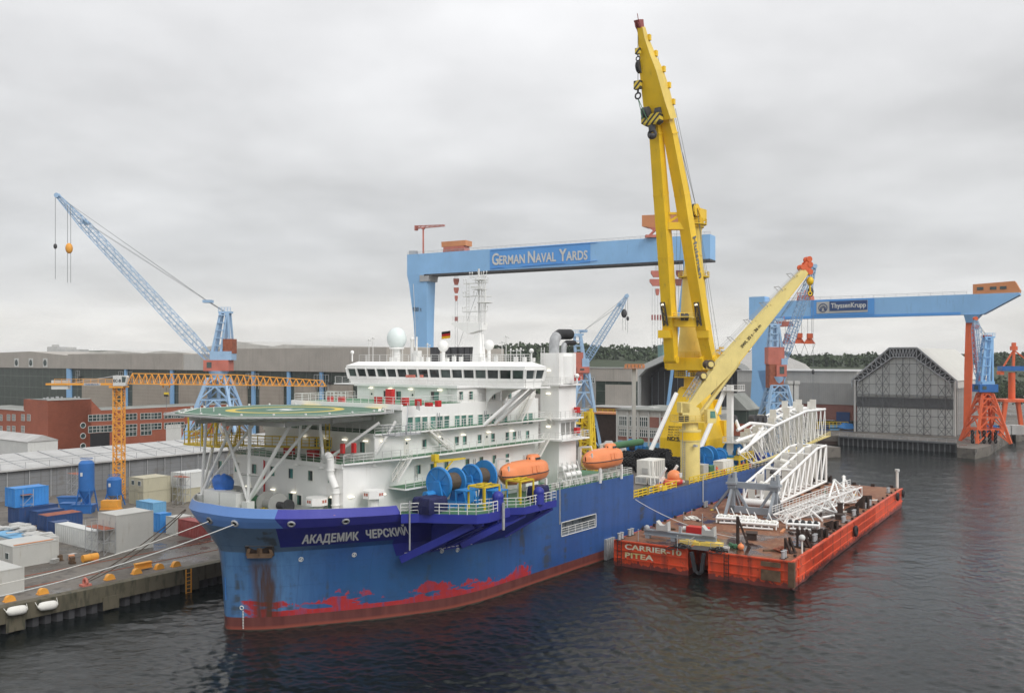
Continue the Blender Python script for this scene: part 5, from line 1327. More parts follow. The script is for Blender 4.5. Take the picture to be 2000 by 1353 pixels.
# ================================================================ cream knuckle crane
def knuckle():
 b = S(1348, 935, z=ZD); sx, y = b.x, b.y
 T = Thing('deck_crane', 'cream yellow deck crane on a round pillar with its long boom raised towards the stern', 'crane', frame=SHIP, o=(sx, y, ZD))
 zz = lambda py: S(1348, py, s=sx).z
 p = MB().tube((sx, y, ZD), (sx, y, zz(860)), 1.95, n=32).tube((sx, y, zz(860)), (sx, y, zz(842)), 2.12, n=32)
 p.tube((sx, y, zz(842)), (sx, y, zz(838)), 2.2, n=32)
 pil = T.part('pillar', p, M['cream'])
 T.part('band', MB().tube((sx, y, zz(858)), (sx, y, zz(843)), 2.15, n=32), M['yellow'], parent=pil)
 T.part('ladder', MB().ladder((sx - 2.05, y + .4, ZD), (sx - 2.05, y + .4, zz(828)), .5, (0, 1, 0), .04), M['galv'], parent=pil)
 h = MB().tube((sx, y, zz(838)), (sx, y, zz(822)), 1.6, n=20); A = Vector(SHIP.w2l(at(1348, 800, 180.6)));
 tip_w = at(1577, 522, 186); tip = Vector(SHIP.w2l(tip_w)); d = Vector((tip.x - sx, tip.y - y, 0)).normalized(); n = Vector((-d.y, d.x, 0))
 C0 = Vector((sx, y, 0))
 def pt(a, z, o=0): return C0 + d * a + n * o + Vector((0, 0, z))
 z1, z2 = zz(822), zz(784)
 h2 = MB()
 for o in (-1.1, .8): h2.extr([pt(-2.0, z1, o), pt(1.9, z1, o), pt(1.5, z1 + 2.6, o), pt(-.2, z2 - .4, o), pt(-2.2, z2 - .2, o)], n * .3)
 h2.extr([pt(-2.4, z2 - 2.2, -1.1), pt(-.6, z2 - 2.2, -1.1), pt(-.6, z2 - .1, -1.1), pt(-2.4, z2 - .1, -1.1)], n * 2.2)
 h2.extr([pt(-1.6, z1 + .1, -1), pt(1.4, z1 + .1, -1), pt(1.0, z1 + 2.4, -1), pt(-1.4, z1 + 2.8, -1)], n * 2.0)
 T.part('slew_column', h, M['cream']); T.part('machinery_house', h2, M['cream'])
 pf = MB();
 c4 = [pt(-3.4, 0, -2.2), pt(2.6, 0, -2.2), pt(2.6, 0, 2.2), pt(-3.4, 0, 2.2)]
 pf.prism([(v.x, v.y) for v in c4], z1 - .2, z1); pf.rail([Vector((v.x, v.y, z1)) for v in c4 + c4[:1]], 1.2, 1.1, .05)
 T.part('platform', pf, M['yellow_edge'])
 en = MB()
 for a in (-2.9, -1.9): en.extr([pt(a, z1 + .1, -1.9), pt(a + .8, z1 + .1, -1.9), pt(a + .8, z1 + 1.3, -1.9), pt(a, z1 + 1.3, -1.9)], n * .8)
 T.part('engine', en, M['dark'])
 cb = MB(); cabp = [pt(2.5, z1 - .3, -2.7), pt(4.3, z1 - .3, -2.7), pt(4.7, z1 + 1.2, -2.7), pt(4.2, z1 + 2.4, -2.7), pt(2.5, z1 + 2.4, -2.7)]
 cb.extr(cabp, n * 1.7); cab = T.part('cab', cb, M['cream'])
 g = MB().extr([pt(4.33, z1, -2.65), pt(4.75, z1 + 1.2, -2.65), pt(4.27, z1 + 2.3, -2.65), pt(4.2, z1 + 2.3, -2.65), pt(4.6, z1 + 1.2, -2.65), pt(4.25, z1, -2.65)], n * 1.6)
 g.extr([pt(3.1, z1 + .7, -2.72), pt(4.3, z1 + .7, -2.72), pt(4.1, z1 + 2.1, -2.72), pt(3.1, z1 + 2.1, -2.72)], n * .03)
 T.part('window', g, M['glassg'], parent=cab)
 heel = pt(-.3, z2 - 1.2); mid = SHIP.w2l(at(1404, 733, 182.0));
 bd = (tip - heel).normalized(); bu = n.cross(bd).normalized(); bu = bu if bu.z > 0 else -bu
 def sec(c, w, hh): return [c + n * i * w / 2 + bu * j * hh / 2 for i, j in ((-1, -1), (1, -1), (1, 1), (-1, 1))]
 Lb = (tip - heel).length
 bm = MB().loft([sec(heel + bd * .6, 1.3, 1.4), sec(heel + bd * 5, 1.8, 2.6), sec(heel + bd * Lb * .27, 1.9, 3.5), sec(heel + bd * Lb * .35, 1.9, 3.4), sec(heel + bd * Lb * .72, 1.6, 2.5), sec(heel + bd * (Lb - 1), 1.2, 1.5)])
 for f in (.33, .45, .58, .7, .82, .92):
  c = heel + bd * Lb * f; hh = (3.4 - (f - .33) * 3.2) * .5
  bm.bar(c + bu * hh - n, c + bu * hh + n, .2, .14)
 boom = T.part('boom', bm, M['cream'])
 T.part('lower_flange', MB().bar(heel + bd * Lb * .35 + bu * -1.72, heel + bd * (Lb - 1) + bu * -.78, 1.95, .12, w2=1.3), M['yellow'], parent=boom)
 wr = MB()
 for o in (-1, 1): wr.bar(heel + bd * Lb * .3 + n * o * .9 + bu * 3.2, tip + bu * .9 + n * o * .5, .05); wr.bar(heel + bd * Lb * .3 + n * o * .7 + bu * 2.9, tip + bu * .7 + n * o * .4, .04)
 for f in (.42, .55, .68, .8, .9):
  c = heel + bd * Lb * f + bu * (2.0 - (f - .33) * 2.0);
  for o in (-.9, .9): wr.bar(c + n * o, c + n * o + bu * 1.4, .1)
  wr.bar(c + n * -.9 + bu * 1.3, c + n * .9 + bu * 1.3, .1)
 T.part('hoist_rope', wr, M['galv'], parent=boom)
 sh = MB()
 for o in (-.6, .6):
  sh.extr([tip + n * o - bd * 1.6 - bu * .7, tip + n * o + bd * .6 - bu * .5, tip + n * o + bd * 1.5 + bu * .9, tip + n * o + bd * .2 + bu * 1.2, tip + n * o - bd * 1.6 + bu * .8], n * .2)
  for k, (a, c_) in enumerate(((-.5, -.9), (.6, .1), (1.3, 1.0), (-.9, .9))): sh.tube(tip + n * (o - .1) + bd * a + bu * c_, tip + n * (o + .35) + bd * a + bu * c_, .6, n=16)
 T.part('sheave_head', sh, M['orange_red'], parent=boom)
 hk = tip + bd * .9 + Vector((0, 0, -.5)); hm = MB().bar(hk, hk - Vector((0, 0, 2.3)), .06).bar(hk + n * .3, hk + n * .3 - Vector((0, 0, 2.3)), .06); T.part('hook_rope', hm, M['wire'])
 hb = MB().ball(hk - Vector((0, 0, 3.0)), .75, 12, 8, 1.2).tube(hk - Vector((0, 0, 3.8)), hk - Vector((0, 0, 5.2)), .18, n=8).torus(hk - Vector((0, 0, 5.6)), n, .4, .14, 12, 5)
 T.part('hook_block', hb, M['yellow'])
 w = MB()
 for a, up_, o in ((6.5, 2.3, 0), (9.3, 2.7, .2)):
  c = heel + bd * a + bu * up_; w.tube(c - n * .9, c + n * .9, .6, n=18); w.tube(c - n * 1.0, c - n * .85, .9, n=18); w.tube(c + n * .85, c + n * 1.0, .9, n=18)
 T.part('winch', w, M['rope'], parent=boom)
 w = MB()
 for a, up_ in ((6.5, 2.3), (9.3, 2.7)): c = heel + bd * a + bu * up_; w.tube(c - n * 1.3, c - n * 1.0, .55, n=18); w.cbox(c - bu * .8, (1.4, 1.6, .9))
 T.part('winch_motor', w, M['cream'], parent=boom)
 st = MB().truss(heel + bd * 1.0 + bu * 1.7, heel + bd * 6 + bu * 2.4, 1.6, 1.0, 1.6, .9, 5, .06, .04)
 T.part('service_ladder', st, M['galv'], parent=boom)
 T.part('luffing_cylinder', MB().tube(pt(1.6, z1 + .4), heel + bd * Lb * .36 - bu * 2.0, .38, n=12).tube(pt(1.6, z1 + .4, .9), heel + bd * Lb * .36 - bu * 2.0 + n * .9, .3, n=12), M['cream'])
 tx = place_text('SWL 35 t - 36 m', heel + bd * Lb * .5 - n * .01 + bu * -.2, bd, bu, .9, bold=.02, off=0)
 for i, v in enumerate(tx.v): pass
 sgn = -1 if (SHIP.m.to_3x3() @ n).y > 0 else 1
 tx2 = MB().add([Vector(v) + n * sgn * 1.0 for v in tx.v], tx.f + [f[::-1] for f in tx.f]); T.part('marking', tx2, M['dark'], parent=boom)
 lt = MB()
 for o in (-2.6, 2.6): lt.bar(C0 + n * o + Vector((0, 0, zz(866))), C0 + n * o * .8 + Vector((0, 0, zz(866))), .15); lt.cbox(C0 + n * o + Vector((0, 0, zz(868))), (.7, .7, .4))
 T.part('floodlight', lt, M['galv'])
knuckle()
# ================================================================ big yellow mast crane
def mast_crane():
 X, Y = 130.5, .6
 T = Thing('mast_crane', 'towering yellow heavy-lift mast crane on the ship with its twin-leg boom raised', 'crane', frame=SHIP, o=(X, Y, ZD))
 cy, ce = M['yellow'], M['yellow_edge']
 zc = lambda py: CAM_H - (py - HOR) / FPX * 214.5
 b = 5.9
 T.part('pedestal', MB().loft([[(X - b, Y - b, ZD), (X + b, Y - b, ZD), (X + b, Y + b, ZD), (X - b, Y + b, ZD)], [(X - b, Y - b, ZD + 5.5), (X + b, Y - b, ZD + 5.5), (X + b, Y + b, ZD + 5.5), (X - b, Y + b, ZD + 5.5)], [(X - 2.4, Y - 2.6, zc(757)), (X + 2.4, Y - 2.6, zc(757)), (X + 2.4, Y + 2.6, zc(757)), (X - 2.4, Y + 2.6, zc(757))]]), cy)
 bx = MB()
 for z in (10, 15, 20): bx.cbox((X + b - (z - 10) * .2, Y - b - .6 + (z - 10) * .25, z + 1.4), (2.2, 1.6, 3.6))
 T.part('access_trunk', bx, cy)
 m = MB().tube((X, Y, zc(758)), (X, Y, zc(737)), 2.35, n=32).tube((X, Y, zc(757)), (X, Y, zc(755)), 3.1, n=32)
 T.part('slew_column', m, cy)
 p = MB().tube((X, Y, zc(737)), (X, Y, zc(735)), 4.6, n=24); T.part('platform', p, cy)
 r_ = MB()
 for k in range(24):
  a0, a1 = R(15 * k), R(15 * k + 15); A, B_ = Vector((X + 4.5 * math.cos(a0), Y + 4.5 * math.sin(a0), zc(735))), Vector((X + 4.5 * math.cos(a1), Y + 4.5 * math.sin(a1), zc(735)))
  r_.bar(A, A + Vector((0, 0, 1.5)), .13)
  for z in (.5, 1, 1.5): r_.bar(A + Vector((0, 0, z)), B_ + Vector((0, 0, z)), .11)
 T.part('railing', r_, M['yellow_rail'])
 hs = MB(); pl = [(X - 5.4, Y - 4.4), (X + 3.6, Y - 4.8), (X + 3.6, Y + 4.8), (X - 5.4, Y + 4.4)]
 hs.prism(pl, zc(722), zc(700));
 for y in (-4.9, 4.1): hs.extr([(X - 5.4, Y + y, zc(720)), (X - 2.4, Y + y, zc(720)), (X - 2.0, Y + y, zc(704)), (X - 4.4, Y + y, zc(694)), (X - 5.8, Y + y, zc(700))], (0, .8, 0))
 hs.box(X - 4.6, X + 3.8, Y - 4.7, Y + 4.7, zc(700), zc(698))
 sl = T.part('slewing_platform', hs, cy)
 T.part('railing', MB().rail([(X + 3.6, Y - 4.6, zc(698)), (X - 4.4, Y - 4.6, zc(698)), (X - 4.4, Y + 4.6, zc(698))], 1.2, 1.2, .06), M['yellow_rail'], parent=sl)
 wn_ = MB()
 for z in (1, 3.2): wn_.tube((X + 5.8, Y - 3.4, zc(722) + z), (X + 5.8, Y + 3.4, zc(722) + z), 1.0, n=18)
 wn_.box(X + 4, X + 7, Y - 3.6, Y + 3.6, zc(728), zc(724)); wn_.rail([(X + 7, Y - 3.6, zc(724)), (X + 4, Y - 5.6, zc(724)), (X - 1, Y - 5.6, zc(724))], 1.2, 1.0, .07)
 for k in range(8): wn_.cbox((X + 4 + (k % 3), Y - 4.4 - .4 * (k % 2), zc(722) + 1 + .6 * k), (1.0, .9, .5))
 T.part('winch_house', wn_, cy)
 prof = [(698, 4.0), (650, 3.35), (585, 2.95), (545, 2.65), (520, 2.2), (490, 1.9), (452, 1.85), (446, 2.1)]
 mt = MB().loft([[(X + r * math.cos(R(15 * k)), Y + r * math.sin(R(15 * k)), zc(py)) for k in range(24)] for py, r in prof], smooth=True)
 for py in (620, 545, 500): mt.torus((X, Y, zc(py)), (0, 0, 1), next(r for q, r in prof if q <= py) + .12, .1, 28, 5)
 T.part('mast', mt, ce)
 for py, r in ((543, 3.6), (441, 3.0)):
  pf = MB().tube((X, Y, zc(py)), (X, Y, zc(py) + .25), r, n=24)
  for k in range(16):
   a0, a1 = R(22.5 * k), R(22.5 * k + 22.5); A, B_ = Vector((X + r * math.cos(a0), Y + r * math.sin(a0), zc(py))), Vector((X + r * math.cos(a1), Y + r * math.sin(a1), zc(py)))
   pf.bar(A, A + Vector((0, 0, 1.3)), .1); pf.bar(A + Vector((0, 0, 1.3)), B_ + Vector((0, 0, 1.3)), .1); pf.bar(A + Vector((0, 0, .7)), B_ + Vector((0, 0, .7)), .08)
  T.part('platform', pf, M['yellow_rail'])
 hd = MB().tube((X, Y, zc(446)), (X, Y, zc(432)), 2.4, n=20)
 for y in (-1.8, -.6, .6, 1.8): hd.tube((X - 2.2, Y + y - .2, zc(415)), (X - 2.2, Y + y + .2, zc(415)), 1.5, n=20)
 hd.box(X - 1.2, X + 2.4, Y - 2.2, Y + 2.2, zc(432), zc(410)); hd.bar((X, Y - 2, zc(432)), (X - 2.4, Y - 2, zc(411)), .5); hd.bar((X, Y + 2, zc(432)), (X - 2.4, Y + 2, zc(411)), .5)
 T.part('mast_head', hd, cy)
 sh = MB()
 for y in (-1.2, 0, 1.2): sh.tube((X - 2.2, Y + y - .18, zc(415)), (X - 2.2, Y + y + .18, zc(415)), 1.56, n=20)
 T.part('sheave', sh, M['dark'])
 # boom (A frame) -------------------------------------------------
 dd = lambda py: 190 + (py - 50) / 655 * 18
 BP = lambda px, py: Vector(SHIP.w2l(at(px, py, dd(py))))
 n = Vector((0, -1, 0))                              # towards port
 tip, heel = BP(1252, 56), BP(1347, 705); bd = (tip - heel).normalized(); bu = bd.cross(n).normalized()
 def sec(c, w, hh, off=0): return [c + n * i * w / 2 + bu * (j * hh / 2 + off) for i, j in ((-1, -1), (1, -1), (1, 1), (-1, 1))]
 for pts, nm in ((((1311, 702), (1309, 640), (1300, 500), (1291, 380), (1282, 262), (1279, 232)), 'L'), (((1386, 702), (1374, 640), (1351, 500), (1332, 380), (1309, 262), (1301, 232)), 'R')):
  C = [BP(*p) for p in pts]; lg = MB().loft([sec(c, 2.5 if i < 4 else 2.3, w) for i, (c, w) in enumerate(zip(C, (2.0, 2.9, 2.9, 2.7, 2.4, 2.4)))])
  for f in range(1, 5): lg.loft([sec(C[f] + bd * o, 2.62, (2.0, 2.9, 2.9, 2.7, 2.4)[f] + .1) for o in (-.15, .15)])
  leg = T.part('boom_leg', lg, cy)
  q = C[1] + n * (0 if nm == 'L' else 0) + bu * -1.6
  T.part('foot_bracket', MB().cbox(C[0] + bd * 6.5 - bu * 1.2, (1.2, 2.9, 1.8)).tube(C[0] - n * 1.6, C[0] + n * 1.6, .9, n=16), cy, parent=leg)
  T.part('lamp', MB().cbox(C[1] + bd * 6 - bu * 1.9, (.4, .7, .35)), M['lamp'], parent=leg)
  T.part('ladder', MB().truss(C[1] - bu * 1.9 + bd * 1, C[1] - bu * 1.9 + bd * 6.5, .9, .5, .9, .5, 6, .06, .05), M['dark'], parent=leg)
  if nm == 'R':
   a_, b_ = C[3] + (C[2] - C[3]) * .45, C[2] + (C[1] - C[2]) * .5
   dirn = (b_ - a_).normalized(); upn = dirn.cross(n).normalized(); upn = -upn if upn.x < 0 else upn
   tx = place_text('Huisman', (a_ + b_) / 2 + n * 1.32 - upn * .75, dirn, n.cross(dirn), 2.4, w=9.5, bold=.03, off=0)
   T.part('lettering', MB().add(tx.v, tx.f + [f[::-1] for f in tx.f]), M['grey'], parent=leg)
 cr = MB().bar(BP(1303, 442), BP(1338, 442), 1.8, 1.6); T.part('cross_beam', MB().bar(BP(1308, 630), BP(1372, 630), 2.2, 2.0), cy)
 cr.bar(BP(1306, 434), BP(1330, 418), .5).bar(BP(1306, 417), BP(1333, 417), .5)
 T.part('cross_beam', cr, cy)
 wp = MB().box(*(sorted((BP(1311, 618).x - 2, BP(1311, 618).x + .6))), BP(1369, 618).y, BP(1311, 618).y, BP(1340, 621).z, BP(1340, 619).z)
 wp.rail([BP(1312, 620) - bu * 2, BP(1368, 620) - bu * 2], 1.6, .9, .08)
 T.part('platform', wp, M['yellow_edge'])
 T.part('winch', MB().tube(BP(1333, 616) - bu * 1, BP(1348, 616) - bu * 1, .9, n=16), M['dark'])
 hp_ = [(1290, 236, 6.2, 3.0), (1285, 205, 5.2, 3.6), (1279, 172, 4.5, 3.8), (1272, 140, 3.8, 3.4), (1264, 108, 2.4, 2.6), (1256, 76, 1.5, 1.9), (1252, 54, 1.1, 1.3)]
 hm = MB().loft([sec(BP(x, y), w, h_) for x, y, w, h_ in hp_])
 head = T.part('boom_head', hm, cy)
 T.part('lit_side_plate', MB().loft([[v + n * .0 for v in (sec(BP(x, y), w, h_)[1] + n * .02, sec(BP(x, y), w, h_)[2] + n * .02, sec(BP(x, y), w, h_)[2] + n * .1, sec(BP(x, y), w, h_)[1] + n * .1)] for x, y, w, h_ in hp_]), ce, parent=head)  # paler skin on the port face: side light put into the colour
 ps = MB()
 for x, y, w, h_ in hp_[1:6]: ps.bar(BP(x, y) - n * w * .5 + bu * h_ * .5, BP(x, y) + n * w * .5 + bu * h_ * .5, .4, .5); ps.cbox(BP(x, y) + n * (w * .5 + .3) + bu * h_ * .5, (.8, .5, 1.2))
 T.part('platform', ps, cy, parent=head)
 tp = MB(); c = BP(1248, 48)
 for o in (-.4, .4): tp.tube(c + n * (o - .12), c + n * (o + .12), .95, n=16)
 tp.extr([c + bd * -1.6 - n * .6, c + bd * .9 - n * .6 + bu * -1.0, c + bd * .9 - n * .6 + bu * 1.2, c + bd * -1.6 - n * .6 + bu * .9], n * 1.2); tp.bar(c + bd * .5, c + bd * 2.2, .12)
 T.part('tip_sheave', tp, M['cred'], parent=head)
 for (px, py, r, dep) in ((1250, 131, 1.35, 0),):
  c = BP(px, py); s2 = MB()
  for o in (-.45, .1): s2.tube(c + n * o - bu * 0, c + n * (o + .3), r, n=20)
  T.part('sheave', s2, M['dark'], parent=head)
 for px in (1270, 1296): c = BP(px, 218) - bu * 2.0; T.part('sheave', MB().tube(c - n * .7, c + n * .7, 1.15, n=18), M['dark'], parent=head)
 def rope(px, y0, y1, w=.07, nm='hoist_rope', o=0): a, b_ = BP(px, y0), BP(px, y1); T.part(nm, MB().bar((a.x, a.y - o, a.z), (a.x, a.y - o, b_.z), w), M['wire'])
 c = BP(1284, 238); c = Vector((c.x - 2.4, c.y, c.z))
 k = MB(); ring = lambda z, wx, wy: [(c.x + i * wx, c.y + j * wy, z) for i, j in ((-1, -1), (1, -1), (1, 1), (-1, 1))]
 k.loft([ring(c.z - 1.3, .7, 1.5), ring(c.z - .8, .9, 2.2), ring(c.z + 1.0, .9, 2.2)])
 n_ = NT('hazard_stripes'); x, y, z = n_.xyz()
 st = n_.math('LESS_THAN', n_.math('FRACT', n_.math('MULTIPLY', n_.math('ADD', y, z), .75)), .45)
 M['stripe'] = n_.out(n_.mix(st, (.68, .5, .05), (.03, .03, .03)), .5)
 hb = T.part('hook_block', k, M['stripe'])
 T.part('hook', MB().tube((c.x, c.y, c.z - 1.3), (c.x, c.y, c.z - 2.6), .75, n=14).torus((c.x, c.y, c.z - 3.2), (1, 0, 0), .8, .35, 16, 8).ball((c.x, c.y, c.z - 3.6), .95, 12, 8, .7), M['dark'], parent=hb)
 for px, ys, ye in ((1246, 60, 98), (1246, 140, 160)):
  a, b_ = BP(px, ys), BP(px, ye); T.part('hoist_rope', MB().bar(a, (a.x, a.y, b_.z), .1), M['wire'])
  q = Vector((a.x, a.y, b_.z)); r = .55 if ys < 100 else .8
  h2 = T.part('hook_block', MB().box(q.x - r * .6, q.x + r * .6, q.y - r, q.y + r, q.z - r * 2.2, q.z), M['stripe'])
  T.part('hook', MB().tube((q.x, q.y, q.z - r * 2.2), (q.x, q.y, q.z - r * 3.2), r * .3, n=8).torus((q.x, q.y, q.z - r * 4.0), (1, 0, 0), r * .8, r * .25, 14, 6), M['dark'], parent=h2)
  if ys > 100:
   T.part('sling', MB().bar((q.x, q.y, q.z - r * 4.6), (q.x, q.y - 2.4, q.z - 9), .12).bar((q.x, q.y, q.z - r * 4.6), (q.x, q.y - 1.2, q.z - 8.4), .12), M['green'])
 lr = MB(); mh = Vector((X - 2.4, Y, zc(412)))
 for j in range(5):
  o = (-1.8 + .9 * j); lr.bar(mh + n * o, BP(1307, 215) + n * (o * .4) + bu * 1.6, .07);
  if j % 2 == 0: lr.bar(mh + n * o, BP(1274, 100) + n * o * .2 + bu * 1.2, .055); lr.bar(mh + n * o, BP(1322, 300) + n * (o * .4) + bu * 1.4, .05)
 for px, py in ((1400, 700), (1408, 702), (1394, 700)): lr.bar(mh + n * 2, SHIP.w2l(at(px, py, 214)), .06)
 lr.bar(BP(1290, 240), BP(1318, 610), .07); lr.bar(BP(1322, 450), BP(1318, 660), .07); lr.bar(BP(1330, 450), BP(1322, 660), .07)
 T.part('luffing_rope', lr, M['wire'])
 ux = Vector((0, -1, 0)); up_ = Vector((.35, 0, 1)).normalized(); tm = MB()
 for i, tx_ in enumerate(('MAIN HOIST', 'MAIN HOIST', 'AUX. HOIST', 'AUX. HOIST', 'WHIP HOIST', 'WHIP HOIST')):
  z = zc(833 + i * 5.0); x = X - 5.9 + (z - (ZD + 5.5)) * (3.5 / (zc(757) - ZD - 5.5)) - .06 if z > ZD + 5.5 else X - 5.97
  t_ = place_text(tx_, (x, Y + 2.2, z), ux, up_, .62, w=3.6, bold=.01, off=0); tm.add(t_.v, t_.f + [f[::-1] for f in t_.f])
 t_ = place_text('NO SMOKING', (X - 5.98, Y - .2, ZD + 5.0), ux, (0, 0, 1), 1.3, bold=.02, off=0); tm.add(t_.v, t_.f + [f[::-1] for f in t_.f])
 T.part('lettering', tm, M['dark'])
mast_crane()
def strut(p, q, r, label):
 a, b_ = Vector(SHIP.w2l(at(*p))), Vector(SHIP.w2l(at(*q))); m = MB().tube(a, b_, r, n=14).tube(a - (b_ - a).normalized() * .9, a + (b_ - a).normalized() * .6, r * .6, r, n=14)
 single('deck_strut', label, 'strut', m, M['white'], frame=SHIP, o=a, group='long white raking struts beside the big crane')
strut((1269, 884, 197), (1321, 768, 203), .5, 'long white raking strut left of the yellow crane base, its foot in the tyres')
strut((1363, 886, 200), (1418, 757, 206), .55, 'long white raking strut between the cream crane pillar and the white post')
T = Thing('boom_rest', 'white square post with a railed top platform behind the cream boom', 'post', frame=SHIP, o=(127.2, -10, ZD))
zt = S(1425, 752, s=127.2).z
T.part('post', MB().box(126.6, 127.8, -10.6, -9.4, ZD, zt), M['white'])
T.part('platform', MB().box(125.6, 129.6, -12.6, -8.4, zt - 1.3, zt - 1.1).rail([(125.7, -8.5, zt - 1.1), (125.7, -12.5, zt - 1.1), (129.5, -12.5, zt - 1.1)], 1.2, 1.2, .06), M['rail'])
T.part('platform', MB().box(125.6, 129, -12.2, -8.8, ZD + 5, ZD + 5.2).rail([(125.7, -8.9, ZD + 5.2), (125.7, -12.1, ZD + 5.2), (128.9, -12.1, ZD + 5.2)], 1.2, 1.2, .06), M['rail'])
# ================================================================ BARGE CARGO
ZB = BD + .03
def q8(x, y): return (1180 + x / 3.3333, 780 + y / 3.3333)
def q7(x, y): return (1380 + x / 4.229, 760 + y / 4.229)
def Bp(px, py, x=None, y=None, z=None): return BARGE.P(px, py, x=x, y=y, z=z)
def stinger_section():
 a = Bp(1505, 984, z=ZB + .6); b = Bp(1613, 944, z=ZB + .6)
 y0 = (a.y + b.y) / 2; c = Bp(1460, 976, z=ZB + .6); y1 = c.y if c.y > y0 + 4 else y0 + 7
 T = Thing('stinger_section', 'white tubular stinger section with slanted upper chords standing on the barge', 'steel frame', frame=BARGE, o=(a.x, y0, ZB))
 xa, xb = a.x, Bp(1613, 944, y=y0).x
 zt = Bp(1613, 870, y=y0).z; xk = Bp(1596, 871, y=y0).x; xs = Bp(1524, 950, y=y0).x; zs = Bp(1524, 948, y=y0).z
 for nm, y in (('n', y0), ('m', y0 + (y1 - y0) * .45), ('f', y1)):
  m = MB(); zb = ZB + .6; xf0 = xa
  m.tube((xa, y, zb), (xb, y, zb), .28, n=10); m.tube((xa, y, zb), (xa + .5, y, zs), .24, n=10)
  m.tube((xa + .5, y, zs), (xk, y, zt), .28, n=10); m.tube((xk, y, zt), (xb, y, zt), .28, n=10); m.tube((xb, y, zb), (xb, y, zt), .3, n=10)
  N = 9; top = lambda x: zs + (zt - zs) * min(1, max(0, (x - xa - .5) / (xk - xa - .5)))
  xs_ = [xa + (xb - xa) * i / N for i in range(N + 1)]
  for i in range(N):
   m.tube((xs_[i + 1], y, zb), (xs_[i + 1], y, top(xs_[i + 1])), .14, n=8)
   if i % 1 == 0: m.tube((xs_[i], y, zb), (xs_[i + 1], y, top(xs_[i + 1])), .2, n=8)
  T.part('side_frame', m, M['white'])
 m = MB()
 for i in range(0, 10):
  x = xa + (xb - xa) * i / 9; z = zs + (zt - zs) * min(1, max(0, (x - xa - .5) / (xk - xa - .5)))
  m.tube((x, y0, ZB + .6), (x, y1, ZB + .6), .3 if i else .75, n=10)
  if i % 3 == 0: m.tube((x, y0, z), (x, y1, z), .2, n=8)
  if i < 9: m.tube((x, y0, ZB + .6), (x + (xb - xa) / 9, y1, ZB + .6), .14, n=8)
 T.part('cross_member', m, M['white'])
 for i in range(0, 7):
  x = xa + 1.5 + (xb - xa - 3) * i / 6.2; z = zs + (zt - zs) * min(1, (x - xa) / (xk - xa))
  for y in (y0 + (y1 - y0) * .2, y0 + (y1 - y0) * .72): T.part('plate_column', MB().box(x, x + .25, y, y + 1.35, ZB + 1.2, z + .4), M['white2'])
 for i in range(3):
  x = xa + 4 + i * 7; T.part('roller_cradle', MB().bar((x, y0 + 2, ZB + 3 + i * 1.6), (x, y1 - 2, ZB + 3 + i * 1.6), .5).tube((x + .5, y0 + 3, ZB + 3.6 + i * 1.6), (x + .5, y0 + 4.4, ZB + 3.9 + i * 1.6), .5, n=12), M['dark' if i == 1 else 'white2'])
 for i in range(6):
  x = xa + 1 + (xb - xa - 2) * i / 5
  for y in (y0, y1): T.part('timber_block', MB().box(x, x + .6, y - .8, y + .8, ZB, ZB + .35), M['rustsup'])
stinger_section()
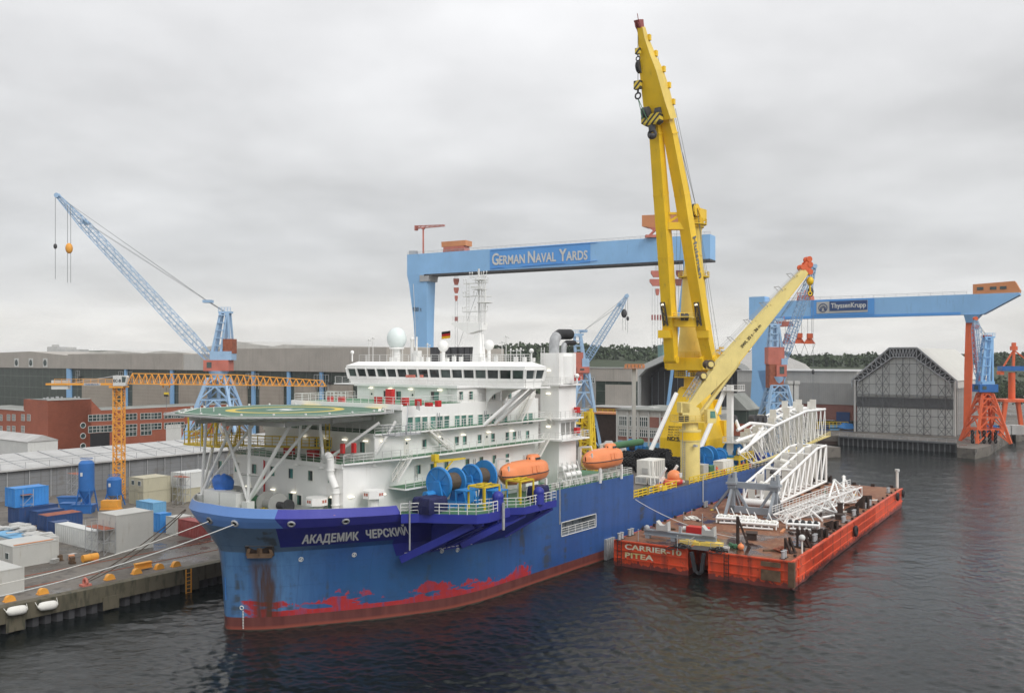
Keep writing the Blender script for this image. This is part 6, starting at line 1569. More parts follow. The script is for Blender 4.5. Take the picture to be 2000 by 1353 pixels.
def stinger():
 """the ship's own stinger behind its stern"""
 T = Thing('stinger', 'long white lattice pipe-laying stinger hitched behind the ship stern', 'steel frame', frame=SHIP, o=(134, -10, ZD))
 Z = lambda px, py, t: S(px, py, t=t)
 for t, tops, bots in ((10, ((1448, 872), (1503, 822), (1552, 799), (1588, 796)), ((1462, 892), (1520, 880), (1588, 847))), (15.5, ((1443, 885), (1512, 832), (1574, 803), (1611, 799)), ((1470, 905), (1540, 890), (1612, 852))), (4.5, ((1440, 860), (1493, 814), (1527, 797), (1560, 794)), ((1452, 880), (1500, 868), (1560, 842)))):
  m = MB(); A = [Z(x, y, t) for x, y in tops]; B_ = [Z(x, y, t) for x, y in bots]
  m.path(A, .34, 12); m.path(B_, .26, 10)
  def samp(P_, f):
   xs = [p.x for p in P_]; x = xs[0] + (xs[-1] - xs[0]) * f
   for p, q in zip(P_, P_[1:]):
    if x <= q.x + 1e-6: return p.lerp(q, (x - p.x) / (q.x - p.x))
   return P_[-1]
  N = 17
  for i in range(N + 1):
   m.tube(samp(A, i / N), samp(B_, i / N), .14, n=8)
   if i < N: m.tube(samp(A, (i + 1) / N), samp(B_, i / N), .11, n=8)
  T.part('side_frame', m, M['white'])
  if t > 10:
   near = [(samp(A, i / N), samp(B_, i / N)) for i in range(N + 1)]
   T.part('walkway', MB().bar(B_[0] + Vector((0, -.9, .2)), B_[-1] + Vector((0, -.9, .2)), 1.0, .12).rail([B_[1] + Vector((0, -1.3, .3)), B_[-1] + Vector((0, -1.3, .3))], 1.1, 1.8, .05), M['cream'])
  else: far = [(samp(A, i / N), samp(B_, i / N)) for i in range(N + 1)]
 m = MB()
 for i in range(N + 1):
  for k in (0, 1): m.tube(near[i][k], far[i][k], .22, n=8)
  if i < N: m.tube(near[i][1], far[i + 1][1], .16, n=8); m.tube(near[i][0], far[i + 1][0], .14, n=8)
 T.part('cross_member', m, M['white'])
 for i in range(1, N):
  a, b = near[i]; f = (.15, .4, .7)[i % 3]; p = a.lerp(far[i][0], f); q = b.lerp(far[i][1], f)
  T.part('plate_column', MB().box(p.x, p.x + .3, p.y - .8, p.y + .8, q.z - 1.5, p.z + 1.9 + .8 * (i % 2)), M['white2'])
 random.seed(9)
 for i in range(46):
  j = random.randrange(0, N); a, b = near[j]; c, e = far[min(N, j + random.randrange(0, 3))]; T.part('strut', MB().tube(b.lerp(a, random.random()), e.lerp(c, random.random()), .09, n=6), M['white2'])
 for p, q, r in (((1449, 889, 15), (1489, 836, 15), .4), ((1488, 890, 15), (1484, 836, 15), .4), ((1440, 840, 13), (1465, 826, 14), .35), ((1465, 826, 14), (1489, 828, 15), .35), ((1489, 828, 15), (1512, 832, 15.5), .35), ((1436, 818, 9), (1444, 838, 12), .4), ((1436, 862, 13), (1512, 836, 15), .4), ((1448, 862, 12), (1489, 862, 15), .3)):
  T.part('hinge_arm', MB().tube(Z(*p), Z(*q), r, n=12), M['white'])
 k = MB()
 for px, t in ((1432, 9), (1470, 13), (1480, 13.5), (1490, 14)):
  c = Z(px, 818, t); k.tube((c.x, c.y - .7, c.z), (c.x, c.y + .7, c.z), .95, n=14)
 T.part('roller', k, M['dark'])
 sc = MB(); c = Z(1500, 855, 12); b = Vector((c.x, c.y, ZD))
 for i in range(5):
  for j in range(3): sc.bar((c.x - 4 + i * 2, c.y - 2 + j * 2, ZD), (c.x - 4 + i * 2, c.y - 2 + j * 2, c.z + 3), .1)
 for z in range(6):
  for j in range(3): sc.bar((c.x - 4, c.y - 2 + j * 2, ZD + 1 + z * 1.6), (c.x + 4, c.y - 2 + j * 2, ZD + 1 + z * 1.6), .1)
  for i in range(5): sc.bar((c.x - 4 + i * 2, c.y - 2, ZD + 1 + z * 1.6), (c.x - 4 + i * 2, c.y + 2, ZD + 1 + z * 1.6), .1)
 single('scaffold', 'rusty tube scaffold standing at the ship stern inside the white stinger', 'scaffold', sc, M['galv'], frame=SHIP, o=b)
 for px, py, mt, w in ((1405, 880, 'yellow_rail', 'yellow steel work frame on the stern deck beside the blue reels'), (1475, 885, 'navy', 'dark blue winch cover on the stern deck under the white stinger'), (1492, 893, 'tarp', 'bright blue tarpaulin bundle on the stern deck under the white stinger')):
  c = Z(px, py, 13.5); m = MB().box(c.x - 2, c.x + 2, c.y - 1.5, c.y + 1.5, ZD, ZD + 2.6 if mt != 'tarp' else ZD + 1.9)
  if mt == 'yellow_rail':
   m = MB().rail([(c.x + 6, c.y - 2, ZD + 2.2), (c.x + 14, c.y - 2, ZD + 2.2), (c.x + 14, c.y + 2, ZD + 2.2)], 1.2, 1.2, .07).box(c.x + 6, c.x + 14, c.y - 2, c.y + 2, ZD + 2, ZD + 2.2)
   for dx in (6, 10, 14): m.bar((c.x + dx, c.y - 2, ZD), (c.x + dx, c.y - 2, ZD + 2), .3)
  single('work_frame' if mt == 'yellow_rail' else 'cover', w, 'work frame' if mt == 'yellow_rail' else 'cover', m, M[mt], frame=SHIP, o=(c.x, c.y, ZD))
stinger()
def cradle():
 a = Bp(*q8(840, 735), z=ZB); b = Bp(*q8(1110, 765), z=ZB)
 x0 = (a.x + b.x) / 2; ya, yb = a.y, b.y
 T = Thing('cradle_frame', 'grey steel cradle with two clamp posts and raking legs standing on the barge', 'steel frame', frame=BARGE, o=(x0, (ya + yb) / 2, ZB))
 zt = Bp(*q8(840, 470), x=x0).z; zb = Bp(*q8(850, 560), x=x0).z
 for y in (ya, yb):
  m = MB().box(x0 - .4, x0 + .4, y - .45, y + .45, ZB, zb).box(x0 - .7, x0 + .7, y - .75, y + .75, zb - .4, zb + 1.4)
  m.box(x0 - .6, x0 + .6, y - .65, y - .25, zb + 1.4, zt).box(x0 - .6, x0 + .6, y + .25, y + .65, zb + 1.4, zt - .5).box(x0 - 1.0, x0 + 1.0, y - 1, y + 1, zb + .3, zb + .7)
  T.part('clamp_post', m, M['grey'])
 T.part('cross_beam', MB().bar((x0, ya, zb + .2), (x0, yb, zb + .2), .7, 1.1).bar((x0, ya + .5, ZB + .8), (x0, yb - .5, ZB + .8), .8, 1.2), M['grey'])
 ym = (ya + yb) / 2; d = .2
 for p, q in (((x0, ya - .3, zb), (x0, ym + 1.1, ZB + 1)), ((x0, yb + .3, zb), (x0, ym - 1.1, ZB + 1)), ((x0, ya, zb), (x0 - 3.5, ya + .2, ZB)), ((x0, yb, zb), (x0 - 3.5, yb + .2, ZB)), ((x0, ya, zb), (x0 + 1.0, ya + 4.2, ZB)), ((x0, ya, zb), (x0 + 4.5, ya, ZB)), ((x0, yb, zb), (x0 + 4.5, yb, ZB))):
  T.part('brace', MB().bar(p, q, .45, .45), M['grey'])
cradle()
def low_beam():
 a = Bp(*q8(285, 900), z=ZB); b = Bp(*q8(715, 950), z=ZB); x0 = (a.x + b.x) / 2
 T = Thing('saddle_beam', 'low grey steel beam with two pipe saddles lying across the near end of the barge', 'steel beam', frame=BARGE, o=(x0, (a.y + b.y) / 2, ZB))
 z = Bp(*q8(500, 880), x=x0).z
 T.part('beam', MB().bar((x0, a.y + .6, z + .25), (x0, b.y - .4, z + .25), .9, .16).bar((x0, a.y + .6, z - .45), (x0, b.y - .4, z - .45), .9, .16).bar((x0, a.y + .6, z - .1), (x0, b.y - .4, z - .1), .3, .8), M['grey'])
 for y in (a.y, a.y * .6 + b.y * .4, b.y): T.part('leg', MB().box(x0 - .4, x0 + .4, y - .35, y + .35, ZB, z - .4), M['grey'])
 for f in (.24, .93):
  y = a.y + (b.y - a.y) * f
  T.part('saddle', MB().extr([(x0 - .6, y - 1, z + .4), (x0 - .6, y + 1, z + .4), (x0 - .6, y + .95, z + 1.9), (x0 - .6, y + .35, z + 1.25), (x0 - .6, y - .35, z + 1.25), (x0 - .6, y - .95, z + 1.9)], (1.2, 0, 0)), M['lgrey'])
 T.part('clamp', MB().ball((x0, a.y + .2, z + .5), .5, 10, 8).bar((x0, (a.y + b.y) / 2, z - .6), (x0, (a.y + b.y) / 2, z + 1.3), .4), M['galv'])
low_beam()
def roller_box(p0, p1, label, wheels=True):
 a, b = Bp(*p0, z=ZB + 1.0), Bp(*p1, z=ZB + 1.0); d = b - a; L = d.length; d.normalize(); n = Vector((-d.y, d.x, 0))
 T = Thing('roller_box', label, 'roller box', 'white tubular roller boxes lying on the barge deck', frame=BARGE, o=((a.x + b.x) / 2, (a.y + b.y) / 2, ZB))
 m = MB(); w = 1.3; u = Vector((0, 0, 1))
 for k in (-1, 1): m.tube(a + n * w * k, b + n * w * k, .24, n=10); m.tube(a + n * w * k - u * .75 + d * .5, b + n * w * k - u * .75 - d * .5, .18, n=8)
 N = 5
 for i in range(N + 1): c = a + d * L * i / N; m.tube(c - n * w, c + n * w, .18, n=8); m.tube(c + n * w, c + n * w - u * .8, .14, n=8); m.tube(c - n * w, c - n * w - u * .8, .14, n=8)
 T.part('frame', m, M['white'])
 for i in range(N):
  c = a + d * L * (i + .5) / N + u * .15
  T.part('roller', MB().tube(c - n * .9, c + n * .9, .33, n=12), M['black' if wheels else 'white2'])
 m = MB()
 for i in (0, 2, 4): c = a + d * L * (i + .3) / N + n * w; m.bar(c, c + u * 1.5 - d * .7, .16)
 T.part('guide_arm', m, M['white'])
roller_box(q8(735, 762), q8(985, 775), 'white tubular roller box under the grey cradle, nearest the ship', False)
roller_box(q8(890, 792), q8(1125, 808), 'white tubular roller box in front of the right cradle post', False)
roller_box(q8(1190, 800), q8(1400, 812), 'white tubular roller box with a row of black rollers, towards the outer barge side')
def gangway():
 a, b = Bp(*q8(1135, 775), z=ZB + .9), Bp(*q8(1640, 640), z=ZB + .9); b2 = Bp(*q8(1600, 600), y=b.y)
 T = Thing('fallen_boom', 'white lattice walkway boom with handrails lying on its side on the barge', 'lattice boom', frame=BARGE, o=(a.x, a.y, ZB))
 e = Vector((b.x, b.y, ZB + 2.2))
 T.part('lattice', MB().truss(a, e, 2.0, 1.2, 2.4, 2.0, 14, .11, .07), M['white'])
 d = (e - a).normalized(); n = Vector((-d.y, d.x, 0)).normalized()
 T.part('handrail', MB().rail([a + n * 1.2 + Vector((0, 0, .7)), e + n * 1.2 + Vector((0, 0, 1))], 1.3, 1.3, .05).rail([a - n * 1.2 + Vector((0, 0, .7)), a.lerp(e, .5) - n * 1.2 + Vector((0, 0, .8))], 1.3, 1.3, .05), M['rail'])
 G = lambda x, y, h=0: Bp(*q8(x, y), z=ZB + h)
 L = a.lerp(e, .62)
 def up(px, py, ref): v = Bp(*q8(px, py), x=ref.x); return v
 r1 = G(1555, 712); r2 = G(1520, 750); r3_ = G(1640, 668); r4_ = G(1420, 795)
 t1 = up(1500, 530, a.lerp(e, .75)); t2 = up(1560, 505, e)
 for p, q in ((r1, t1), (t1, a.lerp(e, .6)), (t1, r3_ + Vector((0, 0, .5))), (r3_, t2), (t2, a.lerp(e, .8)), (t2, r1 + Vector((0, 0, .8))), (r2, a.lerp(e, .45)), (r2, a.lerp(e, .62)), (r4_, a.lerp(e, .35)), (r4_ + Vector((0, 0, .5)), r2), (r1, r2), (r1 + Vector((0, 0, 1)), r3_)):
  T.part('brace', MB().tube(p + Vector((0, 0, .25)), q, .2, n=8), M['white'])
 for p in (r2, t1, t2): T.part('flange', MB().ball(p, .42, 10, 6), M['cwhite'])
gangway()
def bracket(px, py, s, h, rz, label, kind=0):
 c = Bp(px, py, z=ZB); m = MB(); u = Vector((math.cos(rz), math.sin(rz), 0)); n = Vector((-u.y, u.x, 0))
 if kind == 0:      # tall raking A
  for k in (-1, 1): m.bar(c + n * .5 * k, c + n * .5 * k + Vector((0, 0, h)), .38, .3); m.bar(c + n * .5 * k - u * s, c + n * .5 * k + Vector((0, 0, h * .95)), .35, .3)
  m.bar(c - n * .9, c + n * .9, .5, .4); m.bar(c - u * s - n * .7, c - u * s + n * .7, .4, .3)
 elif kind == 1:    # low wedge
  m.extr([c - u * s, c + u * s, c + u * s * .9 + Vector((0, 0, .35)), c - u * s + Vector((0, 0, h))], n * .35); m.extr([c - u * s + n * .9, c + u * s + n * .9, c + u * s * .9 + n * .9 + Vector((0, 0, .35)), c - u * s + n * .9 + Vector((0, 0, h))], n * .35)
  m.box(c.x - .5 * s - .3, c.x + .5 * s, c.y - .2, c.y + 1.2, ZB, ZB + .3)
 else:
  m.cbox(c + Vector((0, 0, h * .5)), (s, s * .8, h), rz); m.cbox(c + Vector((0, 0, h + .05)), (s * 1.15, s * .95, .12), rz)
 single('sea_fastening', label, 'bracket', m, M['rustsup'], frame=BARGE, o=c, group='dark rusty sea-fastening brackets welded to the barge deck')
for a in ((1441, 1067, 1.7, 4.6, 2.0, 'tall dark raking bracket beside the orange buoy', 0),
          (1562, 1070, 1.6, 3.0, 2.6, 'tall dark double bracket behind the white globe lamp', 0), (1571, 1055, 1.0, 1.9, 2.6, 'dark upright bracket between the black rollers and the double bracket', 0),
          (1538, 1078, 1.0, 2.2, 1.2, 'single dark tapered bracket near the corner of the barge', 0),
          (1468, 1051, 2.0, .9, .3, 'low dark steel block in the puddle in the middle of the deck', 2),
          (1590, 1050, 1.0, 1.4, .2, 'dark stub post right of the black rollers', 2), (1610, 1045, 1.8, 1.5, .6, 'dark wedge bracket at the outer deck edge beside the black rollers', 1),
          (1630, 1028, 1.9, 1.4, .6, 'dark wedge bracket by the hanging tyre in the middle of the outer side', 1), (1640, 1013, 1.9, .8, .3, 'low dark steel block below the end of the fallen white boom', 2),
          (1641, 1006, 1.2, 2.2, .2, 'dark square post below the end of the fallen white boom', 2), (1670, 1000, 1.9, 1.5, .6, 'dark wedge bracket beyond the fallen white boom', 1),
          (1690, 990, 2.0, 2.6, .6, 'tall dark wedge bracket below the worker in orange', 1), (1696, 975, 1.8, 1.1, .6, 'small dark bracket at the outer edge beyond the worker', 1),
          (1585, 948, 1.4, 2.0, 2.4, 'dark bracket at the foot of the white stinger section', 0), (1620, 940, 1.6, 1.6, .6, 'dark bracket at the far end of the white stinger section', 1)): bracket(*a[:5], a[5], a[6])
def bollard_src():
 T = Thing('bollard', 'pair of grey mooring posts on the barge deck at the near outer corner', 'bollard', 'grey twin bollards along the barge edges', frame=BARGE, o=(0, 0, ZB))
 T.part('post', MB().tube((-.5, 0, ZB), (-.5, 0, ZB + 1.0), .26, n=12).tube((-.5, 0, ZB + 1.0), (-.5, 0, ZB + 1.1), .34, n=12), M['galv'])
 T.part('post', MB().tube((.5, 0, ZB), (.5, 0, ZB + 1.0), .26, n=12).tube((.5, 0, ZB + 1.0), (.5, 0, ZB + 1.1), .34, n=12), M['galv'])
 T.part('base_plate', MB().box(-1, 1, -.4, .4, ZB, ZB + .06), M['rustsup']); return T.e
bs = bollard_src(); bs.matrix_world = BARGE.m @ Matrix.Translation((1.4, 1.6, ZB)); bs_src = bs
spots = [(1608, 1058, 'beside the dark wedge bracket'), (1662, 1021, 'on the outer edge just beyond the middle tyre'), (1681, 1008, 'on the outer edge below the tall wedge bracket'), (1702, 993, 'on the outer edge beyond the worker'), (1711, 988, 'next one aft of the bollard beyond the worker'), (1735, 962, 'white-topped, near the far outer corner'), (1378, 990, 'on the ship side beside the hanging rope'), (1212, 1053, 'at the near corner beside the ship'), (1232, 1045, 'on the ship side next to the near corner')]
for px, py, w in spots:
 c = Bp(px, py, z=ZB)
 if c.y < 1: c.y = 1.0
 dup(bs_src, BARGE, c, 'grey mooring post pair on the barge, ' + w)
def lamp_post(px, py, h, label, r=.4, stripes=False):
 c = Bp(px, py, z=ZB); T = Thing('deck_lamp', label, 'lamp', frame=BARGE, o=c)
 T.part('post', MB().tube(c, c + Vector((0, 0, h - r)), .14 if not stripes else .3, n=10), M['white2'])
 T.part('globe', MB().ball(c + Vector((0, 0, h)), r, 12, 8) if not stripes else MB().tube(c + Vector((0, 0, h - .3)), c + Vector((0, 0, h + .2)), .5, n=12), M['cwhite'])
lamp_post(*q8(1288, 1000), 2.3, 'white globe lamp on a short post near the outer barge edge', .5)
lamp_post(*q8(1908, 575), 4.0, 'white light beacon column at the far outer corner of the barge', .4, True)
c = Bp(*q8(605, 862), z=ZB + .6); T = Thing('fuel_bowser', 'small red tank unit with a white end behind the grey saddle beam', 'tank', frame=BARGE, o=(c.x, c.y, ZB))
T.part('body', MB().box(c.x - .8, c.x + .8, c.y - 1.9, c.y + 1.6, ZB + .1, ZB + 1.5), M['red']); T.part('end_cap', MB().tube((c.x, c.y + 1.6, ZB + .9), (c.x, c.y + 2.4, ZB + .9), .45, n=14), M['cwhite'])
c = Bp(*q8(890, 958), z=ZB + .4); single('buoy', 'orange ball buoy lying beside the tall raking bracket', 'buoy', MB().ball(c, .5, 14, 10).tube(c + Vector((0, 0, .45)), c + Vector((0, 0, .65)), .12, n=8), M['lifeboat'], frame=BARGE, o=c)
def heap(px, py, r, h, mt, nm, label, cat, seed):
 random.seed(seed); c = Bp(px, py, z=ZB); m = MB()
 for k in range(16): a = random.uniform(0, 6.3); d = random.uniform(0, r); m.torus((c.x + d * math.cos(a), c.y + d * math.sin(a), ZB + random.uniform(.08, h)), (random.uniform(-.4, .4), random.uniform(-.4, .4), 1), random.uniform(.3, .7), .09, 10, 4)
 single(nm, label, cat, m, M[mt], frame=BARGE, o=c)
heap(*q8(850, 962), .8, .4, 'green', 'rope_heap', 'green rope heap beside the orange buoy', 'rope heap', 5)
heap(*q8(1160, 990), .9, .5, 'crust', 'rope_heap', 'rusty brown wire heap beside the tapered bracket near the corner', 'wire heap', 6)
heap(*q8(480, 965), 1.6, .5, 'black', 'rope_heap', 'black rope heap at the railing left of the barge notch', 'rope heap', 7)
heap(*q8(760, 990), 1.6, .5, 'black', 'rope_heap', 'black rope heap at the railing right of the barge notch', 'rope heap', 8)
heap(*q8(560, 775), 1.9, .3, 'white2', 'rope_heap', 'pale coiled mooring rope heap on the deck edge beside the ship', 'rope heap', 9)
for k, (px, py, w) in enumerate(((560, 935, 'left'), (690, 948, 'right'))):
 c = Bp(*q8(px, py), z=ZB); single('ballast_block', 'low yellow steel box under the %s half of the grey saddle beam' % w, 'box', MB().box(c.x - 1, c.x + .8, c.y - 1.9, c.y + 1.5, ZB, ZB + .5).box(c.x - .5, c.x + .3, c.y - 1, c.y + .6, ZB + .5, ZB + .65), M['yellow_edge'], frame=BARGE, o=(c.x, c.y, ZB), group='low yellow boxes')
for px, py, r, w in ((1910, 632, .85, 'large, near the far outer corner'), (1945, 612, .8, 'small, at the very end of the outer side'), (1636, 855, .95, 'in the middle of the outer side')):
 q = Bp(*q8(px, py), y=-.5); single('tyre_fender', 'black tyre fender hanging on the barge: ' + w, 'tyre', MB().torus((q.x, -.55, q.z), (0, 1, 0), r * .75, r * .32, 20, 8).bar((q.x, -.3, q.z + r), (q.x, -.2, BD), .06), M['black'], frame=BARGE, o=q, group='black tyres hanging on the barge side')
random.seed(11)
for x in range(3, 84, 5):
 pass
s_ = MB()
for px, y0, y1 in ((222, 845, 920), (477, 885, 980), (640, 745, 840), (518, 735, 790), (570, 715, 745)):
 b = Bp(*q8(px, y1), z=ZB); t_ = Bp(*q8(px, y0), x=b.x); single('stake', 'thin upright steel stake at %d m along the ship side of the barge deck' % int(b.x), 'stake', MB().bar(b, (b.x, b.y, t_.z), .09).ball((b.x, b.y, t_.z), .1, 6, 4), M['galv'], frame=BARGE, o=b, group='thin upright stakes on the barge')
df = lambda c, d: barge.part('deck_fitting', MB().cbox(c, d), M['rustsup'])
for i in range(18): x = 3 + i * 4.6; df((x, .45, ZB + .18), (.5, .35, .35)); df((x + 2, BW - .5, ZB + .2), (.4, .4, .45))
for i in range(7): df((BL - .5, 2 + i * 4, ZB + .3), (.5, .8, .6))
random.seed(21)
for i in range(34):
 x, y, a = random.uniform(3, 82), random.uniform(2, 26), random.uniform(0, 3.1)
 if x < 7 and 11 < y < 17: continue
 single('dunnage', 'weathered timber or steel offcut lying loose on the rusty barge deck', 'offcut', MB().cbox((x, y, ZB + .14), (random.uniform(.8, 3.2), random.uniform(.25, .5), .26), a), M[('pad', 'rustsup', 'white2', 'brown_orange', 'yellow_edge', 'grey')[i % 6]], frame=BARGE, o=(x, y, ZB), group='loose offcuts on the barge deck')
def person(frame, c, h, face, top, bot, helmet, label, pose=0, arms=.25):
 import bmesh
 k = h / 1.78
 J = {'pel': (0, 0, .95), 'chest': (0, 0, 1.3), 'neck': (0, 0, 1.5), 'head': (0, .03, 1.66), 'crown': (0, .02, 1.76)}
 for sg, n_ in ((-1, 'l'), (1, 'r')):
  J['sh' + n_] = (.19 * sg, 0, 1.42); J['el' + n_] = (.27 * sg, .04 + arms * (sg > 0) * .5, 1.15); J['wr' + n_] = (.25 * sg, .12 + arms * (sg > 0), .95 + arms * .6 * (sg > 0)); J['ha' + n_] = (.24 * sg, .18 + arms * (sg > 0) * 1.2, .87 + arms * .8 * (sg > 0))
  J['hip' + n_] = (.1 * sg, 0, .9); J['kn' + n_] = (.12 * sg, .04 + .05 * sg * pose, .5); J['an' + n_] = (.13 * sg, -.02 + .09 * sg * pose, .09); J['to' + n_] = (.15 * sg, .14 + .09 * sg * pose, .03)
 E = [('pel', 'chest'), ('chest', 'neck'), ('neck', 'head'), ('head', 'crown')]
 for n_ in 'lr': E += [('chest', 'sh' + n_), ('sh' + n_, 'el' + n_), ('el' + n_, 'wr' + n_), ('wr' + n_, 'ha' + n_), ('pel', 'hip' + n_), ('hip' + n_, 'kn' + n_), ('kn' + n_, 'an' + n_), ('an' + n_, 'to' + n_)]
 Rr = {'pel': .15, 'chest': .17, 'neck': .065, 'head': .1, 'crown': .07, 'sh': .085, 'el': .06, 'wr': .045, 'ha': .04, 'hip': .11, 'kn': .075, 'an': .055, 'to': .045}
 names = list(J); me = bpy.data.meshes.new('person'); me.from_pydata([tuple(x * k for x in J[n_]) for n_ in names], [(names.index(a), names.index(b)) for a, b in E], [])
 o = bpy.data.objects.new('tmp', me); COL.objects.link(o); md = o.modifiers.new('s', 'SKIN');
 for i, n_ in enumerate(names):
  r = Rr.get(n_, Rr.get(n_[:-1], .05)) * k; me.skin_vertices[0].data[i].radius = (r, r * (.75 if n_ in ('chest', 'pel') else 1)); me.skin_vertices[0].data[i].use_root = n_ == 'pel'
 o.modifiers.new('d', 'SUBSURF').levels = 1
 dg = bpy.context.evaluated_depsgraph_get(); nm = bpy.data.meshes.new_from_object(o.evaluated_get(dg)); bpy.data.objects.remove(o)
 for mt in (M['skin'], M[top], M[bot], M['dark']): nm.materials.append(mt)
 for p in nm.polygons:
  z = p.center.z / k; x = abs(p.center.x) / k
  p.material_index = 0 if z > 1.5 or (x > .2 and z < .93) else 1 if z > .93 else 3 if z < .1 else 2
  p.use_smooth = True
 b = bpy.data.objects.new('person', nm); COL.objects.link(b); b.matrix_world = frame.m @ Matrix.Translation(Vector(c)) @ Matrix.Rotation(face, 4, 'Z')
 b['label'] = label; b['category'] = 'person'
 hm = MB().ball((0, .02 * k, 1.70 * k), .145 * k, 12, 6, .95, .5, 1.0).tube((0, .02 * k, 1.69 * k), (0, .02 * k, 1.705 * k), .175 * k, n=12)
 hm.obj('helmet', M[helmet], parent=b)
 st = MB()
 for z in (1.08, 1.22): st.torus((0, 0, z * k), (0, 0, 1), .175 * k, .018 * k, 14, 4)
 st.obj('reflective_band', M['cwhite'], parent=b)
c = Bp(*q8(1662, 612), z=ZB + 0); person(BARGE, (c.x, c.y, ZB), 1.85, 2.2, 'hiviz', 'trouser', 'cwhite', 'worker in orange jacket and white helmet standing above the tall wedge bracket on the barge', 1)
c = Bp(*q8(1440, 640), z=ZB + 0); person(BARGE, (c.x, c.y, ZB), 1.8, 1.0, 'green', 'trouser', 'cwhite', 'worker in green jacket and white helmet behind the fallen white boom', 0)
c = S(1400, 917, t=14.9); person(SHIP, (c.x, c.y, ZD), 1.8, 2.5, 'hiviz', 'trouser', 'yellow', 'worker in orange jacket behind the yellow rail on the working deck of the ship', 0)
c = S(1452, 893, t=15.5); person(SHIP, (c.x, c.y, ZD), 1.8, 2.5, 'redlead', 'trouser', 'cwhite', 'worker in red overall at the stern end of the yellow rail', 1)
# ================================================================ GANTRY CRANES
def beam_box(m, a, b, w, h, **k): m.bar(a, b, w, h, **k)
def gantry_one():
 A, B_ = at(795, 497, 520), at(1387, 457, 434); B_.z = A.z = 93.2
 T = Thing('gantry_crane', 'huge pale blue shipyard gantry crane with the white GERMAN NAVAL YARDS lettering', 'gantry crane', frame=WORLD, o=(A.x, A.y, GZ))
 d = (B_ - A).normalized(); n = Vector((-d.y, d.x, 0)); n = -n if n.y > 0 else n      # towards the viewer
 u = Vector((0, 0, 1)); L = (B_ - A).length
 m = MB(); W_ = 9.0; zb, zt = 81.3, 93.2
 m.extr([Vector((A.x, A.y, zb)), Vector((B_.x, B_.y, zb)), Vector((B_.x, B_.y, zt)), Vector((A.x, A.y, zt))], -n * W_)
 bm = T.part('beam', m, M['gblue'])
 sg0, sg1 = L * .311, L * .647
 P = lambda f, z, o=.15: A + d * f + n * o + u * (z - A.z)
 T.part('sign_panel', MB().add([P(sg0, zb + .5), P(sg1, zb + 1.2), P(sg1, zt - .3), P(sg0, zt - .6)], [(0, 1, 2, 3)]), M['gblue2'], parent=bm)
 tm = MB(); x = 0; pts_ = []
 for big, rest, kg in (('G', 'ERMAN', .25), ('N', 'AVAL', .25), ('Y', 'ARDS', -.5)):
  for body, sz in ((big, 8.8), (rest, 6.7)):
   vs, fs = text_mb(body, sz, bold=.03, align='LEFT'); x0 = min(v.x for v in vs); x1 = max(v.x for v in vs); o_ = len(pts_)
   pts_ += [(x + v.x - x0, v.y, v.z) for v in vs]; tm.f += [tuple(i + o_ for i in f) for f in fs]; x += (x1 - x0) + (kg if body == big else 0)
  x += 2.4
 xm = x - 2.4; tm.sm = [False] * len(tm.f); tm.mi = [0] * len(tm.f)
 tm.v = [tuple(P(sg0 + 1.4 + (sg1 - sg0 - 2.8) * q[0] / xm, 84.4 + q[1], .3 + q[2])) for q in pts_]
 T.part('lettering', tm, M['cwhite'], parent=bm)
 st = MB()
 for f0, f1, z in ((sg0 + 1, sg1 + 4, zt - .75), (sg0 + 1, sg0 + 9, zb + 1.2), (sg0 + 20, sg1 - 14, zb + 1.5), (sg1 - 6, sg1 + 4, zb + 1.8)): st.bar(P(f0, z, .3), P(f1, z + .4, .3), .3, .22)
 T.part('stiffener', st, M['gblue2'], parent=bm)
 T.part('lower_flange', MB().bar(A + d * 12 + u * (zb - .5 - A.z) - n * W_ / 2, B_ + u * (zb - .5 - B_.z) - n * W_ / 2, W_ + .6, .9), M['dark'], parent=bm)
 T.part('railing', MB().rail([A + n * -.3, B_ + n * -.3], 1.3, 3.0, .07, 2), M['galv'], parent=bm)
 def ring(f0, f1, o0, o1, z): return [P(f0, z, o0), P(f1, z, o0), P(f1, z, o1), P(f0, z, o1)]
 lg = MB().loft([ring(0, 14, -.01, -9, 81.29), ring(1.2, 13.6, -.3, -9, 76), ring(4.2, 13.4, -.5, -8, 55), ring(6.2, 13.6, -.5, -7, 30), ring(6.6, 13.6, -.5, -7, GZ)])
 leg = T.part('rigid_leg', lg, M['gblue'])
 T.part('joint', MB().loft([ring(9, 15.6, .3, -9.2, 80.9), ring(9, 15.0, .3, -9.2, 77.2)]), M['galv'], parent=leg)
 t_ = place_text('900 t', P(7.0, 60.2, -.2), d, u, 3.4, w=6, bold=.01, off=.1); T.part('lettering', t_, M['dark'], parent=leg)
 T.part('pipe', MB().bar(P(4.6, 76, .2), P(6.6, 40, .2), .25), M['cwhite'], parent=leg)
 h = B_ - d * 12
 T.part('hinged_leg', MB().bar(Vector((h.x, h.y, 81)), Vector((h.x + 2, h.y + 5, GZ)), 2.6, 2.6, w2=2, h2=2).bar(Vector((h.x, h.y, 81)), Vector((h.x - 8, h.y + 10, GZ)), 1.4, 1.4), M['gblue'])
 def house(px0, px1, f, hgt, zbase, nm, mt):
  a = f; m = MB().extr([P(a, zbase, -1), P(a + nm[0], zbase, -1), P(a + nm[0] + nm[1], zbase + hgt, -1), P(a - nm[1], zbase + hgt, -1)], -n * 7); T.part('machinery_house', m, M[mt])
 T.part('machinery_house', MB().extr([P(23.2, 96.3, -1), P(39.2, 96.3, -1), P(39.2, 99.3, -1), P(23, 99.3, -1)], -n * 7), M['brown_orange'])
 T.part('trolley', MB().extr([P(24, 93.4, -1), P(38.5, 93.4, -1), P(38, 96.2, -1), P(24.5, 96.2, -1)], -n * 6), M['redlead'])
 f = L * .855
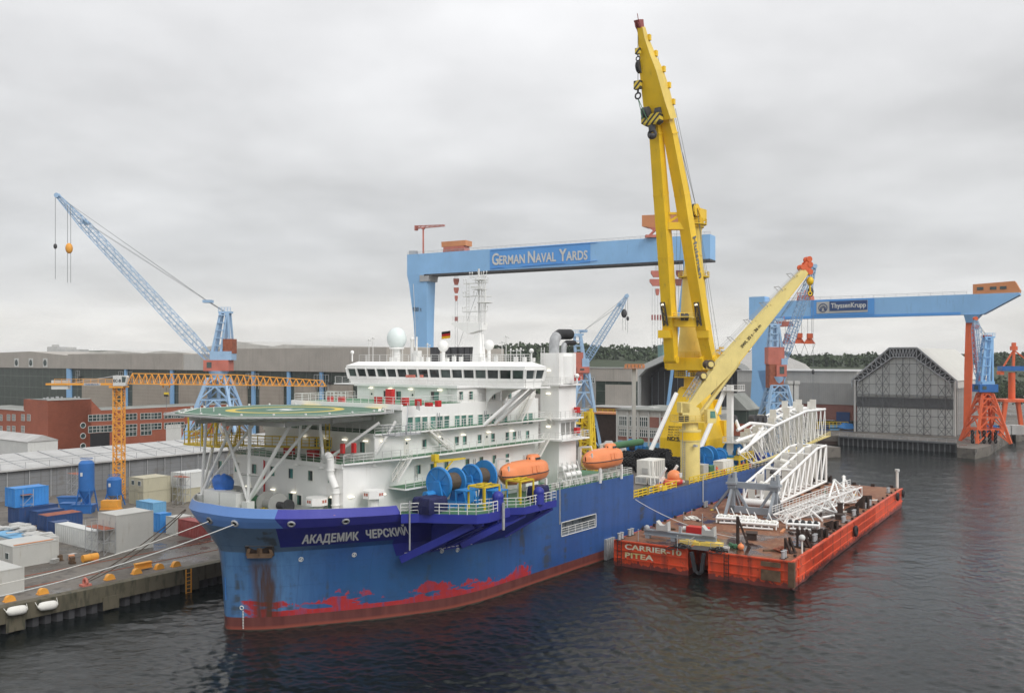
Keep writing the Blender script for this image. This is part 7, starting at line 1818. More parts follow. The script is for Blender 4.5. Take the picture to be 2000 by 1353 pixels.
 T.part('machinery_house', MB().extr([P(f - 9, 105.0, 0), P(f + 10, 104.2, 0), P(f + 17, 101.6, 0), P(f + 17, 97.5, 0), P(f + 2, 97.6, 0), P(f - 9, 99.4, 0)], -n * 9), M['brown_orange'])
 T.part('trolley', MB().extr([P(f - 6, 98.8, .2), P(f + 3, 97.8, .2), P(f + 2, 95.6, .2), P(f - 3, 96.8, .2)], -n * 8).bar(P(f - 2, 97, .2), P(f - 6, 93.4, .2), 1.0).bar(P(f, 97, .2), P(f + 1, 93.4, .2), 1.2).box(P(f - 3, 0, 0).x - 4, P(f - 3, 0, 0).x + 4, P(f, 0, 0).y - .5, P(f, 0, 0).y + 3, 93.3, 94.6), M['redlead'])
 c = P(10, 93.2, -2); tc = MB().bar(c, c + u * 15.2, .9); T.part('service_mast', tc, M['redlead'])
 j = c + u * 15.2; jb = MB().truss(j + d * -5.5 + u * .6, j + d * 14.5 + u * .2, 1.3, 1.6, .9, .7, 12, .14, .09).box(j.x - 1, j.x + 1, j.y - 1, j.y + 1, j.z - .8, j.z + .2).extr([j + d * -6.2 - u * 1.2, j + d * -4.6 - u * 1.2, j + d * -4 + u * 1.4, j + d * -6.2 + u * 1.8], -n * 1.4)
 T.part('service_jib', jb, M['redlead'])
 T.part('cabin', MB().box(A.x + 1, A.x + 6, A.y + 1, A.y + 5, 93.2, 95.6), M['galv'])
 def gear(f, o, zt_, items, mt='redlead'):
  c = P(f, 0, o)
  w = MB()
  for k in (-1.0, -.35, .35, 1.0): w.bar((c.x + k, c.y, zb), (c.x + k, c.y, items[0][0]), .12)
  T.part('hoist_rope', w, M['wire'])
  for z, wd, h_ in items:
   T.part('hook_block', MB().extr([Vector((c.x - wd, c.y - .8, z - h_ * .4)), Vector((c.x - wd * .6, c.y - .8, z - h_)), Vector((c.x + wd * .6, c.y - .8, z - h_)), Vector((c.x + wd, c.y - .8, z - h_ * .4)), Vector((c.x + wd, c.y - .8, z)), Vector((c.x - wd, c.y - .8, z))], (0, 1.6, 0)), M[mt])
 gear(31.2, -4, 0, ((78.3, 1.6, 3.6), (73.2, 1.4, 3.2), (68.6, .9, 3.0)))
 c = P(31.2, 0, -4); T.part('hoist_rope', MB().bar((c.x - .6, c.y, 66), (c.x - .6, c.y, 36), .14).bar((c.x + .6, c.y, 66), (c.x + .6, c.y, 36), .14), M['wire']); T.part('sling_sleeve', MB().box(c.x - .9, c.x + .9, c.y - .3, c.y + .3, 54.2, 56.6), M['cred'])
 gear(f - 1.2, -1, 0, ((76.8, 3.2, 3.2), (72.6, 3.8, 3.4), (67.8, .9, 3.2))); gear(f + 9, -5, 0, ((76.8, 1.8, 3.2), (72.6, 2.4, 3.4)))
 c = P(f - 1.2, 0, -1); sl = MB()
 for k in (-2.6, -1.2, .2, 1.6, 2.6): sl.bar((c.x + k, c.y, 68), (c.x + k, c.y, 36), .1)
 T.part('sling', sl, M['wire']); sc = MB()
 for k in (-2.6, -1.2, .2, 1.6): sc.box(c.x + k - .35, c.x + k + .35, c.y - .3, c.y + .3, 52.2, 54.8)
 T.part('sling_sleeve', sc, M['cred'])
gantry_one()
def gantry_two():
 A, B_ = at(1466, 590, 376), at(1888, 577, 330); zt, zb = 56.6, 49.2; A.z = B_.z = zt
 T = Thing('gantry_crane', 'pale blue gantry crane with the dark ThyssenKrupp sign and one orange leg', 'gantry crane', frame=WORLD, o=(A.x, A.y, GZ))
 d = (B_ - A).normalized(); n = Vector((-d.y, d.x, 0)); n = -n if n.y > 0 else n; u = Vector((0, 0, 1)); L = (B_ - A).length
 P = lambda f, z, o=.0: A + d * f + n * o + u * (z - A.z)
 E_ = L + 15.5
 m = MB().extr([P(0, zb), P(L - 1, zb), P(L + 5.5, zb), P(E_ + 1.5, zt - .8), P(E_ + 1.5, zt), P(0, zt)], -n * 6)
 bm = T.part('beam', m, M['gblue'])
 T.part('lower_flange', MB().extr([P(6, zb - .1, .1), P(L - 2, zb - .1, .1), P(L - 2, zb + .9, .1), P(6, zb + .9, .1)], -n * .2), M['gblue2'], parent=bm)
 f0, f1 = L * .335, L * .575
 T.part('sign_panel', MB().extr([P(f0 - 2.2, zb + .9, .2), P(f1 + 2.4, zb + .9, .2), P(f1 + 2.4, zt - .1, .2), P(f0 - 2.2, zt - .1, .2)], n * .05), M['gblue2'], parent=bm)
 T.part('sign_panel', MB().extr([P(f0, zb + 1.8, .3), P(f1, zb + 2.0, .3), P(f1, zt - .7, .3), P(f0, zt - .9, .3)], n * .1), M['lgrey'], parent=bm)
 fm = f0 + (f1 - f0) * .26
 T.part('sign_panel', MB().extr([P(fm, zb + 2.7, .45), P(f1 - .1, zb + 2.8, .45), P(f1 - .1, zt - .8, .45), P(fm, zt - .8, .45)], n * .08), M['cdblue'], parent=bm)
 T.part('lettering', place_text('ThyssenKrupp', P((fm + f1) / 2, zb + 3.9, .56), d, u, 2.7, w=(f1 - fm) * .92, bold=.02, off=.02), M['cwhite'], parent=bm)
 c = P((f0 + fm) / 2, (zb + zt) / 2 + .4, .45); lg = MB().torus(c, n, 1.6, .16, 24, 5)
 for r_ in (1.0, .55): lg.torus(c - u * .35, n, r_, .13, 16, 5, 180, 360)
 for r_ in (.55, 1.0): lg.bar(c - u * .35 + d * r_, c - u * 1.1 + d * r_, .25); lg.bar(c - u * .35 - d * r_, c - u * 1.1 - d * r_, .25)
 T.part('emblem', lg, M['cdblue'], parent=bm)
 T.part('railing', MB().rail([P(0, zt, -.2), P(L, zt, -.2)], 1.1, 4, .05, 2), M['galv'], parent=bm)
 def ring(a, b, o0, o1, z): return [P(a, z, o0), P(b, z, o0), P(b, z, o1), P(a, z, o1)]
 lgm = MB().loft([ring(-.6, 6.0, .2, -6.2, zt + 2.2), ring(-.6, 6.4, .2, -6.2, zb)]).loft([ring(.4, 8.2, -.1, -6, zb), ring(.6, 8.4, -.1, -6, 28), ring(-.4, 4, -.1, -6, 10), ring(-.6, 3.2, -.1, -6, GZ)])
 lgm.loft([ring(3, 8.4, -.1, -6, 28), ring(6.4, 9.0, -.1, -6, 16), ring(8.4, 10.6, -.1, -6, GZ)])
 T.part('rigid_leg', lgm, M['gblue'])
 lo = MB().loft([ring(L - .6, L + 1.6, -2, -4, zb - 2.6), ring(L - 1.0, L + 1.6, -1.5, -4.2, 30), ring(L - 1.2, L + .8, -.5, -2.6, GZ + 1)]).loft([ring(L + .8, L + 1.8, -2.2, -4, zb - 3), ring(L + 2.0, L + 3.2, -8, -10, 28), ring(L + 3.2, L + 4.8, -14, -16, GZ)])
 T.part('hinged_leg', lo, M['orange_red'])
 T.part('joint', MB().loft([ring(L - 1.0, L + 4.6, .3, -6.2, zb), ring(L - .4, L + 2.2, -1, -4.6, zb - 3)]), M['gblue'])
 hs = MB().extr([P(L + 2, zt, -.2), P(E_ + 1.4, zt, -.2), P(E_ + 1.6, zt + 1.0, -.2), P(E_, zt + 4.2, -.2), P(L + 2, zt + 3.6, -.2)], -n * 6)
 h_ = T.part('machinery_house', hs, M['brown_orange'])
 w = MB()
 for f in (3.4, 7.6, 10.8): w.extr([P(L + f, zt + 1.4, -.12), P(L + f + 2.1, zt + 1.4, -.12), P(L + f + 2.1, zt + 2.5, -.12), P(L + f, zt + 2.5, -.12)], n * .05)
 T.part('window', w, M['glass'], parent=h_)
 def trolley(f, zt_, mt, gears, big=True):
  m = MB().extr([P(f - 3, zt_, -.3), P(f + 3, zt_, -.3), P(f + 2.6, zt_ + 2, -.3), P(f - 2.4, zt_ + 2, -.3)], -n * 5).rail([P(f - 2.6, zt_ + 2, -.3), P(f + 2.6, zt_ + 2, -.3)], 1.1, 1.2, .09).bar(P(f + .6, zt_ + 2), P(f + .6, zt_ + 4), .4); T.part('trolley', m, M[mt])
  for g, z in gears:
   c = P(f + g, z, -3); r = MB()
   for k in (-.8, .8): r.bar((c.x + k, c.y, zb + 2), (c.x + k, c.y, z), .1)
   T.part('hoist_rope', r, M['wire'])
   hb = T.part('spreader', MB().cbox((c.x, c.y, z), (2.0, 1.6, 2.0)).extr([Vector((c.x - 2.4, c.y, z - 3.2)), Vector((c.x + 2.4, c.y, z - 3.2)), Vector((c.x + .8, c.y, z - 1)), Vector((c.x - .8, c.y, z - 1))], (0, 1, 0)), M[mt])
   T.part('sling', MB().bar((c.x - 2.2, c.y, z - 3.2), (c.x, c.y, z - 9), .1).bar((c.x + 2.2, c.y, z - 3.2), (c.x, c.y, z - 9), .1), M['dark'], parent=hb)
 trolley(L * .27, zt, 'orange_red', ((-2.5, 42.4), (1.6, 42.2)))
 trolley(L * .165, zb - 3.0, 'redlead', ((1.0, 42.2),))
gantry_two()
# ================================================================ JIB CRANES
def jib_crane(label, cx, d, legy, legw, capy, capw, housey, hw, top, jroot, jtip, jd, legmat='jblue', housemat='redlead', cwt=None, hooks=(), stay=None, jw=2.6, n=22, lattice_leg=True, housemat2='jblue'):
 Z = lambda py: CAM_H - (py - HOR) / FPX * d
 k = d / FPX; X = (cx - 1000) * k; Y = d
 T = Thing('jib_crane', label, 'jib crane', 'lattice jib cranes of the shipyard', frame=WORLD, o=(X, Y, GZ))
 zc, zl = Z(capy), Z(legy); slope = (legw - capw) / 2 * k / max(.1, zc - zl); w1 = capw / 2 * k; w0 = w1 + slope * (zc - GZ) * 1.0
 m = MB(); cs = [(i, j) for i, j in ((-1, -1), (1, -1), (1, 1), (-1, 1))]
 for i, j in cs: m.bar((X + i * w0, Y + j * w0, GZ), (X + i * w1, Y + j * w1, zc), 1.0, 1.0, w2=.7, h2=.7)
 lv = [GZ + (zc - GZ) * f for f in (0, .28, .52, .74, .9, 1)]
 for a, b in zip(lv, lv[1:]):
  wa, wb = w0 + (w1 - w0) * (a - GZ) / (zc - GZ), w0 + (w1 - w0) * (b - GZ) / (zc - GZ)
  for q in range(4):
   (i, j), (i2, j2) = cs[q], cs[(q + 1) % 4]
   m.bar((X + i * wb, Y + j * wb, b), (X + i2 * wb, Y + j2 * wb, b), .4); mx_, my_ = (i + i2) / 2, (j + j2) / 2
   m.bar((X + i * wa, Y + j * wa, a), (X + mx_ * wb, Y + my_ * wb, b), .38); m.bar((X + i2 * wa, Y + j2 * wa, a), (X + mx_ * wb, Y + my_ * wb, b), .38)
 m.tube((X, Y, GZ + 2), (X, Y, zc), .55, n=8)
 T.part('portal', m, M[legmat])
 zh0, zh1 = Z(housey[0]), Z(housey[1]); m = MB().tube((X, Y, zc - .3), (X, Y, zh0), w1 * .8, w1 * 1.15, n=16); T.part('slew_ring', m, M[legmat])
 x0, x1 = X + hw[0] * k, X + hw[1] * k
 hs = MB().box(x0, x1, Y - 2.6, Y + 2.6, zh0, zh1); ms = T.part('machinery_house', hs, M[housemat])
 T.part('window', MB().box(x0 - .05, x0 + .05, Y - 1.5, Y + 1, zh0 + .8, zh1 - .5).box(x0 + 1, x0 + 2.4, Y - 2.68, Y - 2.58, zh0 + .9, zh1 - .6), M['glass'], parent=ms)
 if len(housey) > 2: T.part('upper_house', MB().box(X + hw[2] * k, X + hw[3] * k, Y - 2.4, Y + 2.4, zh1, Z(housey[2])).box(X + (hw[2] + hw[3]) / 2 * k, X + (hw[2] + hw[3]) / 2 * k + .7, Y - 2.46, Y - 2.4, zh1 + 1.2, zh1 + 2), M[housemat2])
 zr = Z(housey[-1]); tx, tz = X + (top[0] - cx) * k, Z(top[1])
 f0, f1 = X + (top[2] - cx) * k, X + (top[3] - cx) * k; m = MB()
 for y in (-1.7, 1.7):
  m.bar((f0, Y + y, zr - .5), (tx - 1.2, Y + y * .6, tz), .75, .6); m.bar((f1, Y + y, zr - .5), (tx + 1.0, Y + y * .6, tz), .55, .55); m.bar((f0 + (tx - f0) * .0 + 2.6, Y + y, zr - .5), (tx + .6, Y + y * .6, tz), .7, .5)
 for f in (.15, .35, .55, .75, .95): m.bar((f0 + (tx - 1.2 - f0) * f, Y - 1.7, zr + (tz - zr) * f), (f0 + 2.6 + (tx + .6 - f0 - 2.6) * f, Y - 1.7, zr + (tz - zr) * f), .35); m.bar((f0 + (tx - 1.2 - f0) * f, Y - 1.7, zr + (tz - zr) * f), (f0 + (tx - 1.2 - f0) * f, Y + 1.7, zr + (tz - zr) * f), .35)
 m.box(tx - 1.8, tx + 1.8, Y - 1.3, Y + 1.3, tz, tz + .6).rail([(tx - 1.8, Y - 1.2, tz + .6), (tx + 1.8, Y - 1.2, tz + .6)], 1.1, 1, .07)
 T.part('a_frame', m, M[housemat2])
 if cwt:
  m = MB()
  for (a, b, c, e, mt_) in cwt: T.part('counterweight', MB().box(X + (a - cx) * k, X + (c - cx) * k, Y - 2.2, Y + 2.2, Z(e), Z(b)), M[mt_])
 A = at(*jroot, d); B_ = at(*jtip, jd); dj = (B_ - A).normalized(); Lj = (B_ - A).length
 m = MB(); p1, p2 = A.lerp(B_, .14), A.lerp(B_, .82)
 up = Vector((-dj.z, 0, dj.x)) if abs(dj.x) > .1 else Vector((0, 1, 0)); yv = Vector((0, 1, 0))
 m.truss(A, p1, 2.4, .6, jw, jw, 4, .1, .05, up=yv); m.truss(p1, p2, jw, jw, jw * .8, jw * .8, n, .09, .045, up=yv); m.truss(p2, B_, jw * .8, jw * .8, .9, .7, 7, .09, .05, up=yv)
 m.bar(A, B_, .26)
 jib = T.part('jib', m, M[legmat if legmat != 'orange_red' else 'jblue'])
 hd = MB().tube(B_ - yv * .6, B_ + yv * .6, .7, n=12).tube(p2 - yv * .7 + Vector((0, 0, 1)), p2 + yv * .7 + Vector((0, 0, 1)), .7, n=12)
 T.part('sheave', hd, M[legmat], parent=jib)
 st = MB(); tp = Vector((tx, Y, tz + .3)); md = tp.lerp(p2, .13)
 for y in (-.8, .8): st.bar(tp + yv * y, md + yv * y, .16); st.bar(md + yv * y, p2.lerp(B_, .3) + yv * y, .08); st.bar(md + yv * y * .5, B_ + yv * .3, .07)
 T.part('luffing_rope', st, M['wire']); T.part('rope_block', MB().cbox(md, (2.6, 2.0, .8)), M[legmat])
 for (hx, hy, y0, y1, yb, mt_) in hooks:
  q = at(hx, hy, jd); w = MB(); zz_ = lambda py: CAM_H - (py - HOR) / FPX * jd
  for o in ((-.45, .45) if yb else (0,)): w.bar((q.x + o, q.y, zz_(y0)), (q.x + o, q.y, zz_(y1)), .09)
  T.part('hoist_rope', w, M['wire'])
  zb_ = zz_(yb if yb else (y0 * .4 + y1 * .6)); T.part('hook_block', MB().ball((q.x, q.y, zb_), 1.0 if yb else .5, 10, 8, 1.5), M[mt_])
 return T
jib_crane('tall pale blue jib crane behind the helideck, its long lattice jib raised to the left', 427, 262, 790, 64, 738, 34, (724, 703, 686), (-24, 24, -12, 30), (441, 612, 418, 453), (410, 700), (112, 382), 252,
          cwt=((440, 662, 458, 690, 'crust'),), hooks=((108, 385, 385, 545, None, 'dark'), (135, 400, 400, 552, 485, 'orange_crane')), jw=3.0, n=26)
jib_crane('pale blue jib crane with pink machinery box behind the ship funnel', 1140, 300, 800, 40, 728, 20, (728, 716, 700), (-14, 10, -4, 10), (1129, 655, 1124, 1142), (1143, 706), (1224, 578), 300,
          cwt=((1121, 688, 1138, 712, 'redlead'), (1121, 712, 1138, 742, 'redlead')), hooks=((1219, 585, 585, 645, 612, 'dark'), (1226, 580, 580, 650, None, 'dark')), jw=2.6, n=20)
jib_crane('pale blue jib crane with a stacked pink and rusty counterweight behind the cream boom', 1518, 285, 806, 52, 752, 30, (735, 712, 700), (-6, 14, 4, 16), (1513, 636, 1500, 1528), (1528, 705), (1591, 520), 280,
          cwt=((1497, 678, 1528, 711, 'redlead'), (1499, 711, 1527, 757, 'crust')), hooks=((1588, 525, 525, 860, None, 'dark'), (1583, 530, 530, 600, 570, 'dark')), jw=2.8, n=24)
jib_crane('orange portal crane with blue lattice tower at the end of the dock pier', 1924, 318, 845, 56, 768, 20, (765, 750, 744), (-18, 18, -12, 12), (1930, 660, 1912, 1934), (1916, 742), (1905, 622), 318,
          legmat='orange_red', housemat='silo', housemat2='gblue', jw=3.0, n=16)
def orange_portal():
 d = 350; k = d / FPX; X = (1976 - 1000) * k; Z = lambda py: CAM_H - (py - HOR) / FPX * d
 T = Thing('portal_crane', 'orange-red portal crane with a single column and blue cab beam at the right edge', 'portal crane', frame=WORLD, o=(X, d, GZ))
 m = MB()
 for i in (-1, 1):
  for y in (-4, 4): m.bar((X + i * 6.4, d + y, GZ), (X + i * 4.6, d + y, Z(784)), 1.4, 1.2)
 m.box(X - 5.6, X + 5.6, d - 5, d + 5, Z(784), Z(779)); T.part('portal', m, M['orange_red'])
 T.part('column', MB().tube((X, d, Z(780)), (X, d, Z(727)), 1.25, n=20), M['orange_red'])
 T.part('crosshead', MB().box(X - 4.6, X + 4.5, d - 1.8, d + 1.8, Z(724), Z(715)), M['silo'])
 a = MB().bar((X + .6, d, Z(716)), (X + .9, d, Z(682)), .8).bar((X - 4, d, Z(722)), (X + .4, d, Z(686)), .5).cbox((X + .8, d, Z(680)), (2.2, 1.6, 1.6)).cbox((X + .8, d, Z(674)), (1.2, 1.2, 2)).cbox((X - 4.4, d, Z(728)), (1.6, 2.4, 1.4)).bar((X + 1, d, Z(684)), (X + 9, d, Z(716)), .4)
 T.part('a_frame', a, M['orange_red'])
orange_portal()
def tower_crane():
 d = 189.0; k = d / FPX; X = (232.5 - 1000) * k; Z = lambda py: CAM_H - (py - HOR) / FPX * d; XX = lambda px: (px - 1000) * k
 T = Thing('tower_crane', 'orange-yellow tower crane with lattice mast and long horizontal jib over the yard', 'tower crane', frame=WORLD, o=(X, d, GZ))
 T.part('mast', MB().truss((X, d, GZ), (X, d, Z(757)), 1.75, 1.75, 1.75, 1.75, 20, .1, .06, up=(0, 1, 0)), M['orange_crane'])
 m = MB().box(X - 1.5, X + 1.5, d - 1.5, d + 1.5, Z(757), Z(753)); T.part('slew_platform', m, M['orange_crane'])
 a, b, c = Vector((XX(252), d, Z(749))), Vector((XX(560), d, Z(751))), Vector((XX(636), d, Z(754)))
 j = MB(); H1, H2 = 2.15, 1.15
 N = 30
 for i in range(N):
  f0, f1, fm = i / N, (i + 1) / N, (i + .5) / N; p, q, r = a.lerp(c, f0), a.lerp(c, f1), a.lerp(c, fm); h = H1 + (H2 - H1) * max(0, (fm - .55) / .45)
  t_ = r + Vector((0, 0, h)); h0 = H1 + (H2 - H1) * max(0, (f0 - .5 / N - .55) / .45)
  for y in (-.7, .7):
   v = Vector((0, y, 0)); j.bar(p + v, q + v, .16); j.bar(p + v, t_, .11); j.bar(q + v, t_, .11)
  j.bar(p - Vector((0, .7, 0)), p + Vector((0, .7, 0)), .09)
  if i: j.bar(a.lerp(c, fm - 1 / N) + Vector((0, 0, h0)), t_, .18)
 T.part('jib', j, M['orange_crane'])
 cj = MB().bar((X - 1, d - .7, Z(750)), (XX(93), d - .7, Z(750)), .3, .4).bar((X - 1, d + .7, Z(750)), (XX(93), d + .7, Z(750)), .3, .4); cj.rail([(X - 1, d - .8, Z(750)), (XX(110), d - .8, Z(750))], 1.1, 1.5, .04)
 for i in range(10): cj.bar((XX(93) + i * 1.5, d - .7, Z(750)), (XX(93) + i * 1.5, d + .7, Z(750)), .15)
 cn = T.part('counter_jib', cj, M['orange_crane'])
 T.part('counterweight', MB().box(XX(103), XX(135), d - .6, d + .6, Z(760), Z(742.5)), M['cwhite'])
 T.part('tie_bar', MB().bar((XX(140), d, Z(748)), (XX(230), d, Z(733)), .16), M['galv'])
 cb = MB().box(XX(227), XX(244), d - 1.6, d - .3, Z(753), Z(733)).extr([(XX(244), d - 1.6, Z(753)), (XX(251), d - 1.6, Z(753)), (XX(254), d - 1.6, Z(736)), (XX(252), d - 1.6, Z(733)), (XX(244), d - 1.6, Z(733))], (0, 1.3, 0))
 cab = T.part('cab', cb, M['cwhite'])
 T.part('window', MB().add([(XX(244.6), d - 1.63, Z(746)), (XX(251), d - 1.63, Z(746)), (XX(252.5), d - 1.63, Z(736)), (XX(244.6), d - 1.63, Z(735))], [(0, 1, 2, 3)]), M['glass'], parent=cab)
 T.part('lettering', place_text('EC-B', (XX(235.5), d - 1.62, Z(745.5)), (1, 0, 0), (0, 0, 1), .85, w=1.6, bold=.03, off=.03), M['dark'], parent=cab)
 T.part('sign_panel', MB().box(XX(168), XX(200), d - .98, d - .92, Z(752.5), Z(748)), M['cwhite'], parent=cn)
 T.part('lettering', place_text('FRIEDMANN', (XX(184), d - .99, Z(751.6)), (1, 0, 0), (0, 0, 1), .42, w=3.1, bold=.02, off=.03), M['cdblue'], parent=cn)
 t = XX(325); T.part('trolley', MB().box(t - 1, t + 1, d - .9, d + .9, Z(752), Z(750)).bar((t - .7, d, Z(751)), (t - .7, d, Z(757)), .2).bar((t + .7, d, Z(751)), (t + .7, d, Z(757)), .2), M['orange_crane'])
 T.part('hoist_rope', MB().bar((t, d, Z(757)), (t, d, Z(766)), .07).bar((t, d, Z(774)), (t, d, Z(800)), .07), M['wire']); T.part('hook_block', MB().box(t - .45, t + .45, d - .2, d + .2, Z(774), Z(766)), M['stripe'])
tower_crane()
# ================================================================ BUILDINGS, left
def clad(name, c, c2=None, band=0, vert=True, sp=.9):
 n = NT(name); x, y, z = n.xyz(); a = n.noise(.15, 4); v = n.math('FRACT', n.math('DIVIDE', n.math('ADD', x, y) if vert else z, sp))
 col = n.mix(n.step(a, .3, .7), tuple(q * .9 for q in c), tuple(q * 1.08 for q in c)); col = n.mix(n.math('MULTIPLY', n.math('LESS_THAN', v, .1), .35), col, tuple(q * .55 for q in c))
 d = n.noise(1, 4, scl=(.8, .8, .06)); col = n.mix(n.math('MULTIPLY', n.step(d, .55, .75), .35), col, tuple(q * .45 for q in c))
 return n.out(col, .6)
M['beige'] = clad('beige_cladding', (.41, .38, .34)); M['greyclad'] = clad('grey_cladding', (.37, .36, .34)); M['lightclad'] = clad('light_cladding', (.52, .51, .48))
M['doorclad'] = clad('door_slats', (.36, .32, .27), vert=False, sp=1.4)
M['roofg'] = paint('roof_felt', (.24, .25, .23), .8, .25, .12, (.12, .14, .08), .5, streak=False)
M['roofw'] = paint('sheet_roof', (.46, .46, .45), .6, .15, .25, (.3, .28, .2), .5, streak=False)
def glz():
 n = NT('dark_green_glazing'); x, y, z = n.xyz(); a = n.noise(.4, 3)
 col = n.mix(n.step(a, .3, .7), (.035, .05, .042), (.06, .08, .068)); g = n.math('LESS_THAN', n.math('FRACT', n.math('DIVIDE', z, 5.3)), .035); g2 = n.math('LESS_THAN', n.math('FRACT', n.math('DIVIDE', n.math('ADD', x, y), 6.5)), .03)
 return n.out(n.mix(n.math('MAXIMUM', g, g2), col, (.16, .18, .16)), .35)
M['glz'] = glz()
def brick(name, c):
 n = NT(name); mp = n.t.nodes.new('ShaderNodeTexBrick'); mp.inputs['Scale'].default_value = 1.0
 mp.inputs['Color1'].default_value = (*c, 1); mp.inputs['Color2'].default_value = (*[q * .8 for q in c], 1); mp.inputs['Mortar'].default_value = (*[q * 1.15 + .02 for q in c], 1)
 mp.inputs['Brick Width'].default_value = .5; mp.inputs['Row Height'].default_value = .25; mp.inputs['Mortar Size'].default_value = .02
 x, y, z = n.xyz(); cb_ = n.t.nodes.new('ShaderNodeCombineXYZ'); n.L(n.math('ADD', x, y), cb_.inputs[0]); n.L(z, cb_.inputs[1]); n.L(cb_.outputs[0], mp.inputs[0])
 col = n.mix(n.math('MULTIPLY', n.step(n.noise(.3, 4), .4, .7), .35), mp.outputs[0], tuple(q * .6 for q in c)); return n.out(col, .8)
M['brick'] = brick('red_brick', (.34, .10, .055)); M['brick2'] = brick('pale_brick', (.30, .13, .10))
_h = at(400, 700, 345); HALL = Frame((_h.x, _h.y), 127.03)
def hall_left():
 K = lambda px: HALL.P(px, 700, y=0).x
 T = Thing('shipyard_hall', 'long beige shipyard hall with dark green glazing and blue columns behind the brick block', 'hall', frame=HALL, o=(K(137), 0, GZ))
 xl, x1, x2, xr = K(-160), K(137), K(362), K(760)
 T.part('wall', MB().box(xl, xr, 0, 60, GZ, 28.5), M['glz'])
 T.part('cladding', MB().box(xl, x1, -.6, 60, 28.5, 33.2), M['beige'])
 T.part('cladding', MB().extr([(xl, -.5, 33.2), (x1, -.5, 33.2), (x1, -.5, 34.3), (K(60), -.5, 36.4), (xl, -.5, 34.5)], (0, 60, 0)), M['beige'])
 T.part('cladding', MB().box(x1 + .05, x2, -1.2, 60, 28.5, 35.0), M['beige'])
 T.part('cladding', MB().box(x2 + .05, K(415), -.9, 60, 28.5, 34.6), M['lightclad'])
 T.part('cladding', MB().box(K(415) + .05, xr, -1.2, 60, 28.5, 36.6), M['beige'])
 T.part('roof', MB().extr([(x1, 4, 35.0), (K(362), 4, 35.0), (K(300), 4, 36.2), (K(262), 4, 35.3), (K(200), 4, 36.6)], (0, 55, 0)).extr([(K(308), 20, 34), (K(470), 20, 34), (K(470), 20, 37.6), (K(375), 20, 40.0), (K(308), 20, 37.5)], (0, 35, 0)).extr([(K(415), 3, 36.6), (xr, 3, 36.6), (K(620), 3, 37.4), (K(540), 3, 38.0), (K(520), 3, 37.4), (K(470), 3, 38.6)], (0, 50, 0)), M['lightclad'])
 g = MB()
 for px in (35, 63, 91):
  c = Vector((K(px), -.65, 31.0)); T.part('fan_window', MB().cbox((c.x, -.66, c.z), (4.2, .1, 4.2)).tube(c, c + Vector((0, -.15, 0)), 1.5, n=18, mi=1), [M['cwhite'], M['glass']])
 for a, b in ((162, 224), (261, 336), (351, 405), (457, 484), (509, 555), (577, 620), (640, 690)):
  T.part('sliding_door', MB().box(K(a), K(b), -.5, -.01, GZ, 24.2), M['doorclad'])
 for px, w in ((137, 3.8), (248, 1.6), (338, 1.9), (497, 1.6), (566, 1.4), (630, 1.4), (-20, 3)):
  x = K(px); T.part('column', MB().box(x - w / 2, x + w / 2, -.8, -.02, GZ, 28.4), M['gblue'])
 for px in (156, 240, 258, 490, 504, 624, 640):
  x = K(px); T.part('ladder', MB().rail([(x - 1.6, -1.0, 22), (x + 1.6, -1.0, 22)], 5.5, 1.6, .07, 3), M['galv'])
 for a in (160, 330, 424, 480, 547, 648): T.part('lamp', MB().cbox((K(a), -.9, 24.8), (1.0, .8, .8)), M['dark'])
hall_left()
_c = gz(93, 885, GZ); BRK = Frame((_c.x, _c.y), 37.03)
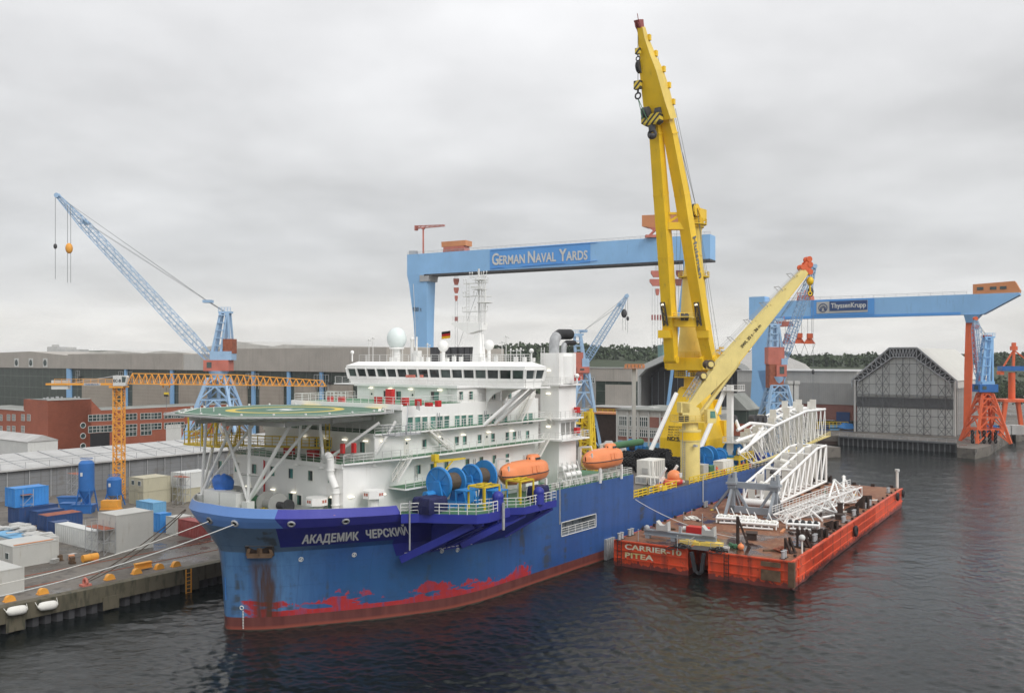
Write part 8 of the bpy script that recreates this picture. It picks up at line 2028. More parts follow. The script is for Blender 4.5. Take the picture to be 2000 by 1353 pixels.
def brick_block():
 T = Thing('brick_building', 'red brick office block with a tall windowless end and rows of white-framed windows', 'building', frame=BRK, o=(0, 0, GZ))
 X = lambda px: BRK.P(px, 700, y=0).x
 Yf = lambda px: BRK.P(px, 700, x=0).y
 zt = 19.8; xa, xb, xe = X(176), X(197), X(470); zl = BRK.P(197, 801, y=0).z
 w = MB().extr([(0, 0, GZ), (xe, 0, GZ), (xe, 0, zl), (xb, 0, zl), (xa, 0, zt), (0, 0, zt)], (0, 16, 0))
 wl_ = T.part('wall', w, M['brick'])
 ya, yb, ye = Yf(66), Yf(48), Yf(-60)
 w = MB().extr([(.05, 0, GZ), (.05, ye, GZ), (.05, ye, zl), (.05, yb, zl), (.05, ya, zt), (.05, 0, zt)], (14, 0, 0)); T.part('wall', w, M['brick'])
 T.part('roof', MB().box(xb + .3, xe - .3, .3, 15.7, zl + .02, zl + .12).box(.4, 13.6, yb + .3, ye - .3, zl + .02, zl + .12).box(.3, xa - .2, .3, 12, zt + .01, zt + .2), M['roofg'])
 T.part('parapet', MB().box(xb, xe, -.15, .25, zl, zl + .25).box(-.15, .25, yb, ye, zl, zl + .25).box(-.2, xa, -.2, .2, zt, zt + .25), M['lgrey'])
 def wn_(c, wd, h, face, four=True):
  m = MB(); ux = Vector((1, 0, 0)) if face == 'r' else Vector((0, 1, 0)); nn = Vector((0, -1, 0)) if face == 'r' else Vector((-1, 0, 0)); u = Vector((0, 0, 1)); a = c - ux * wd / 2 - u * h / 2
  m.add([a + nn * .04, a + ux * wd + nn * .04, a + ux * wd + u * h + nn * .04, a + u * h + nn * .04], [(0, 1, 2, 3)], mi=1)
  for f in (0, .33, .66, 1): m.bar(a + ux * wd * f + nn * .07, a + ux * wd * f + u * h + nn * .07, .16)
  for f in (0, .5, 1): m.bar(a + u * h * f + nn * .07, a + ux * wd + u * h * f + nn * .07, .16)
  T.part('window', m, [M['lgrey'], M['glass']], parent=wl_)
 for x in (735, 822, 1018, 1135, 1211, 1318, 1390):
  for yy, in ((700 - (x - 735) * .035,), (788 - (x - 735) * .05,)):
   c = BRK.P(x / 3.98, 640 + yy / 3.98, y=0); wn_(Vector((c.x, 0, c.z)), 4.2, 2.1, 'r')
 for x in (1018, 1135, 1460, 1530):
  c = BRK.P(x / 3.98, 640 + 868 / 3.98, y=0); wn_(Vector((c.x, 0, 8.2)), 4.0, 2.8, 'r')
 for x in (68, 108, 180, 225, 8):
  for yy in (697, 786):
   if (x, yy) == (225, 786): continue
   c = BRK.P(x / 3.98, 640 + yy / 3.98, x=0); wn_(Vector((0, c.y, c.z)), 2.1, 2.0, 'l')
 for y in (758, 840, 918): c = BRK.P(645 / 3.98, 640 + y / 3.98, y=0); T.part('round_window', MB().torus((c.x, -.02, c.z), (0, 1, 0), .85, .14, 18, 6).tube((c.x, -.05, c.z), (c.x, .0, c.z), .8, n=18, mi=1), [M['lgrey'], M['glass']], parent=wl_)
 a, b = X(176), X(214); T.part('gateway', MB().box(a, b, -.06, -.01, GZ, 8.6), M['black'])
 a, b = X(324), X(354); T.part('garage_door', MB().box(a, b, -.1, -.01, GZ, 9.8), M['cwhite'])
 for i in range(10): T.part('roof_fitting', MB().cbox((2 + i * 2.6 % (xa - 2), 5 + i % 4 * 2, zt + .4), (.5, .5, .5 + .2 * (i % 3))), M['galv'])
brick_block()
Y0 = YARD.w2l(gz(0, 919, 9.85)).y
def low_shed():
 T = Thing('low_shed', 'long low grey panelled shed with pale sheet roof behind the containers', 'shed', frame=YARD, o=(40, Y0, GZ))
 n = NT('shed_panels'); x, y, z = n.xyz(); v = n.math('LESS_THAN', n.math('FRACT', n.math('DIVIDE', x, 3.4)), .05); h = n.math('LESS_THAN', n.math('FRACT', n.math('DIVIDE', z, 1.1)), .06)
 col = n.mix(n.noise(.12, 4), (.15, .155, .16), (.27, .28, .29)); col = n.mix(n.math('MULTIPLY', n.math('MAXIMUM', v, h), .5), col, (.07, .07, .075)); col = n.mix(n.math('MULTIPLY', n.step(n.noise(.6, 4), .55, .7), .4), col, (.12, .10, .08))
 T.part('wall', MB().box(-60, 118, Y0 + .6, Y0 + 16, GZ, 9.3), n.out(col, .6))
 m = MB().extr([(-61, Y0 - .3, 9.5), (-61, Y0 + 16.4, 11.3), (-61, Y0 + 16.4, 11.6), (-61, Y0 - .3, 9.85)], (180, 0, 0))
 T.part('roof', m, M['roofw'])
 r_ = MB()
 for i in range(36): x = -60 + i * 5; r_.bar((x, Y0 + .1, 9.9), (x, Y0 + 16, 11.7), .14); r_.bar((x, Y0 - .1, 9.6), (x, Y0 - .1, 11.2), .08)
 r_.bar((-60, Y0 - .1, 11.1), (118, Y0 - .1, 11.1), .06).bar((-60, Y0 + 8, 10.8), (118, Y0 + 8, 10.8), .1)
 T.part('roof_batten', r_, M['galv'])
 for i in range(40): x = -58 + i * 4.5; T.part('post', MB().bar((x, Y0 + .4, GZ), (x, Y0 + .4, 9.5), .16), M['galv'])
 T.part('doorway', MB().box(12, 30, Y0 + .5, Y0 + .6, GZ, 6.2), M['dark'])
low_shed()
def small_white():
 c = gz(54, 893, GZ); f = Frame((c.x, c.y), 37.03); T = Thing('white_shed', 'small white gabled shed at the left edge in front of the brick block', 'shed', frame=f, o=(0, 0, GZ))
 yl = f.P(-60, 800, x=0).y
 z1 = f.P(54, 863, x=0).z
 T.part('wall', MB().box(0, 9, 0, yl, GZ, z1), M['cwhite']); T.part('roof', MB().extr([(-.3, -.3, z1), (9.3, -.3, z1), (4.5, -.3, z1 + 1.8)], (0, yl + .6, 0)), M['roofw'])
small_white()
# ================================================================ BUILDINGS behind the ship and on the right
_r = at(1866, 700, 343); RF = Frame((_r.x, _r.y), 127.03)
def scaffold_hall():
 K = lambda px: RF.P(px, 700, y=0).x
 xl = K(1664); xr = K(1869); L = xr - xl
 z_e = 24.4; z_r = 37.2; xa, xb = K(1737), K(1791)
 T = Thing('dock_shelter', 'large grey tent-shaped dock shelter with a scaffolded front on the far quay', 'dock shelter', frame=RF, o=(xl, 0, GZ))
 out = [(xl, z_e - 3), (xl, z_e), (xa, z_r), (xb, z_r), (xr, z_e), (xr, z_e - 3)]
 inn = [(xl + 2.2, z_e - 3), (xl + 2.4, z_e - .8), (xa + 1.2, z_r - 3.6), (xb - 1.2, z_r - 3.6), (xr - 2.4, z_e - .8), (xr - 2.2, z_e - 3)]
 m = MB()
 for i in range(5): m.extr([(out[i][0], 0, out[i][1]), (out[i + 1][0], 0, out[i + 1][1]), (out[i + 1][0] * 1, 0, out[i + 1][1] - .5), (out[i][0], 0, out[i][1] - .5)] if 0 < i < 4 else [(out[i][0], 0, out[i][1]), (out[i + 1][0], 0, out[i + 1][1]), (out[i + 1][0] + (.4 if i == 0 else -.4), 0, out[i + 1][1]), (out[i][0] + (.4 if i == 0 else -.4), 0, out[i][1])], (0, 72, 0))
 n = NT('tent_skin'); x, y, z = n.xyz(); s_ = n.math('LESS_THAN', n.math('FRACT', n.math('DIVIDE', y, 6)), .05); n_ = n.noise(.15, 4)
 col = n.mix(n.math('MULTIPLY', s_, .4), n.mix(n_, (.50, .50, .46), (.62, .61, .57)), (.25, .25, .24)); T.part('roof', m, n.out(col, .7))
 T.part('wall', MB().extr([(xl + 1.5, 2, GZ), (xr - 1.5, 2, GZ), (xr - 1.5, 2, z_e - .6), (xb - .5, 2, z_r - 2.6), (xa + .5, 2, z_r - 2.6), (xl + 1.5, 2, z_e - .6)], (0, .3, 0)), M['cwhite'])
 T.part('wall', MB().box(xr - 1.2, xr - .8, 4.4, 72, GZ, z_e - 3), M['greyclad'])
 T.part('net_band', MB().box(xl + 1.6, xr - 1.6, 1.7, 1.95, 13.4, 17.4), M['dgrey'])
 g = MB()
 for i in range(5): g.bar((out[i][0], .0, out[i][1]), (out[i + 1][0], .0, out[i + 1][1]), .55); g.bar((inn[i][0], .0, inn[i][1]), (inn[i + 1][0], .0, inn[i + 1][1]), .35)
 for (a, b), (c, e) in zip(zip(out[1:4], out[2:5]), zip(inn[1:4], inn[2:5])):
  N = 8
  for k in range(N):
   p, q = Vector((a[0], 0, a[1])).lerp(Vector((b[0], 0, b[1])), k / N), Vector((c[0], 0, c[1])).lerp(Vector((e[0], 0, e[1])), (k + .5) / N); r_ = Vector((a[0], 0, a[1])).lerp(Vector((b[0], 0, b[1])), (k + 1) / N); g.bar(p, q, .25); g.bar(q, r_, .25)
 T.part('gable_truss', g, M['galv'])
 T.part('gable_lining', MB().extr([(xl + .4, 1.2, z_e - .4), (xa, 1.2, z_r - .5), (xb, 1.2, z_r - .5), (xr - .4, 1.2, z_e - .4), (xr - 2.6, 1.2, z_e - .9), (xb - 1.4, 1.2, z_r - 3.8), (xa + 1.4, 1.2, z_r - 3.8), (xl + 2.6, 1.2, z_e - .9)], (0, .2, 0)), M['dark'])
 s = MB(); nx = 14; top = lambda x: z_e - 1 + (z_r - z_e - 2.6) * min(1, max(0, min((x - xl) / (xa - xl), (xr - x) / (xr - xb))))
 X_ = [xl + 1.6 + (L - 3.2) * i / nx for i in range(nx + 1)]
 for i, x in enumerate(X_):
  w = .26 if i % 3 == 1 else .13; s.bar((x, .3, GZ), (x, .3, top(x)), w)
 z = GZ + 3; lv = []
 while z < z_r - 3.5: lv.append(z); z += 4.1
 for z in lv:
  xs_ = [x for x in X_ if top(x) > z]
  if len(xs_) > 1:
   s.bar((xs_[0], .3, z), (xs_[-1], .3, z), .18)
   if lv.index(z) == 3: s.box(xs_[0], xs_[-1], .4, 1.6, z - .1, z)
 for a, b in zip([GZ] + lv, lv):
  for i in range(nx):
   if i % 3 != 2 and top(X_[i]) > b and top(X_[i + 1]) > b: s.bar((X_[i], .3, a), (X_[i + 1], .3, b), .17); s.bar((X_[i + 1], .3, a), (X_[i], .3, b), .17)
 T.part('scaffolding', s, M['dgrey'])
 s2 = MB()
 for j in range(24): y = 1 + j * 3; s2.bar((xr + .4, y, GZ), (xr + .4, y, z_e - 2.6), .16)
 for z in (6, 9, 12, 15, 18, 21): s2.bar((xr + .4, 0, z), (xr + .4, 70, z), .14)
 T.part('scaffolding', s2, M['galv'])
 T.part('corner_pipe', MB().tube((xl + 1.2, -.4, GZ), (xl + 1.2, -.4, z_e), .4, n=8).tube((xr - .6, -.4, GZ), (xr - .6, -.4, z_e), .4, n=8), M['lgrey'])
scaffold_hall()
def block(name, label, cat, px0, px1, d, y_top, parts, frame_az=127.03, deep=30, roof='roofw', over=.3):
 o = at(px0, 700, d); f = Frame((o.x, o.y), frame_az); x1 = f.P(px1, 700, y=0).x; T = Thing(name, label, cat, frame=f, o=(0, 0, GZ))
 z = lambda py: CAM_H - (py - HOR) / FPX * d
 prev = None; b = None
 for (pt, pb, mt, nm, out) in parts:
  b = T.part(nm, MB().box(0, x1, -out, deep, max(GZ, z(pb)), z(pt)), M[mt])
 T.part('roof', MB().box(-over, x1 + over, -over - .4, deep + over, z(y_top), z(y_top) + .35), M[roof]); return T, f, x1, z, b
def windows_on(T, parent, x0, x1, n, z0, h, y=-.05, fr=.1, w=None, mat='glass'):
 st = (x1 - x0) / n
 for i in range(n):
  a = x0 + st * i + st * .06; b = x0 + st * (i + 1) - st * .06; m = MB().add([(a, y - .02, z0), (b, y - .02, z0), (b, y - .02, z0 + h), (a, y - .02, z0 + h)], [(0, 1, 2, 3)], mi=1); k = 4
  for q in range(k + 1): x = a + (b - a) * q / k; m.bar((x, y - .06, z0), (x, y - .06, z0 + h), fr)
  for zz_ in (z0, z0 + h * .62, z0 + h): m.bar((a, y - .06, zz_), (b, y - .06, zz_), fr)
  T.part('window', m, [M['cwhite'], M[mat]], parent=parent)
T, f, x1, z, b = block('office_building', 'three-storey office block with white window bands and brick panels behind the tyre heap', 'building', 1206, 1345, 262, 800,
 ((800, 890, 'lightclad', 'wall', 0), (810, 833, 'cwhite', 'facade_panel', .12), (851, 858, 'brick2', 'facade_panel', .12)), deep=26, roof='roofg')
xs = lambda px: f.P(px, 700, y=0).x
for r_, (yt, yb) in enumerate(((812, 830), (836, 850))):
 for a, c in ((1209, 1226), (1229, 1246), (1249, 1267)) + (((1269, 1287),) if r_ else ()): windows_on(T, b, xs(a), xs(c), 1, z(yb), z(yt) - z(yb), -.2, .16)
T.part('facade_panel', MB().box(xs(1269), xs(1345), -.25, -.13, z(831), z(811)), M['brick2'])
T.part('facade_panel', MB().box(0, x1, -.24, -.13, z(870), z(860)), M['skyblue'])
for p in (1206, 1227, 1247, 1268, 1290): T.part('column', MB().box(xs(p) - .25, xs(p) + .25, -.4, 0, GZ, z(801)), M['lgrey'])
T.part('roof_fitting', MB().ball((xs(1290), 8, z(800)), 1.6, 12, 8, .6).box(xs(1240), xs(1250), 8, 12, z(800), z(796)), M['lgrey'])
T, f, x1, z, b = block('shipyard_hall', 'grey shipyard hall with dark lower wall between the funnel and the big open hall', 'hall', 1060, 1234, 400, 718,
 ((718, 742, 'beige', 'cladding', .4), (742, 796, 'glz', 'wall', 0)), deep=5)
xs = lambda px: f.P(px, 700, y=0).x
T.part('sliding_door', MB().box(xs(1183), xs(1236), -.4, -.05, GZ, z(748)), M['beige'])
T.part('wall', MB().box(xs(1110), xs(1164), -.5, -.05, GZ, z(730)), M['greyclad'])
windows_on(T, b, xs(1148), xs(1163), 1, z(746), z(736) - z(746), -.6, .2)
T, f, x1, z, b = block('brick_building', 'low red brick workshop strip below the grey hall, behind the yellow lattice tower', 'building', 1150, 1245, 372, 794, ((794, 830, 'brick', 'wall', 0),), deep=14)
T, f, x1, z, b = block('dock_wall', 'dark brown sheet-pile dock wall with an orange walkway behind the yellow lattice tower', 'dock wall', 1130, 1222, 300, 806, ((806, 870, 'rustsup', 'wall', 0), (803, 806, 'brown_orange', 'walkway', 1.0)), deep=6, roof='roofg')
T.part('railing', MB().rail([(0, -1, z(803)), (x1, -1, z(803))], 1.2, 2, .06), M['yellow_rail'])
for k, (px0, px1, py, d, w) in enumerate(((1166, 1215, 880, 255, 'nearer the yellow lattice tower'), (1196, 1232, 884, 246, 'nearer the office block'))):
 a, b = at(px0, py, d), at(px1, py, d); m = MB(); c = (a + b) / 2; hw = (b.x - a.x) / 2
 m.loft([[(c.x - hw, d - 5, GZ), (c.x + hw, d - 5, GZ), (c.x + hw, d + 5, GZ), (c.x - hw, d + 5, GZ)], [(c.x - hw, d - 5, 6.2), (c.x + hw, d - 5, 6.2), (c.x + hw, d + 5, 6.2), (c.x - hw, d + 5, 6.2)], [(c.x - hw * .3, d - .6, 9.6), (c.x + hw * .2, d - .6, 9.6), (c.x + hw * .2, d + .6, 9.6), (c.x - hw * .3, d + .6, 9.6)]])
 single('tent', 'pale grey pitched tent roof on the quay, ' + w, 'tent', m, M['roofw'], o=(c.x, d, GZ), group='pale tents on the quay')
def flood_mast(px, d, ytop, label):
 o = at(px, 700, d); zt = CAM_H - (ytop - HOR) / FPX * d; T = Thing('light_mast', label, 'mast', o=(o.x, d, GZ))
 T.part('column', MB().box(o.x - .5, o.x + .5, d - .5, d + .5, GZ, zt), M['lgrey'])
 m = MB().box(o.x - 2.6, o.x + 2.6, d - 1.6, d + 1.6, zt, zt + .2).rail([(o.x - 2.5, d - 1.5, zt), (o.x + 2.5, d - 1.5, zt)], 1.2, .8, .07)
 for i in range(6): m.cbox((o.x - 2.4 + i * .95, d - 1.7, zt + .7), (.6, .4, .8))
 T.part('lamp_platform', m, M['brown_orange'])
flood_mast(1238, 240, 720, 'grey floodlight mast in front of the brick office block')
def arch_hall():
 d = 470; o = at(1237, 700, d); f = Frame((o.x, o.y), 127.03); X = lambda px: f.P(px, 700, y=0).x
 T = Thing('open_hall', 'big open-ended shipbuilding hall with a pale frame and dark interior behind the yellow crane', 'hall', frame=f, o=(0, 0, GZ))
 xr = X(1478); L = xr; out = [(0, GZ), (0, 24.8), (5.5, 29.8), (L * .26, 34.8), (L * .5, 36.6), (L * .74, 34.8), (L - 5.5, 29.8), (L, 24.8), (L, GZ)]
 inn = [(3.0, GZ), (3.0, 23.6), (7.4, 27.6), (L * .27, 32.0), (L * .5, 33.8), (L * .73, 32.0), (L - 7.4, 27.6), (L - 3, 23.6), (L - 3, GZ)]
 m = MB(); v = [(x, 0, z) for x, z in out] + [(x, 0, z) for x, z in inn] + [(x, 3, z) for x, z in inn]; n = 9
 m.add(v, [(i, i + 1, n + i + 1, n + i) for i in range(8)] + [(n + i, n + i + 1, 2 * n + i + 1, 2 * n + i) for i in range(8)])
 T.part('portal_frame', m, M['cwhite'])
 m = MB().add([(x, y, z) for y in (0.02, 85) for x, z in out], [(i, i + 9, i + 10, i + 1) for i in range(8)] + [tuple(range(9, 18))]); T.part('shell', m, M['greyclad'])
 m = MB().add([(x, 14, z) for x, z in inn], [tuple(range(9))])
 dk = T.part('dark_interior_sheet', m, M['dark'])  # dark sheet standing in for the shade inside the hall
 r_ = MB()
 for i in range(16): x = 3.6 + i * (L - 7) / 16; r_.bar((x, 13.8, GZ), (x, 13.8, 23 if i < 1 or i > 14 else 26), .25)
 T.part('interior_rib', r_, M['grey'], parent=dk)
arch_hall()
T, f, x1, z, b = block('warehouse', 'long pale grey warehouse with a brick base behind the white stinger', 'warehouse', 1440, 1674, 408, 724, ((724, 745, 'lightclad', 'cladding', 0), (745, 784, 'greyclad', 'cladding', .3), (784, 812, 'brick2', 'wall', 0)), deep=60, roof='roofw')
T.part('gate', MB().box(f.P(1634, 700, y=0).x, f.P(1660, 700, y=0).x, -.5, -.05, GZ, z(797)), M['cdblue'])
T, f, x1, z, b = block('glass_workshop', 'dark glazed workshop with a sloping roof behind the white post', 'building', 1425, 1462, 330, 800, ((800, 850, 'glz', 'wall', 0), (826, 850, 'brick', 'wall', .2)), deep=20, roof='roofg')
m = MB().extr([(1, -.5, z(800)), (x1, -.5, z(800)), (1, -.5, z(768))], (0, 12, 0)); T.part('roof', m, M['roofg'])
for k, (px, w) in enumerate(((1543, 'left'), (1554, 'right'))):
 o = at(px, 700, 352); single('concrete_pillar', 'plain concrete pillar in front of the pale warehouse, %s of the pair' % w, 'pillar', MB().box(o.x - .9, o.x + .9, 351, 353, GZ, 23).box(o.x - 1.3, o.x + 1.3, 350.6, 353.4, 23, 24.2), M['lgrey'], o=(o.x, 352, GZ), group='pair of concrete pillars')
def dock_front():
 T = Thing('pier_wall', 'dark steel piled quay front below the grey dock shelter', 'quay wall', frame=WORLD, o=(gz(1750, 870).x, gz(1750, 870).y, 0))
 a, b = gz(1640, 868), gz(1868, 883); m = MB(); d = (b - a).normalized(); n = Vector((d.y, -d.x, 0)); n = -n if n.y > 0 else n
 m.extr([a + Vector((0, 0, -.5)), b + Vector((0, 0, -.5)), b + Vector((0, 0, GZ - .6)), a + Vector((0, 0, GZ - .6))], n * .3)
 T.part('sheet_piling', m, M['dark'])
 p = MB()
 for i in range(24): c = a.lerp(b, i / 23) + n * .7; p.bar((c.x, c.y, -.5), (c.x, c.y, GZ), .4)
 T.part('pile', p, M['dgrey'])
 T.part('capping_beam', MB().bar(a + n * .6 + Vector((0, 0, GZ - .2)), b + n * .6 + Vector((0, 0, GZ - .2)), 1.4, .6), M['dgrey'])
 T.part('railing', MB().rail([a + n * .3 + Vector((0, 0, GZ + .05)), b + n * .3 + Vector((0, 0, GZ + .05))], 1.2, 3.2, .06), M['galv'])
dock_front()
a = gz(1612, 861, 1.2); single('pontoon', 'small low concrete pontoon in the water beside the stinger', 'pontoon', MB().cbox((a.x, a.y + 4, .5), (12, 9, 1.5), -.2), M['rustsup'], o=(a.x, a.y + 4, 0))
def ship_fenders(px, py, label):
 c = gz(px, py, GZ); m = MB()
 for k in range(3):
  for j in range(5): m.torus((c.x - 4 + j * 2, c.y, GZ + .9 + k * 1.5), (1, 0, 0), .7, .28, 14, 6)
 single('tyre_fender', label, 'fender', m, M['black'], o=(c.x, c.y, GZ))
ship_fenders(1922, 866, 'stack of large black fenders between the legs of the orange portal crane')
def boxc(frame, x0, y0, z0, L, W, H, mat, label, name='container', cat='container', group=None, ribs=True, door=True, win=False):
 T = Thing(name, label, cat, group, frame=frame, o=(x0, y0, z0))
 T.part('body', MB().box(x0, x0 + L, y0, y0 + W, z0 + .1, z0 + H - .06), M[mat])
 m = MB()
 for x in (x0 - .04, x0 + L - .1):
  for y in (y0 - .04, y0 + W - .1): m.box(x, x + .14, y, y + .14, z0, z0 + H)
 for z in (z0, z0 + H - .12):
  m.box(x0 + .1, x0 + L - .1, y0 - .05, y0 + .05, z, z + .14); m.box(x0 - .05, x0 + .05, y0 + .1, y0 + W - .1, z, z + .14)
 T.part('frame', m, M[mat])
 if ribs:
  m = MB(); n = max(2, int(L / .55))
  for i in range(1, n): x = x0 + L * i / n; m.box(x - .06, x + .06, y0 - .05, y0 + .0, z0 + .2, z0 + H - .2)
  n = max(2, int(W / .6))
  for i in range(1, n): y = y0 + W * i / n; m.box(x0 - .05, x0, y - .06, y + .06, z0 + .2, z0 + H - .2)
  T.part('rib', m, M[mat])
 if door:
  m = MB(); y = y0 + W * .5; m.box(x0 - .08, x0 - .02, y - .9, y - .05, z0 + .25, z0 + H - .3).box(x0 - .08, x0 - .02, y + .05, y + .9, z0 + .25, z0 + H - .3)
  T.part('door', m, M[mat])
 if win:
  for y in (y0 + W * .25, y0 + W * .7): T.part('window', MB().box(x0 - .1, x0 - .02, y - .55, y + .55, z0 + 1.1, z0 + 2.1, mi=0).box(x0 - .12, x0 - .1, y - .45, y - .04, z0 + 1.2, z0 + 2.0, mi=1).box(x0 - .12, x0 - .1, y + .04, y + .45, z0 + 1.2, z0 + 2.0, mi=1), [M['cwhite'], M['glass']])
 return T
def cont(near, pr, pl, H, mat, label, z0=GZ, zoom=True, **k):
 nx, ny = (near[0] / 3.98, 920 + near[1] / 3.98) if zoom else near
 if zoom: pr, pl = pr / 3.98, pl / 3.98
 c = YARD.P(nx, ny, z=z0); L = YARD.P(pr, 900, y=c.y).x - c.x; W = YARD.P(pl, 900, x=c.x).y - c.y
 return boxc(YARD, c.x, c.y, z0, L, W, H, mat, label, **k), c, L, W
G1 = 'site containers on the left quay'
cont((905, 640), 1190, 765, 5.8, 'cgrey', 'tall two-storey light grey site container standing on end beside the scaffold tower', group=G1, ribs=False)
cont((760, 622), 860, 430, 2.9, 'cwhite', 'long white container row left of the tall grey container', group=G1)
cont((428, 527), 560, 375, 2.7, 'cdblue', 'dark navy container touching the left end of the white row', group=G1)
_, c, L, W = cont((365, 470), 640, 290, 2.6, 'cdblue', 'container with a rust-brown roof behind the navy one', group=G1)
_.part('roof', MB().box(c.x + .1, c.x + L - .1, c.y + .1, c.y + W - .1, GZ + 2.6, GZ + 2.66), M['crust'])
cont((290, 430), 500, 230, 2.6, 'cdblue', 'dark navy container with the grey roof behind the rust-brown roof', group=G1)
_, c, L, W = cont((150, 415), 450, 65, 2.9, 'cdblue', 'dark blue container at the bottom of the blue stack', group=G1)
boxc(YARD, c.x - .2, c.y + 1.2, GZ + 2.9, L * .86, W * .9, 3.4, 'cblue', 'bright blue container on top of the blue stack', group=G1)
_, c, L, W = cont((100, 757), 455, -60, 3.1, 'cgrey', 'light grey cabin container with an orange-striped roof at the left edge', group=G1, ribs=False, win=True)
single('roof_sheet', 'faded orange sheet lying on the roof of the light grey cabin container', 'sheet', MB().box(c.x + .5, c.x + L - .4, c.y + .6, c.y + 1.0, GZ + 3.1, GZ + 3.16), M['brown_orange'], frame=YARD, o=(c.x, c.y, GZ + 3.1))
cont((-60, 985), 186, -420, 3.2, 'cgrey', 'blue-grey container with a white panel at the bottom left, nearest the water', group=G1, ribs=False)
_, c, L, W = cont((1115, 266), 1323, 1003, 2.7, 'cbeige', 'beige office container with a green-stained foot, lower of its pair', group=G1, ribs=False)
boxc(YARD, c.x, c.y, GZ + 2.75, L, W, 2.7, 'cbeige', 'beige office container with two windows, upper of its pair', group=G1, ribs=False, win=True)
_, c, L, W = cont((1430, 240), 1640, 1330, 2.7, 'cbeige', 'pale container under the white one beside the ship bow', group=G1, ribs=False)
boxc(YARD, c.x, c.y, GZ + 2.75, L, W, 3.2, 'cwhite', 'white container stacked high beside the ship bow', group=G1, ribs=False)
cont((1246, 478), 1330, 1192, 3.2, 'cblue', 'small blue container with white-framed shelves on its end, right of the tall grey one', group=G1)
cont((1190, 350), 1290, 1060, 2.5, 'skyblue', 'light blue roofed container behind the tall grey container', group=G1)
cont((1545, 530), 1640, 1385, 2.8, 'cred', 'faded red container on the quay right beside the bow', group=G1)
cont((1370, 500), 1500, 1292, 3.0, 'cgrey', 'grey container draped with white sheet left of the red container', group=G1)
cont((170, 640), 330, -80, 2.0, 'skyblue', 'low light blue tarpaulin-roofed skip behind the grey cabin container', name='skip', cat='skip', ribs=False, door=False)
c = YARD.P(140 / 3.98, 920 + 480 / 3.98, z=GZ + 2.0); m = MB(); random.seed(4)
for k in range(34):
 x, y = c.x + random.uniform(-2, 3), c.y + random.uniform(-6, 7); m.cbox((x, y, GZ + 1.9 + random.uniform(-.3, .6)), (random.uniform(1.2, 2.6), random.uniform(.8, 2), random.uniform(.12, .4)), random.uniform(-.3, .5))
m.box(c.x - 2.5, c.x + 3.5, c.y - 6, c.y + 8, GZ, GZ + 1.7)
single('tarpaulin', 'crumpled silver tarpaulins heaped over pallets left of the navy container', 'tarpaulin', m, M['lgrey'], frame=YARD, o=(c.x, c.y, GZ))
def silo(px, py, r, y_top, y_cone, label, mat='silo', base='silo'):
 c = gz(px, py, GZ); Z = lambda q: CAM_H - (q - HOR) / FPX * c.y; T = Thing('silo', label, 'silo', 'blue mortar silos', o=(c.x, c.y, GZ))
 T.part('tank', MB().tube((c.x, c.y, Z(y_cone)), (c.x, c.y, Z(y_top) - .5), r, n=24).tube((c.x, c.y, Z(y_top) - .5), (c.x, c.y, Z(y_top)), r, r * .7, n=24), M[mat])
 T.part('hopper', MB().tube((c.x, c.y, GZ + 1.4), (c.x, c.y, Z(y_cone)), .3, r, n=18), M[base])
 l = MB()
 for i, j in ((-1, -1), (1, -1), (1, 1), (-1, 1)): l.bar((c.x + i * r * 1.1, c.y + j * r * 1.1, GZ), (c.x + i * r * .7, c.y + j * r * .7, Z(y_cone) + .4), .2)
 for i, j, i2, j2 in ((-1, -1, 1, -1), (1, -1, -1, -1)): l.bar((c.x + i * r * 1.1, c.y + j * r, GZ), (c.x + i2 * r * .8, c.y + j2 * r * .8, Z(y_cone)), .14)
 T.part('leg', l, M[mat]); k = MB().box(c.x - .5, c.x - .1, c.y - r - .04, c.y - r + .1, Z((y_top * .5 + y_cone * .5)), Z((y_top * .5 + y_cone * .5)) + .7); T.part('label_plate', k, M['cwhite'])
 T.part('railing', MB().torus((c.x, c.y, Z(y_top) + .4), (0, 0, 1), r * .8, .05, 18, 4), M[mat])
silo(169, 1000, 1.42, 899, 957, 'tall blue silo with white marks on a legged frame')
silo(223, 988, 1.4, 931, 966, 'short blue silo on a grey base left of the tower crane mast', base='lgrey')
for k, (px, py, w) in enumerate(((136, 985, 'left of the tall silo'), (141, 998, 'in front of the tall silo, left'), (164, 1001, 'in front of the tall silo, right'))):
 c = gz(px, py, GZ); single('skip', 'small blue waste skip ' + w, 'skip', MB().extr([(c.x - 1.6, c.y - .9, GZ), (c.x + 1.6, c.y - .9, GZ), (c.x + 2.1, c.y - .9, GZ + 1.6), (c.x - 2.1, c.y - .9, GZ + 1.6)], (0, 1.9, 0)).box(c.x - 2.2, c.x + 2.2, c.y - 1, c.y + 1.1, GZ + 1.55, GZ + 1.7), M['silo'], o=(c.x, c.y, GZ), group='small blue skips')
c = gz(217, 994, GZ); single('generator', 'yellow-orange generator box in front of the short silo', 'generator', MB().box(c.x - 1.7, c.x + 1.7, c.y - .8, c.y + .8, GZ + .2, GZ + 1.8).box(c.x - 1.5, c.x + 1.5, c.y - .86, c.y - .8, GZ + .5, GZ + 1.2).box(c.x - 1.9, c.x + 1.9, c.y - .9, c.y + .9, GZ, GZ + .2), M['orange_crane'], o=(c.x, c.y, GZ))
